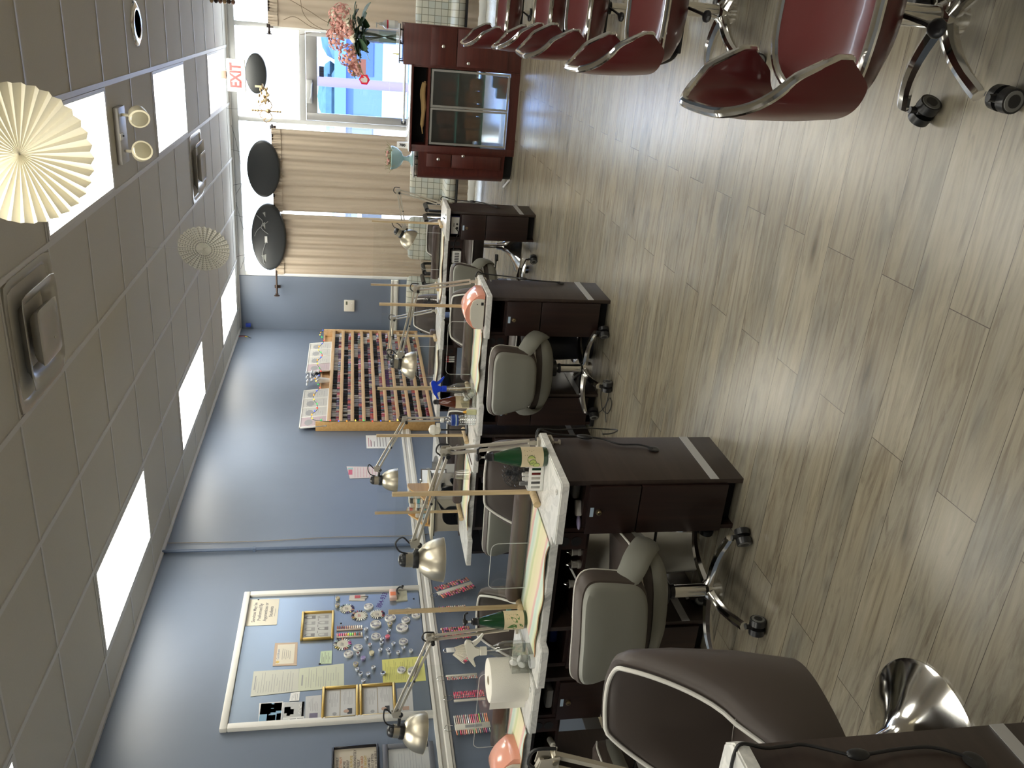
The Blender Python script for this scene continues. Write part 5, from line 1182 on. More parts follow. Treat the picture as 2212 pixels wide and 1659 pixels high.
for z, hs in ((.324, (.12, .14, .13, .15, .11)), (.564, (.13, .16, .12, .14)), (.086, (.09, .13))):
    for q, h in enumerate(hs):
        x = 2.80+q*(.57/len(hs)) if z > .1 else 3.20+q*.09; m = CB[(k*5+q) % 6]
        b = B(); b.box(-.05, .05, -.06, .06, 0, h, 0, .002); o = obj('display_box', b, m); o.location = (x+.03, 8.22, z+.0002)
        tag(o, 'blurred carton on the %s glass level of the cherry counter, %s from the left' % ({.324: 'middle', .564: 'top', .086: 'bottom'}[z], ('first', 'second', 'third', 'fourth', 'fifth')[q]), 'box', 'cartons in the display cabinet'); k += 1
for q in range(3):
    b = B(); b.box(-.03, .03, -.05, .05, 0, .045, 0, .001); b.box(-.022, .022, -.051, -.049, .012, .03, 1); o = obj('small_carton', b, [CB[4], CB[0]]); o.location = (3.34-.0*q, 8.08+.12*(q % 2), .0862+.0455*q if q < 2 else .0862); 
    if q == 2: o.location = (3.27, 8.10, .0862)
    elif q == 1: o.location = (3.34, 8.08, .1314)
    tag(o, ('lower small red printed carton at the bottom right of the display', 'upper small red printed carton stacked at the bottom right of the display', 'small red printed carton beside the stacked pair in the display')[q], 'box', 'small red cartons in the display cabinet')
b = B(); b.tube([(-.23, 0, .0), (-.15, .0, .008), (0, -.01, .0), (.12, .0, .012), (.20, 0, .004), (.23, .0, -.008)], [.006, .018, .024, .026, .022, .008], 10, 0, smooth=3)
o = obj('folded_cloth', b, mat('tan_cloth', (.62, .42, .18), .8, bump=.6, bscale=60)); o.location = (3.06, 8.09, .8588); tag(o, 'long tan rolled cloth lying in the dark niche of the cherry counter', 'cloth')
def wire_rail(x0, x1, z, label):
    t = thing('wire_rail', label, 'rail', ((x0+x1)/2, 8.06, z)); h = (x1-x0)/2
    b = B(); b.box(-h, h, -.005, .005, .026, .033); b.box(-h, h, .335, .345, .026, .033)
    for x in (-h+.02, 0, h-.05): b.cyl((x, 0, 0), (x, 0, .03), .005, n=8); b.cyl((x, .34, 0), (x, .34, .03), .005, n=8)
    obj('rail_frame', b, M_black, t); obj('tray_glass', B().box(-h, h, -.005, .345, .0331, .039), mat('tray_glass', (.70, .72, .74), .08), t)
wire_rail(2.43, 2.675, .896, 'low black rail with a glass tray under the bowl planter')
wire_rail(3.43, 3.755, 1.061, 'low black rail with a glass tray under the flower vase')
# number card
t = thing('number_card', 'white number card standing on the cherry counter beside the bowl planter', 'card', (2.712, 8.12, .9912), .0)
b = B(); b.prism([(-.02, 0), (.02, 0), (.002, .10), (-.002, .10)], -.028, .028, 'x'); obj('tent_card', b, M_wht, t)
b = B(); b.text('780', .034, T(0, -.018, .05) @ RX(PI/2-.18) @ RZ(-PI/2), 0, .0008, 'CENTER', .0012, 1.15); obj('numerals', b, M_black, t)
# bowl planter
def planter():
    rd = random.Random(6); t = thing('bowl_planter', 'pale teal pedestal bowl filled with dried grass and pink tufts', 'planter', (2.575, 8.22, .9352))
    b = B(); b.lathe([(0, 0), (.072, 0), (.074, .006), (.03, .03), (.018, .06), (.02, .085), (.06, .105), (.098, .15), (.112, .20), (.106, .205), (.09, .15), (0, .13)], n=32); obj('bowl', b, mat('teal_glaze', (.28, .42, .42), .25, coat=.4), t)
    g = B()
    for k in range(150):
        a, r = rd.uniform(0, 6.28), rd.uniform(0, .10); x, y = r*math.cos(a), r*math.sin(a); g.tube([(x, y, .16), (x*1.15+rd.uniform(-.02, .02), y*1.15, .20), (x*1.3+rd.uniform(-.05, .05), y*1.3+rd.uniform(-.03, .03), .205+rd.uniform(.0, .055))], .0022, 4, k % 3)
    o = obj('dried_grass', g, [mat('grass_olive', (.22, .24, .12), .9), mat('grass_tan', (.40, .34, .22), .9), mat('grass_pale', (.52, .50, .36), .9)], t); o['kind'] = 'stuff'
    p = B()
    for k in range(10): p.sph((rd.uniform(-.06, .06), rd.uniform(-.06, .03), .225+rd.uniform(-.01, .015)), (.018, .016, .010), 0, 6)
    obj('pink_tufts', p, mat('tuft_pink', (.58, .26, .24), .8), t)
planter()
# vase of flowers
def flowers():
    rd = random.Random(12); t = thing('flower_vase', 'tall glass vase of pink hydrangeas and white roses on the cherry counter', 'vase of flowers', (3.63, 8.22, 1.1002))
    b = B(); b.lathe([(0, 0), (.060, 0), (.062, .02), (.060, .30), (.068, .335), (.063, .335), (.055, .3), (.056, .02), (0, .018)], n=28); obj('vase', b, clear('vase_glass', (.88, .92, .94), .12), t)
    w_ = B(); w_.lathe([(0, .02), (.053, .02), (.053, .17), (0, .17)], n=24); obj('water', w_, clear('vase_water', (.86, .92, .86), .04), t)
    M_st = mat('stem_green', (.05, .09, .03), .6); M_lf = mat('leaf_green', (.035, .08, .035), .5); M_lf2 = mat('leaf_light', (.16, .27, .07), .5)
    M_pk = mat('hydrangea_pink', (.80, .42, .36), .7); M_rs = mat('rose_cream', (.80, .74, .58), .7)
    pos = [(-.18, -.02, .43, .10), (-.04, -.03, .53, .10), (.13, .0, .50, .115), (-.28, .0, .37, .075), (.04, -.06, .44, .08)]
    for k in range(14):
        a = rd.uniform(0, 6.28); s = B(); s.tube([(.03*math.cos(a), .03*math.sin(a), .02), (-.02*math.cos(a), -.02*math.sin(a), .2), (-.05*math.cos(a)-.02, -.05*math.sin(a), .38)], .003, 6, smooth=4); obj('stem', s, M_st, t)
    for x, y, z, r in pos:
        h = B()
        for k in range(110):
            th, ph = math.acos(rd.uniform(-.6, 1)), rd.uniform(0, 6.28); d = Vector((math.sin(th)*math.cos(ph), math.sin(th)*math.sin(ph), math.cos(th)))
            h.mark(); h.sph((0, 0, 0), (.019, .013, .004), 0, 5); q = d.to_track_quat('Z', 'Y').to_matrix().to_4x4() @ RZ(rd.uniform(0, 3)); q.translation = Vector((x, y, z))+d*r*rd.uniform(.82, 1.05); h.xf(q)
        obj('hydrangea_head', h, M_pk, t, smooth=80)
    for x, y, z in ((.08, -.10, .50-.06), (-.03, -.11, .395), (.16, -.02, .56)):
        h = B()
        for k in range(9):
            a = k*2.4; r = .006+.0042*k; h.mark(); h.sph((0, 0, 0), (.006, .026, .026), 0, 8); h.xf(T(x+r*math.cos(a), y+r*.8*math.sin(a), z+.006*(k % 3)) @ RZ(a) @ RY(-.25-.06*k))
        obj('rose_head', h, M_rs, t, smooth=80)
    def leaf(x, y, z, L_, az, tilt, m, k):
        b = B(); b.mark()
        b.sheet(lambda u, v: (u*L_, (v-.5)*L_*.62*math.sin(PI*min(.999, u*.92+.06))**.8, -.25*L_*(u-.4)**2+abs(v-.5)*.06*L_), 8, 4, .0012); b.xf(T(x, y, z) @ RZ(az) @ RY(tilt)); obj('leaf', b, m, t, smooth=80)
    for k in range(44):
        a = rd.uniform(0, 6.28); leaf(rd.uniform(-.16, .14), rd.uniform(-.12, .08), rd.uniform(.30, .42), rd.uniform(.11, .18), a, rd.uniform(-.3, .7), M_lf, k)
    for x, z, az, m in ((-.20, .36, 3.0, M_lf2), (-.26, .33, 3.5, M_lf2), (-.30, .40, 2.8, M_lf2), (-.24, .45, 3.3, M_lf), (.05, .62, .5, M_lf2), (-.13, .28, 3.4, M_lf2)): leaf(x, -.06, z, .08, az, .3, m, 0)
    for k, pts in enumerate((((.02, 0, .38), (.08, .02, .62), (.16, .03, .78), (.24, .0, .95)), ((.0, 0, .38), (.02, .03, .66), (.12, .05, .82), (.30, .04, .86)), ((-.02, 0, .4), (-.01, .02, .7), (-.04, .03, .86)), ((.03, 0, .4), (.02, .05, .72), (.1, .06, .9), (.07, .06, 1.0)))):
        b = B(); b.tube(pts, .0025, 5, smooth=5); obj('twig', b, mat('twig_brown', (.20, .15, .10), .8), t)
flowers()
t = thing('sanitizer_bottle', 'clear pump bottle with a red label behind the flower vase', 'bottle', (3.735, 8.34, 1.1002))
b = B(); b.lathe([(0, 0), (.034, 0), (.036, .01), (.036, .115), (.015, .135), (.013, .15)], n=22); obj('bottle_body', b, mat('clear_gel', (.62, .60, .58), .15), t)
b = B(); b.lathe([(.0365, .03), (.0365, .085)], n=22); b.lathe([(.037, .085), (.037, .10)], n=22, m=1); obj('bottle_label', b, [M_wht, mat('label_red', (.55, .03, .05), .5)], t)
b = B(); b.lathe([(.015, .15), (.015, .165), (.004, .167), (.004, .19), (0, .19)], n=14); b.box(-.035, .008, -.006, .006, .186, .196, 0, .002); obj('pump', b, M_wht, t)
b = B(); b.cyl((0, 0, 0), (0, 0, .05), .007, .004, n=10); o = obj('yellow_marker', b, mat('marker_yellow', (.75, .60, .05), .4)); o.location = (3.50, 8.13, 1.1002); tag(o, 'small yellow marker stub beside the flower vase', 'marker')
# door stop on the floor
b = B(); b.cyl((0, 0, .012), (.12, -.28, .012), .010, n=10); o = obj('white_rod', b, M_wht); o.location = (2.33, 8.35, .0); tag(o, 'short white rod lying on the floor by the cherry counter', 'rod')

# ================================================================== things on the tables
ZT = .75
M_gglass = mat('green_bottle', (.012, .05, .018), .08, coat=.5); M_amber = mat('amber_bottle', (.10, .022, .008), .08, coat=.5); M_blab = mat('label_tan', (.62, .52, .34), .7)
M_cuc = mat('cucumber', (.42, .48, .14), .6); M_cucr = mat('cucumber_rind', (.05, .11, .03), .6); M_leafp = mat('label_leaf', (.08, .18, .05), .6); M_wipe = mat('clear_body', (.60, .61, .60), .12)
def pump_bottle(label, x, y, glass, art, face=-1.1, pump=True):
    t = thing('pump_bottle', label, 'bottle', (x, y, ZT+.0002), face+PI/2)
    b = B(); b.lathe([(0, 0), (.036, 0), (.0385, .004), (.0385, .105), (.0375, .115), (.030, .15), (.022, .18), (.015, .205), (.0135, .215)], n=30); obj('bottle_body', b, glass, t)
    l = B(); rows = [[(.0392*math.cos(a*PI/24), .0392*math.sin(a*PI/24), z) for a in range(-29, 6)] for z in (.018, .104)]
    rows = [[(.0392*math.cos(-PI/2+a*2.6/30), .0392*math.sin(-PI/2+a*2.6/30), z) for a in range(-30, 31)] for z in (.018, .104)]
    l.faces(rows, 0)
    def disc(u, z, r, m, d=.0002):
        n = 18; c = [(.0394+d, u/.0392+r*math.cos(2*PI*k/n)/.0392, z+r*math.sin(2*PI*k/n)) for k in range(n)]; l.fan([l.bm.verts.new((R_*math.cos(-PI/2+a), R_*math.sin(-PI/2+a), zz)) for R_, a, zz in c], m)
    def blob(pts, m, d=.0003): l.fan([l.bm.verts.new(((.0394+d)*math.cos(-PI/2+u/.0392), (.0394+d)*math.sin(-PI/2+u/.0392), z)) for u, z in pts], m)
    ms = [M_blab, M_cucr, M_cuc, mat('label_ink', (.10, .09, .06), .7), M_leafp]
    if art == 'cucumber':
        for u, z, r, d in ((.0, .066, .0165, .0002), (-.013, .060, .0145, .0006), (-.026, .044, .013, .001)): disc(u, z, r, 1, d); disc(u, z, r*.86, 2, d+.0002)
    elif art == 'leaves':
        for u, z, a, L_ in ((-.01, .05, 1.9, .045), (-.012, .05, 2.7, .035), (.0, .045, .9, .04), (.01, .04, .3, .03), (-.005, .04, -2.3, .025)):
            w_ = L_*.2; ca, sa = math.cos(a), math.sin(a); blob([(u+ca*L_*s-sa*w_*q, z+sa*L_*s+ca*w_*q) for s, q in ((0, 0), (.25, .8), (.5, 1), (.8, .5), (1, 0), (.8, -.5), (.5, -1), (.25, -.8))], 4)
    else:
        for k in range(3): blob([(-.03+.012*k, .03+.006*k), (-.01+.012*k, .066+.006*k), (-.007+.012*k, .066+.006*k), (-.026+.012*k, .03+.006*k)], 3)
    for k in range(5): blob([(.016, .09-.009*k), (.038-.004*(k % 2), .09-.009*k), (.038-.004*(k % 2), .092-.009*k), (.016, .092-.009*k)], 3)
    obj('bottle_label', l, ms, t, smooth=0)
    c = B(); c.lathe([(.0155, .208), (.0175, .212), (.0155, .217), (.0155, .235), (.010, .237), (.010, .241)], n=18)
    if pump: c.lathe([(.004, .241), (.004, .262)], n=10, m=1); c.lathe([(.006, .256), (.009, .262), (.016, .264), (.016, .272), (.012, .276), (0, .277)], n=18); c.box(-.002, .034, -.006, .006, .266, .274, 0, .002); c.tube([(.03, 0, .27), (.038, 0, .262), (.039, 0, .255)], .004, 6)
    obj('pump_head' if pump else 'bottle_cap', c, [M_black, M_wht], t)
    return t
pump_bottle('green glass pump bottle with cucumber slices on its label', 2.318, 2.80, M_gglass, 'cucumber', -1.35)
pump_bottle('green glass pump bottle with leaves on its label, beside the white spray bottle', 1.515, 2.82, M_gglass, 'leaves', -1.2)
pump_bottle('brown glass bottle with a tan label, beside the blue-headed spray bottle', 1.638, 4.755, M_amber, 'sticks', -1.2, False)
def spray(label, x, y, head, body_m, rz, name='spray_bottle'):
    t = thing(name, label, 'spray bottle', (x, y, ZT+.0002), rz)
    b = B(); b.lathe([(0, 0), (.036, 0), (.038, .005), (.038, .09), (.030, .12), (.018, .145), (.015, .17)], n=26); obj('bottle_body', b, body_m, t)
    b = B(); b.lathe([(.0185, .168), (.0185, .195), (.014, .197)], n=20); obj('collar', b, head, t)
    b = B(); b.prism([(-.016, .196), (.014, .196), (.018, .222), (.046, .232), (.052, .256), (.036, .264), (-.03, .248), (-.068, .218), (-.064, .212), (-.03, .228), (-.018, .222)], -.011, .011, 'y'); bmesh.ops.bevel(b.bm, geom=list(b.bm.edges), offset=.003, segments=2, affect='EDGES'); obj('spray_head', b, head, t)
    b = B(); b.prism([(.022, .232), (.040, .234), (.052, .212), (.078, .186), (.074, .181), (.044, .198), (.028, .216)], -.007, .007, 'y'); obj('trigger', b, head, t)
    b = B(); b.tube([(0, 0, .17), (.002, 0, .1), (.01, 0, .01)], .003, 6); obj('dip_tube', b, M_wht, t)
M_clearb = clear('clear_bottle', (.86, .87, .86), .10)
spray('clear spray bottle with a white trigger head beside the paper roll', 1.372, 2.80, M_offw, M_clearb, .35)
spray('clear spray bottle with a bright blue trigger head', 1.745, 4.72, mat('blue_head', (.01, .05, .55), .3), M_clearb, .25)
# containers of cotton pads
def pads(label, x, y, n, seed):
    rd = random.Random(seed); t = thing('pad_box', label, 'container', (x, y, ZT+.0002), .1)
    b = B()
    for a in ((-.045, .045, -.04, -.038), (-.045, .045, .038, .04), (-.045, -.043, -.04, .04), (.043, .045, -.04, .04)): b.box(*a, .0, .085)
    b.box(-.045, .045, -.04, .04, 0, .002); obj('clear_box', b, clear('box_acrylic', (.93, .94, .93), .07), t, smooth=0)
    for k in range(n):
        c = B(); c.mark(); c.lathe([(0, -.004), (.016, -.004), (.018, 0), (.016, .004), (0, .004)], n=16); c.xf(T(rd.uniform(-.022, .022), rd.uniform(-.018, .018), .022+.06*k/n) @ RX(rd.uniform(-1.4, 1.4)) @ RY(rd.uniform(-1.2, 1.2))); obj('cotton_pad', c, M_wht, t)
pads('clear box of white cotton pads in front of the white spray bottle', 1.425, 2.685, 6, 1)
pads('clear box of white pads in front of the blue-headed spray bottle', 1.735, 4.60, 5, 2)
# paper towel roll
t = thing('paper_roll', 'fat white paper towel roll standing on the table below the notice board', 'paper roll', (1.268, 2.735, ZT+.0002))
b = B(); b.lathe([(.02, 0), (.090, 0), (.092, .004), (.092, .158), (.090, .162), (.02, .162), (.02, 0)], n=48); obj('roll', b, M_towelw, t)
b = B(); b.lathe([(.019, .001), (.019, .163), (.0165, .163), (.0165, .001)], n=20); obj('core', b, mat('card_core', (.40, .32, .22), .9), t)
b = B(); b.sheet(lambda u, v: (-.068-.045*u, -.056+.004*u, .004+v*.153), 6, 4, .001); obj('loose_sheet', b, M_towelw, t)
# striped towels
def towel_mat():
    m, nt, b = _new('striped_towel'); L = nt.links.new; N = nt.nodes.new
    tc = N('ShaderNodeTexCoord'); sx = N('ShaderNodeSeparateXYZ'); L(tc.outputs['Object'], sx.inputs[0])
    mm = N('ShaderNodeMath'); mm.operation = 'MULTIPLY_ADD'; mm.inputs[1].default_value = .16; L(sx.outputs[0], mm.inputs[0]); L(sx.outputs[1], mm.inputs[2])
    m2 = N('ShaderNodeMath'); m2.operation = 'MULTIPLY'; m2.inputs[1].default_value = 4.6; L(mm.outputs[0], m2.inputs[0]); m3 = N('ShaderNodeMath'); m3.operation = 'FRACT'; L(m2.outputs[0], m3.inputs[0])
    r = ramp(nt, [(0, (.70, .66, .42)), (.16, (.72, .68, .45)), (.22, (.55, .60, .34)), (.30, (.58, .62, .38)), (.34, (.68, .70, .55)), (.5, (.52, .64, .55)), (.6, (.60, .68, .58)), (.64, (.68, .42, .38)), (.72, (.70, .48, .42)), (.76, (.74, .66, .46)), (1, (.72, .66, .44))])
    L(m3.outputs[0], r.inputs[0]); L(r.outputs[0], b.inputs['Base Color']); b.inputs['Roughness'].default_value = .95
    return m
M_striped = towel_mat(); M_cloth = mat('cream_towel', (.66, .63, .48), .95, bump=.4, bscale=200)
def towel(label, x0, x1, y0, y1, seed, m=None, rz=0.):
    rd = random.Random(seed); p = [rd.uniform(0, 6) for _ in range(3)]; cx, cy = (x0+x1)/2, (y0+y1)/2; hx, hy = (x1-x0)/2, (y1-y0)/2
    t = thing('towel', label, 'towel', (cx, cy, ZT+.0015), rz)
    def f(u, v):
        x = (u*2-1)*hx; y = (v*2-1)*hy+.010*math.sin(u*9+p[0])*(1-v)+.006*math.sin(u*23+p[1])*(1-v); e = math.exp(-v*14)
        return (x, y, .004+.004*math.sin(u*11+p[2])*e+.003*e+.001*math.sin(u*17+v*7))
    b = B(); b.sheet(f, 48, 10, .003); obj('towel_cloth', b, m or M_striped, t, smooth=80)
    e = B(); e.tube([Vector(f(k/48, 0))+Vector((0, -.003, .001)) for k in range(49)], .0022, 5); obj('towel_hem', e, mat('hem_rust', (.40, .22, .12), .9), t)
towel('striped pastel towel spread before the brown arm cushion on the nearest full table', 1.50, 2.06, 2.60, 2.915, 1, rz=-.05)
towel('striped pastel towel on the table below the notice board', .50, 1.09, 2.61, 2.93, 2, rz=-.04)
towel('striped pastel towel beside the peach nail lamp', 1.80, 2.20, 4.50, 4.84, 3)
towel('rumpled cream towel along the farthest aisle table', 1.62, 2.20, 6.76, 6.94, 4, M_cloth)
towel('striped towel on the wall table before the nail dryer', .84, 1.25, 4.53, 4.83, 5)
towel('pale towel on the table below the polish rack', .70, 1.20, 6.74, 6.90, 6, M_cloth)
def cushion(label, x0, x1, y, r=.034):
    b = B(); h = (x1-x0)/2; rows = []
    for k, s in ((-1, .2), (-.995, .6), (-.98, .85), (-.95, 1), (-.5, 1), (0, 1), (.5, 1), (.95, 1), (.98, .85), (.995, .6), (1, .2)): rows.append([(k*h, r*1.35*s*math.copysign(abs(math.cos(2*PI*i/24))**.7, math.cos(2*PI*i/24)), r+r*s*math.copysign(abs(math.sin(2*PI*i/24))**.7, math.sin(2*PI*i/24))) for i in range(24)])
    V = b.faces(rows, 0, cv=True); b.fan(V[0][::-1]); b.fan(V[-1]); o = obj('arm_cushion', b, mat('cushion_brown', (.062, .036, .030), .6, bump=.2, bscale=200), smooth=60); o.location = ((x0+x1)/2, y, ZT+.0005); tag(o, label, 'arm cushion', 'brown arm cushions')
cushion('long brown arm cushion behind the striped towel on the nearest full table', 1.51, 2.045, 3.005-.03)
cushion('brown arm cushion on the table with the peach nail lamp', 1.74, 2.14, 4.885, .03)
cushion('brown arm cushion on the farthest aisle table', 1.74, 2.20, 7.095, .034)
cushion('brown arm cushion on the wall table before the nail dryer', .82, 1.25, 4.90, .03)
cushion('brown arm cushion on the table below the notice board', .62, 1.04, 2.985, .034)
cushion('brown arm cushion on the table below the polish rack', .82, 1.26, 7.098, .026)
# white basket of small bottles
t = thing('slotted_basket', 'small white slotted basket of bottles beside the cucumber bottle', 'basket', (2.228, 2.83, ZT+.0002), .12)
b = B(); hx, hy, h = .062, .032, .062
for z0, z1 in ((0, .014), (.05, h)): b.box(-hx, hx, -hy, -hy+.003, z0, z1); b.box(-hx, hx, hy-.003, hy, z0, z1)
for k in range(7): x = -hx+.002+k*(2*hx-.01)/6; b.box(x, x+.008, -hy, -hy+.003, .014, .05); b.box(x, x+.008, hy-.003, hy, .014, .05)
b.box(-hx, -hx+.003, -hy, hy, 0, h); b.box(hx-.003, hx, -hy, hy, 0, h); b.box(-hx, hx, -hy, hy, 0, .003); obj('basket_body', b, M_wht, t)
for k, (x, c, cc, hh) in enumerate(((-.045, (.16, .16, .16), (.16, .16, .16), .085), (-.025, (.62, .6, .55), (.65, .64, .6), .075), (-.006, (.18, .02, .02), (.65, .64, .6), .078), (.014, (.02, .08, .05), (.012, .012, .012), .072), (.033, (.04, .10, .06), (.62, .6, .55), .07))):
    s = bpy.data.objects.new('small_bottle', None); COL.objects.link(s); s.location = (2.228+x*math.cos(.12), 2.832+x*.12, ZT+.0035); tag(s, ('grey-capped', 'white-capped clear', 'red white-capped', 'green black-capped', 'green white-capped')[k]+' small bottle standing in the white slotted basket', 'bottle', 'small bottles in the white basket')
    b = B(); b.lathe([(0, 0), (.009, 0), (.009, .04), (.006, .046)], n=12); obj('bottle_body', b, mat('sb_%d' % k, c, .2), s); b = B(); b.lathe([(.008, .046), (.0075, hh), (0, hh)], n=12); obj('bottle_cap', b, mat('sbc_%d' % k, cc, .35), s)
t = thing('dropper_bottle', 'small white bottle with a blue cap behind the white slotted basket', 'bottle', (2.245, 2.89, ZT+.0002))
b = B(); b.lathe([(0, 0), (.017, 0), (.018, .003), (.018, .05), (.009, .066)], n=18); obj('bottle_body', b, M_wht, t); b = B(); b.lathe([(.010, .066), (.010, .082), (.006, .09), (0, .091)], n=14); obj('bottle_cap', b, mat('cap_blue', (.01, .04, .45), .3), t)
t = thing('mesh_fan', 'small black wire-caged desk fan behind the cucumber bottle', 'fan', (2.17, 2.965-.03, ZT+.0002), .2)
def fan_parts(t, r=.055):
    b = B(); b.lathe([(0, 0), (.035, 0), (.035, .006), (.008, .012), (.006, .03)], n=18); obj('stand', b, M_black, t)
    c = B(); cz = .03+r
    for k in range(4): rr = r*(1-.22*k); c.tube([(rr*math.cos(2*PI*i/24), -.02*(1-k*.1), cz+rr*math.sin(2*PI*i/24)) for i in range(24)], .0013, 5, closed=True)
    for k in range(18): a = 2*PI*k/18; c.tube([(r*.1*math.cos(a), -.024, cz+r*.1*math.sin(a)), (r*math.cos(a), -.018, cz+r*math.sin(a)), (r*math.cos(a), .012, cz+r*math.sin(a)), (r*.1*math.cos(a), .022, cz+r*.1*math.sin(a))], .0011, 5)
    obj('cage', c, M_black, t)
    f = B()
    for k in range(4): f.mark(); f.sph((r*.45, 0, 0), (r*.38, .003, r*.22), 0, 8); f.xf(T(0, 0, cz) @ RY(PI/2*k) @ RX(.4))
    f.cyl((0, -.012, cz), (0, .012, cz), .012, n=14); obj('blades', f, mat('fan_blade', (.025, .025, .03), .3), t)
fan_parts(t)
t = thing('mesh_fan', 'small black wire-caged fan at the left end of the farthest aisle table', 'fan', (1.565, 6.93, ZT+.0002), .1); fan_parts(t, .058)
# peach nail lamps
def nail_lamp(label, x, y, rz=0.):
    t = thing('nail_lamp', label, 'nail lamp', (x, y, ZT+.0002), rz)
    prof = [(-.105, .0)]+[(-.105+.21*k/16-.004*math.sin(PI*k/16), .012+.10*math.sin(PI*(.10+.86*k/16))**.75) for k in range(17)]+[(.105, .0)]
    b = B(); rows = []
    for y_, s in ((-.10, .97), (-.092, 1), (.0, 1.02), (.08, 1), (.105, .9), (.112, .7)): rows.append([(px*s, y_, .006+pz*s) for px, pz in prof])
    V = b.faces(rows, 0, cv=True); b.fan(V[0][::-1]); b.fan(V[-1]); obj('shell', b, M_peach, t, smooth=50)
    f = B(); fp = [(-.100, .008), (.078, .008), (.080, .05), (.066, .075), (.03, .088), (-.04, .086), (-.088, .066), (-.101, .04)]; f.prism(fp, -.112, -.099, 'y'); bmesh.ops.bevel(f.bm, geom=[e for e in f.bm.edges], offset=.003, segments=2, affect='EDGES'); obj('end_panel', f, M_offw, t)
    p = B(); p.box(.045, .062, -.114, -.111, .014, .028); p.cyl((.05, -.114, .05), (.05, -.111, .05), .003, n=10); obj('socket', p, M_black, t)
    s = B(); s.box(-.09, .09, -.09, .09, 0, .007); obj('base_plate', s, mat('base_black', (.02, .02, .02), .5), t)
nail_lamp('peach and white nail lamp on the second full table, at its aisle end', 2.328, 4.585)
nail_lamp('peach nail lamp cut by the frame on the table below the notice board', .79, 2.70, .25)
# water bottle and friends
t = thing('water_bottle', 'ribbed clear water bottle with a blue label on the table with the peach lamp', 'bottle', (1.615, 4.545, ZT+.0002))
b = B(); pr = [(0, 0), (.030, 0)]
for k in range(9): pr += [(.0335, .004+.011*k), (.031, .0095+.011*k)]
pr += [(.0335, .105), (.0335, .15), (.022, .178), (.0135, .188), (.0125, .2)]
b.lathe(pr, n=24); obj('bottle_body', b, clear('pet_plastic', (.88, .90, .90), .14, .08), t)
b = B(); b.lathe([(.034, .108), (.034, .148)], n=24); obj('bottle_label', b, mat('label_blue', (.02, .06, .30), .4), t); b = B(); b.lathe([(.0345, .118), (.0345, .126)], n=24); obj('label_stripe', b, mat('label_sky', (.45, .58, .62), .4), t)
b = B(); b.lathe([(.0145, .195), (.0145, .213), (0, .214)], n=18); obj('bottle_cap', b, M_wht, t)
t = thing('glue_bottle', 'small pale yellow bottle with an orange tip next to the water bottle', 'bottle', (1.674, 4.535, ZT+.0002))
b = B(); b.box(-.016, .016, -.010, .010, 0, .062, 0, .005); obj('bottle_body', b, mat('pale_yellow', (.56, .56, .32), .4), t); b = B(); b.lathe([(.010, .062), (.009, .07), (.004, .082), (0, .083)], n=12); obj('nozzle', b, mat('nozzle_orange', (.80, .42, .04), .4), t)
t = thing('massage_head', 'white rounded lamp head on a thin stalk behind the brown bottle', 'device', (1.40, 4.84, ZT+.0002))
b = B(); b.lathe([(0, 0), (.04, 0), (.04, .01), (.006, .016), (.005, .17), (.012, .175)], n=18); obj('stalk', b, M_black, t)
b = B(); b.lathe([(.012, .175), (.028, .185), (.03, .21), (.034, .215), (.034, .225), (.026, .245), (.0, .254)], n=22); b.box(-.02, .045, -.012, .012, .18, .205, 0, .004); obj('head', b, M_offw, t)
t = thing('wire_basket', 'white coil wire basket behind the brown bottle', 'basket', (1.62, 4.83, ZT+.0002))
b = B(); 
for k in range(14): z = .006+.007*k; b.tube([(.045*math.cos(2*PI*i/20), .028*math.sin(2*PI*i/20), z) for i in range(20)], .0014, 5, closed=True)
for k in range(6): a = 2*PI*k/6; b.tube([(.045*math.cos(a), .028*math.sin(a), 0), (.045*math.cos(a), .028*math.sin(a), .10)], .0018, 5)
obj('coil', b, M_wht, t)
t = thing('plastic_cup', 'upturned clear plastic cup on the wall table by the dowel foot', 'cup', (1.18, 4.64, ZT+.0002)); b = B(); b.lathe([(.036, 0), (.034, .003), (.026, .085), (.024, .088), (0, .088)], n=24); obj('cup_body', b, clear('cup_clear', (.95, .95, .95), .10), t)
b = B(); b.cyl((0, 0, .0032), (.0, -.14, .0032), .0032, n=8, m=0); b.cyl((0, .0, .0032), (0, .05, .0032), .0022, n=8, m=1); b.cyl((0, .05, .0032), (0, .068, .0032), .003, .0005, 8, 2); o = obj('nail_brush', b, [mat('brush_maroon', (.06, .015, .012), .3), M_nickel, mat('bristle', (.35, .22, .12), .8)]); o.location = (1.30, 4.70, ZT+.0002); tag(o, 'thin maroon-handled nail brush on the wall table', 'brush')
b = B(); b.cyl((0, 0, .0035), (.0, .13, .0035), .0035, n=8); o = obj('black_pen', b, M_black); o.location = (2.33, 6.82, ZT+.0002); o.rotation_euler = (0, 0, .15); tag(o, 'black pen lying at the aisle end of the farthest table', 'pen')
t = thing('tape_roll', 'clear tape dispenser lying at the left end of the table with the leaf-label bottle', 'tape', (1.455, 2.63, ZT+.0002)); b = B(); b.lathe([(.022, 0), (.028, 0), (.028, .018), (.022, .018), (.022, 0)], n=24); obj('roll', b, M_wipe, t)
t = thing('teal_box', 'small teal and black box with a cord behind the leaf-label bottle', 'box', (1.445, 2.93, ZT+.0002), .2); b = B(); b.box(-.03, .03, -.018, .018, 0, .062, 0, .002); obj('box_body', b, M_black, t); b = B(); b.box(-.031, .031, -.0185, .0185, .045, .063); b.box(-.031, .031, -.0185, .0185, .008, .018); obj('teal_band', b, mat('teal_band', (.05, .28, .28), .5), t)

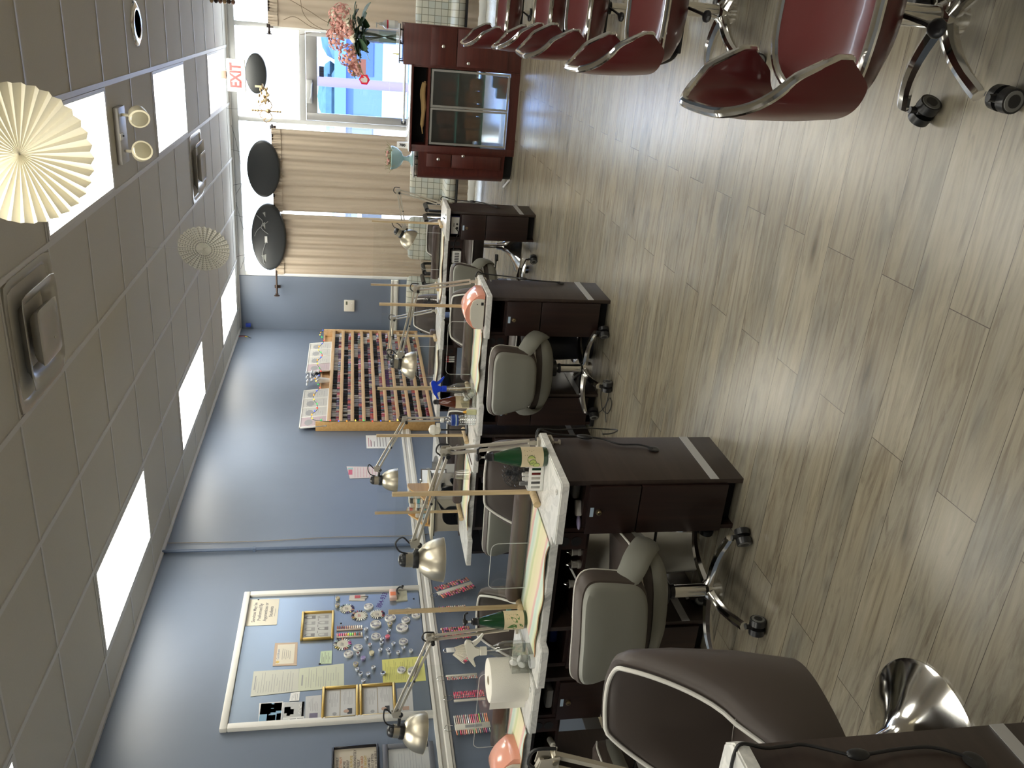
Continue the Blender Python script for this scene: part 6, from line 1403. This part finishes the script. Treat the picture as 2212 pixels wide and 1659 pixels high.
# ------------------------------------------------------------------ things in the open shelves
t0 = None
def glass_jar(x, y, z, label):
    t = thing('steel_dappen_jar', label, 'jar', (x, y, z), 0, 'small steel jars in the open shelf'); b = B(); b.lathe([(0, 0), (.018, 0), (.018, .008), (.015, .012), (.016, .03), (.018, .034), (.017, .038)], n=20); obj('jar_body', b, mat('steel_glass', (.50, .48, .43), .12, .6), t); b = B(); b.lathe([(.017, .038), (.008, .045), (.004, .056), (0, .057)], n=14); obj('jar_lid', b, M_chrome, t)
glass_jar(1.955, 2.68, .6002, 'small steel jar nearest the twin holes in the open shelf below the striped towel')
glass_jar(1.905, 2.665, .6002, 'small steel jar in the middle of three in the open shelf below the striped towel')
glass_jar(1.815, 2.66, .6002, 'small steel jar farthest left of three in the open shelf below the striped towel')
b = B(); b.box(-.04, .04, -.006, .006, 0, .006, 0, .002); b.box(.035, .06, -.006, .006, 0, .006, 1, .002); o = obj('nail_file', b, [M_wht, mat('file_purple', (.22, .18, .34), .6)]); o.location = (1.855, 2.662, .6145); o.rotation_euler = (.2, -.5, .3); tag(o, 'white and lilac nail file leaning between the steel jars', 'nail file')
b = B(); b.box(-.035, .035, -.05, .05, 0, .03, 0, .01, 3); o = obj('plastic_bag', b, mat('bag_clear', (.35, .35, .33), .3)); o.location = (2.225, 2.74, .6282); tag(o, 'crumpled clear bag in the open cubby below the cucumber bottle', 'bag')
t = thing('cuticle_brush', 'white nail brush with a lilac handle in the cubby below the cucumber bottle', 'brush', (2.17, 2.66, .6283), .5); b = B(); b.box(-.03, .03, -.012, .012, .0, .022, 0, .004); obj('brush_block', b, M_wht, t); b = B(); b.sph((-.055, 0, .01), (.03, .012, .008), 0, 10); obj('handle', b, mat('handle_lilac', (.38, .34, .55), .4), t)
def dryer(x, y, z, label):
    t = thing('vent_lamp', label, 'nail dryer', (x, y, z)); b = B(); b.box(-.085, .085, -.01, .16, 0, .092, 0, .014, 3); obj('case', b, M_offw, t)
    s = B()
    for k in range(5):
        s.box(.015+.011*k, .021+.011*k, -.0115, -.008, .025, .065); s.box(-.065+.011*k, -.059+.011*k, -.0115, -.008, .025, .065)
    obj('vent_slots', s, M_dark, t); s = B(); s.box(-.008, .010, -.012, -.008, .035, .05); s.box(-.008, .010, -.012, -.008, .055, .062); obj('socket', s, M_black, t)
dryer(2.055, 4.56, .6002, 'white slotted dryer stowed in the open shelf beneath the peach lamp table')
b = B(); b.box(-.025, .025, -.016, .016, 0, .022, 0, .009, 3); o = obj('soap_bar', b, mat('soap_pink', (.42, .26, .30), .5)); o.location = (1.70, 4.60, .6282); tag(o, 'pink soap bar in the left cubby of the peach lamp table', 'soap')
for k, x in enumerate((2.015, 1.895)):
    t = thing('slatted_box', ('white slatted device nearer the aisle in the shelf of the farthest table', 'white slatted device farther from the aisle in the shelf of the farthest table')[k], 'device', (x, 6.81, .6002), 0, 'white slatted devices'); b = B(); b.box(-.052, .052, -.005, .12, 0, .075, 0, .006); obj('case', b, M_wht, t)
    s = B(); 
    for q in range(6): s.box(-.04+.014*q, -.033+.014*q, -.0065, -.004, .018, .055)
    obj('vent_slots', s, M_dark, t)
t = thing('drill_machine', 'white-faced electric nail drill unit in the cubby of the farthest aisle table', 'machine', (2.283, 6.80, .6282)); b = B(); b.box(-.075, .075, 0, .14, 0, .074, 0, .004); obj('case', b, mat('case_navy', (.02, .02, .09), .4), t)
b = B(); b.box(-.068, .068, -.004, .0, .005, .069); obj('face_plate', b, M_wht, t); b = B(); b.cyl((-.02, -.010, .022), (-.02, -.004, .022), .009, n=14); obj('dial', b, M_black, t); b = B(); b.cyl((.012, -.010, .022), (.012, -.004, .022), .008, n=14); obj('dial', b, M_black, t); b = B(); b.box(-.012, .02, -.006, -.004, .045, .05); obj('display_strip', b, M_black, t)
b = B(); b.tube([(-.02, -.012, .022), (-.05, -.03, .0), (-.1, -.04, .02), (-.16, -.02, .03), (-.2, -.02, .03)], .004, 6, 0, smooth=4); o = obj('drill_cable', b, M_rubber); o.location = (2.283, 6.80, .64); tag(o, 'black coiled cord running from the nail drill unit', 'cord')
b = B(); b.box(-.018, .018, -.03, .03, 0, .05, 0, .003); o = obj('orange_box', b, mat('orange_card', (.55, .12, .04), .7)); o.location = (.86, 2.68, .6005); o.rotation_euler = (0, 0, .3); tag(o, 'orange box in the open shelf of the table below the notice board', 'box')
t = thing('lotion_tube', 'white tube lying in the shelf beside the orange box', 'tube', (.95, 2.67, .6152), 0, rot=(PI/2, .2, .4)); b = B(); b.lathe([(.004, -.05), (.014, -.03), (.013, .03), (.008, .036), (.008, .05), (0, .05)], n=14); obj('tube_body', b, M_offw, t)
b = B(); b.box(-.05, .05, -.03, .03, 0, .03, 0, .008, 2); o = obj('tissue_pack', b, mat('pack_clear', (.42, .42, .40), .4)); o.location = (1.18, 2.72, .6282); tag(o, 'clear pack of tissues in the cubby of the table below the notice board', 'pack')
b = B(); b.box(-.06, .06, -.02, .02, 0, .035, 0, .006, 2); o = obj('blue_pouch', b, mat('pouch_blue', (.02, .06, .30), .4)); o.location = (1.51, 2.76, .6282); tag(o, 'dark blue pouch in the left cubby of the striped towel table', 'pouch')
b = B(); b.box(-.045, .045, -.03, .03, 0, .06, 0, .006, 2); o = obj('wipe_tub', b, mat('tub_lilac', (.42, .40, .48), .5)); o.location = (1.13, 4.72, .6002); tag(o, 'pale lilac-capped tub in the shelf of the wall table', 'tub')
for k in range(4):
    t = thing('polish_tube', 'red-capped white tube in the shelf below the polish rack, %s of four' % ('first', 'second', 'third', 'last')[k], 'tube', (1.06+.022*k, 6.84, .6005), 0, 'red capped tubes'); b = B(); b.lathe([(0, 0), (.008, 0), (.008, .05)], n=10); obj('tube_body', b, M_wht, t); b = B(); b.lathe([(.008, .05), (.006, .075), (0, .076)], n=10); obj('cap', b, mat('label_red', (.55, .03, .05), .5), t)
# white bin under the nearest full table, grey bin and mirror-bright bowl
t = thing('waste_bin', 'white waste bin under the table with the striped towel', 'bin', (1.76, 2.925, 0)); b = B(); b.lathe([(0, 0), (.085, 0), (.11, .49), (.113, .50), (.113, .525), (.106, .525), (.104, .49), (.08, .01), (0, .01)], n=28); obj('bin_body', b, M_offw, t)
for k, (x, y, lb) in enumerate(((.95, 4.84, 'grey waste bin under the wall table by the nail dryer'), (2.0, 4.83, 'dark waste bin under the table with the peach lamp'))):
    t = thing('waste_bin', lb, 'bin', (x, y, 0)); b = B(); b.lathe([(0, 0), (.08, 0), (.10, .38), (.104, .4), (.096, .4), (.076, .01), (0, .01)], n=24); obj('bin_body', b, mat('bin_grey_%d' % k, (.28, .28, .30) if k == 0 else (.03, .03, .04), .5), t)

# ------------------------------------------------------------------ along the left wall behind the tables
t = thing('wall_counter', 'narrow white-topped counter along the left wall under the polish rack', 'counter', (.19, 6.35, 0))
b = B(); b.box(-.185, .185, -.32, .50, .72, .75, 0, .004); obj('counter_top', b, M_marble, t); b = B(); b.box(-.175, .165, -.30, .48, 0, .72, 0, .002); obj('counter_base', b, M_espresso, t)
t = thing('telephone', 'grey desk telephone on the white-topped wall counter', 'telephone', (.25, 6.36, .7502), .1); b = B(); b.prism([(-.085, 0), (.085, 0), (.085, .022), (-.085, .06)], -.09, .09, 'x'); bmesh.ops.bevel(b.bm, geom=list(b.bm.edges), offset=.006, segments=2, affect='EDGES'); obj('phone_base', b, mat('phone_grey', (.22, .22, .22), .4), t)
b = B(); b.tube([(-.05, -.085, .055), (-.05, -.05, .075), (-.05, .06, .085), (-.05, .09, .07)], [.02, .016, .016, .021], 10, 0, smooth=4); obj('handset', b, mat('handset_grey', (.30, .30, .29), .35), t); b = B()
for i in range(3):
    for j in range(4): b.box(.0+.022*i, .014+.022*i, -.06+.022*j, -.046+.022*j, .03, .052-.0*j)
obj('keypad', b, M_black, t)
t = thing('dryer_table', 'small dark stand under the beige nail dryer by the left wall', 'stand', (.64, 5.18, 0)); b = B(); b.box(-.16, .17, -.19, .22, .72, .74, 0, .003); obj('stand_top', b, M_espresso, t)
for sx in (-.14, .15):
    for sy in (-.17, .20): obj('leg', B().box(sx-.018, sx+.018, sy-.018, sy+.018, 0, .72), M_espresso, t)
def nail_dryer():
    t = thing('nail_dryer', 'beige nail dryer box with arched openings behind the wall table', 'nail dryer', (.64, 5.18, .7402)); M_nd = mat('dryer_beige', (.40, .36, .29), .6, var=.15, bscale=8)
    def arch(w_, h_, n=12): return [(-w_, .012)]+[(-w_*math.cos(PI*k/n), .012+h_*.45+h_*.55*math.sin(PI*k/n)) for k in range(n+1)]+[(w_, .012)]
    def panel(hw, H):
        a = arch(hw*.62, H*.66); return [(-hw, 0), (-hw*.62, 0)]+a[1:-1]+[(hw*.62, 0), (hw, 0), (hw, H), (-hw, H)]
    b = B(); H = .165; th = .006
    for q, hw, tr in ((0, .125, T(0, -.17, 0)), (0, .185, T(.128, .015, 0) @ RZ(PI/2))):
        b.mark(); b.prism(panel(hw, H), -th/2, th/2, 'y', 0); b.xf(tr)
    bmesh.ops.triangulate(b.bm, faces=[f for f in b.bm.faces if len(f.verts) > 4])
    b.box(-.131, .131, -.172, .20, H, H+.008); b.box(-.131, -.125, -.17, .20, 0, H); b.box(-.131, .131, .195, .20, 0, H); b.box(-.131, .131, -.172, .2, 0, .008)
    obj('case', b, M_nd, t, smooth=0)
    d = B(); d.box(-.10, .10, -.03, .17, .008, .02, 0); d.box(-.1, .1, .1, .12, .02, .13, 1); d.box(-.05, .02, -.09, -.03, .009, .04, 1); d.box(.03, .08, -.08, -.04, .009, .06, 2); obj('inside_fittings', d, [M_black, mat('fit_grey', (.3, .3, .28), .4), M_wht], t)
nail_dryer()
b = B(); b.box(-.15, .145, -.20, .21, 0, .008); o = obj('black_tray', b, M_black); o.location = (.64, 5.18, .9137); tag(o, 'thin black tray on top of the beige nail dryer', 'tray')
b = B(); b.prism([(-.17, -.2), (-.06, -.215), (.06, -.2), (.16, -.212), (.17, .2), (-.17, .2)], 0, .018, 'z'); o = obj('cream_board', b, mat('board_cream', (.58, .54, .42), .6)); o.location = (.63, 5.18, .9219); tag(o, 'wavy-edged cream board on the black tray above the nail dryer', 'board')
def step_rack():
    t = thing('step_rack', 'honey wood stepped rack of small boxes on top of the nail dryer', 'rack', (.64, 5.14, .9401))
    for s in (-.105, .105):
        b = B(); b.prism([(-.10, 0), (.13, 0), (.13, .15), (.10, .155), (.05, .14), (-.02, .08), (-.09, .05)], s-.005, s+.005, 'x'); obj('side_panel', b, M_lightwood, t)
    for k in range(3): obj('step', B().box(-.10, .10, -.09+.07*k, -.025+.07*k, .012+.04*k, .018+.04*k), M_lightwood, t)
step_rack()
rd = random.Random(21); SBX = [mat('sbx_%d' % k, c, .5) for k, c in enumerate(((.58, .56, .50), (.05, .05, .05), (.62, .60, .54), (.55, .12, .10), (.35, .48, .58), (.20, .15, .14), (.55, .52, .46), (.05, .30, .36)))]
for r_ in range(3):
    for k in range(5):
        h = rd.uniform(.034, .05); b = B(); b.box(-.0165, .0165, -.014, .014, 0, h, 0, .003); b.box(-.0168, .0168, -.0145, .0145, h*.3, h*.75, 1); o = obj('gel_jar', b, [rd.choice((SBX[0], SBX[2], SBX[6])), SBX[(k*3+r_*5+1) % 8]]); o.location = (.56+k*.04, 5.14-.058+.07*r_, .9401+.0182+.04*r_)
        tag(o, 'gel pot on the %s step of the honey rack, %s from the left' % (('lowest', 'middle', 'highest')[r_], ('first', 'second', 'third', 'fourth', 'fifth')[k]), 'pot', 'gel pots on the stepped rack')
b = B(); b.mark(); b.box(-.11, .11, -.15, .15, 0, .004, 0); b.box(-.10, .10, -.14, .13, .004, .006, 1); b.box(-.03, .03, .12, .15, .004, .016, 2, .003); o = obj('clipboard', b, [mat('board_dark', (.04, .03, .03), .5), mat('sheet_white', (.62, .64, .68), .8), M_chrome]); o.location = (.52, 5.66, .86); o.rotation_euler = (.62, 0, .5); tag(o, 'clipboard with white sheets propped between the nail dryer and the telephone', 'clipboard')
t = thing('sheet_stand', 'small white document box propping up the clipboard by the wall', 'box', (.50, 5.72, 0)); b = B(); b.box(-.10, .10, -.10, .10, 0, .80, 0, .004); obj('box_body', b, mat('stand_white', (.45, .43, .38), .6), t)

# ================================================================== on the ceiling
def paper_fan(label, x, y, z, r, pleats, m, face=0., dotted=False):
    """pleated paper disc hanging upright on a thread; faces -y before turning by face"""
    t = thing('paper_fan', label, 'paper fan', (x, y, z), face, 'pleated paper fans')
    b = B(); n = pleats*2; K = (.015, .2, .4, .6, .8, 1.)
    P = lambda k, i: (r*k*(1. if i % 2 else .975)*math.cos(2*PI*i/n), (1 if i % 2 else -1)*.050*r*(k*.9+.1), r*k*(1. if i % 2 else .975)*math.sin(2*PI*i/n))
    b.faces([[P(k, i) for i in range(n)] for k in K], 0, cv=True); b.faces([[(p[0], p[1]+.002, p[2]) for p in (P(k, i) for i in range(n))] for k in K], 0, cv=True)
    obj('pleated_disc', b, m, t, smooth=0)
    if dotted:
        d = B()
        for i in range(n):
            for q in range(1, 8):
                k = .22+.10*q; p0, p1 = Vector(P(k, i)), Vector(P(k, i+1)); c = (p0+p1)/2; nn = (p1-p0).cross(c).normalized(); nn = nn if nn.y < 0 else -nn
                s = .0045; u = (p1-p0).normalized()*s; v = nn.cross(u).normalized()*s
                d.fan([d.bm.verts.new(c+nn*.0012+u*math.cos(a*PI/3)+v*math.sin(a*PI/3)) for a in range(6)])
        obj('dots', d, mat('dot_grey', (.30, .29, .26), .7), t, smooth=0)
    s = B(); s.cyl((0, 0, r*.97), (0, 0, 2.88-z), .0009, n=6); obj('hanging_thread', s, M_wht, t)
paper_fan('large cream pleated paper fan hanging nearest the camera', 3.335, 3.0, 2.552, .222, 34, M_fanp, .15)
paper_fan('smaller dotted pleated paper fan hanging near the middle of the ceiling', 2.243, 5.94, 2.50, .172, 30, mat('fan_paper_dotted', (.66, .64, .56), .85), -.25, True)

def vent(i, j, label):
    t = thing('ceiling_vent', label, 'ceiling vent', (GX+(i+.5)*GT, GY+(j+.5)*GT, ZC), 0, 'square ceiling vents'); M_v = mat('vent_metal', (.52, .49, .43), .25, .25)
    def ring(pr, rad=.05): 
        rows = []
        for h, z in pr:
            row = []
            for k in range(40):
                a = 2*PI*k/40; c, s = math.cos(a), math.sin(a); e = 14; q = (abs(c)**e+abs(s)**e)**(-1/e); row.append((h*c*q, h*s*q, z))
            rows.append(row)
        return rows
    b = B(); b.faces(ring([(.295, -.001), (.295, -.010), (.270, -.012), (.25, -.004), (.235, .02), (.225, .06)]), 0, cv=True); obj('outer_collar', b, M_v, t, smooth=50)
    d = B(); V = d.faces(ring([(.224, .03), (.01, .032)]), 0, cv=True); obj('duct', d, M_dark, t)
    for hw, pr in ((.2, [(.135, .02), (.15, -.012), (.185, -.040), (.212, -.046), (.214, -.043), (.19, -.036), (.155, -.008), (.14, .022)]), (.1, [(.09, -.02), (.11, -.035), (.124, -.062), (.127, -.066), (.122, -.068), (.085, -.064)])):
        b = B(); V = b.faces(ring(pr), 0, cv=True)
        if hw < .15: b.fan(V[-1])
        obj('pan' if hw < .15 else 'louvre_ring', b, M_v, t, smooth=50)
    s = B(); s.cyl((-.05, .05, -.067), (-.05, .05, -.063), .006, n=10); obj('screw', s, M_nickel, t)
vent(3, -3, 'square stepped ceiling vent nearest the camera')
vent(3, 4, 'square stepped ceiling vent farther away, beyond the emergency light')
t = thing('ceiling_downlight', 'round recessed downlight with a chrome ring in the ceiling', 'downlight', (3.64, 6.24, ZC))
b = B(); b.lathe([(.085, -.012), (.095, -.016), (.135, -.008), (.138, -.001)], n=40); obj('trim_ring', b, M_chrome, t, smooth=60)
for f in (): pass
b = B(); b.lathe([(.086, -.012), (.08, -.004), (.06, -.002), (0, -.002)], n=32); obj('lamp_well', b, M_black, t)
# emergency light
t = thing('emergency_light', 'emergency light unit with two round lamp heads on the ceiling', 'emergency light', (3.035, 5.545, ZC)); M_em = mat('emergency_cream', (.60, .55, .40), .35)
b = B(); b.box(-.165, .165, -.085, .085, -.030, -.001, 0, .005); obj('housing', b, mat('emergency_plate', (.48, .46, .43), .4), t)
b = B(); b.box(-.02, .02, -.088, -.03, -.033, -.029); b.cyl((.0, -.03, -.04), (.0, -.03, -.03), .005, n=10, m=1); obj('test_switch', b, [M_em, M_black], t)
for x, ya, zz in ((.118, -.45, 0), (-.092, .5, 1)):
    h = B(); h.mark(); h.lathe([(0, -.055), (.03, -.052), (.05, -.035), (.055, -.01), (.056, .02), (.060, .024), (.060, .032), (.052, .034)], n=28); h.xf(T(x, -.01, -.125) @ RZ(ya) @ RX(PI/2+.35)); h.cyl((x, 0, -.03), (x, 0, -.075), .009, n=10)
    o = obj('lamp_head', h, M_em, t); g = B(); g.mark(); g.lathe([(.052, .033), (.04, .038), (.0, .041)], n=28); g.xf(T(x, -.01, -.125) @ RZ(ya) @ RX(PI/2+.35)); obj('lens', g, mat('lens_glass', (.42, .38, .26), .12, .5), o)
# hanging bead string
t = thing('bead_string', 'string of brown wooden beads hanging from the ceiling at the frame edge', 'bead string', (3.80, 9.3, ZC)); cs = [M_bronze, mat('bead_tan', (.36, .24, .12), .4), mat('bead_brown', (.18, .09, .06), .4)]
b = B(); b.cyl((0, 0, -.26), (0, 0, 0), .0015, n=6); obj('thread', b, M_rubber, t)
for k in range(6): b = B(); b.sph((.0, 0, -.035-.04*k), (.026, .026, .02), 0, 12); obj('bead', b, cs[(k*2+1) % 3], t)

# ================================================================== cords
def cord(label, pts, r=.0038, switch=None, plug=None, k=6):
    t = thing('power_cable', label, 'cord', pts[0]); o = Vector(pts[0]); b = B(); b.tube([Vector(p)-o for p in pts], r, 8, smooth=k); obj('cable', b, M_rubber, t)
    if switch:
        p, q = Vector(switch[0])-o, Vector(switch[1])-o; s = B(); d = (q-p); s.mark(); s.sph((0, 0, 0), (.0095, .014, d.length*.55), 0, 12); m = d.to_track_quat('Z', 'Y').to_matrix().to_4x4(); m.translation = (p+q)/2; s.xf(m); obj('inline_switch', s, M_black, t)
    if plug:
        p = Vector(plug)-o; s = B(); s.mark(); s.lathe([(0, 0), (.022, 0), (.024, .003), (.02, .005), (.012, .005), (0, .004)], n=22); s.xf(T(*p) @ RY(PI/2)); obj('grommet', s, M_black, t)
    return t
cord('black cord down the end panel of the table with the cucumber bottle', [(2.32, 2.93, .765), (2.352, 2.965, .745), (2.330, 2.972, .69), (2.322, 2.968, .596), (2.324, 2.955, .551), (2.319, 2.945, .484), (2.318, 2.90, .42), (2.318, 2.894, .341), (2.317, 2.863, .290)], switch=((2.322, 2.966, .585), (2.322, 2.95, .525)), plug=(2.3125, 2.863, .288))
cord('black looped cord hanging off the back corner of the cucumber bottle table', [(2.30, 2.95, .762), (2.345, 2.985, .745), (2.33, 3.005, .66), (2.29, 3.10, .52), (2.25, 3.17, .40), (2.27, 3.12, .36), (2.305, 3.02, .42), (2.318, 2.99, .47)], r=.003)
cord('black cord down the end panel of the table with the peach nail lamp', [(2.40, 4.87, .765), (2.442, 4.905, .745), (2.425, 4.93, .70), (2.415, 4.92, .55), (2.418, 4.87, .46), (2.412, 4.86, .367), (2.409, 4.855, .235)], switch=((2.418, 4.885, .49), (2.417, 4.865, .44)), plug=(2.4025, 4.853, .232))
cord('black cord down the end panel of the farthest aisle table', [(2.405, 7.11, .765), (2.442, 7.15, .745), (2.42, 7.17, .65), (2.415, 7.15, .53), (2.42, 7.12, .44), (2.41, 7.09, .366), (2.409, 7.0, .291)], switch=((2.417, 7.145, .51), (2.417, 7.13, .46)), plug=(2.4025, 6.998, .289))
cord('black cord across the bare table end nearest the camera', [(2.53, 1.10, .762), (2.575, 1.118, .752), (2.592, 1.125, .735), (2.570, 1.13, .68), (2.562, 1.137, .626), (2.562, 1.136, .585), (2.566, 1.10, .508), (2.566, 1.098, .474), (2.56, 1.109, .393), (2.558, 1.109, .318), (2.556, 1.089, .268), (2.556, 1.072, .245)], switch=((2.566, 1.101, .515), (2.566, 1.098, .468)), plug=(2.5525, 1.07, .243))
cord('thin tangled black cord lying on the floor beside the peach lamp table', [(1.55, 4.63, .12), (1.61, 4.60, .01), (1.70, 4.47, .006), (1.80, 4.36, .006), (1.90, 4.33, .006), (1.93, 4.40, .006), (1.86, 4.47, .008), (1.77, 4.40, .010), (1.78, 4.30, .006), (1.86, 4.25, .006), (1.88, 4.30, .006), (1.80, 4.33, .012), (1.72, 4.30, .006)], r=.0025)
cord('black cord along the floor under the table with the striped towel', [(2.06, 3.0, .2), (2.03, 2.95, .02), (1.98, 2.90, .005), (1.90, 2.90, .005), (1.82, 2.93, .005)], r=.0035)
b = B(); b.box(-.03, .03, -.06, .06, 0, .028, 0, .005); o = obj('power_adapter', b, M_black); o.location = (1.60, 4.60, .0); tag(o, 'black power adapter on the floor under the peach lamp table', 'adapter')
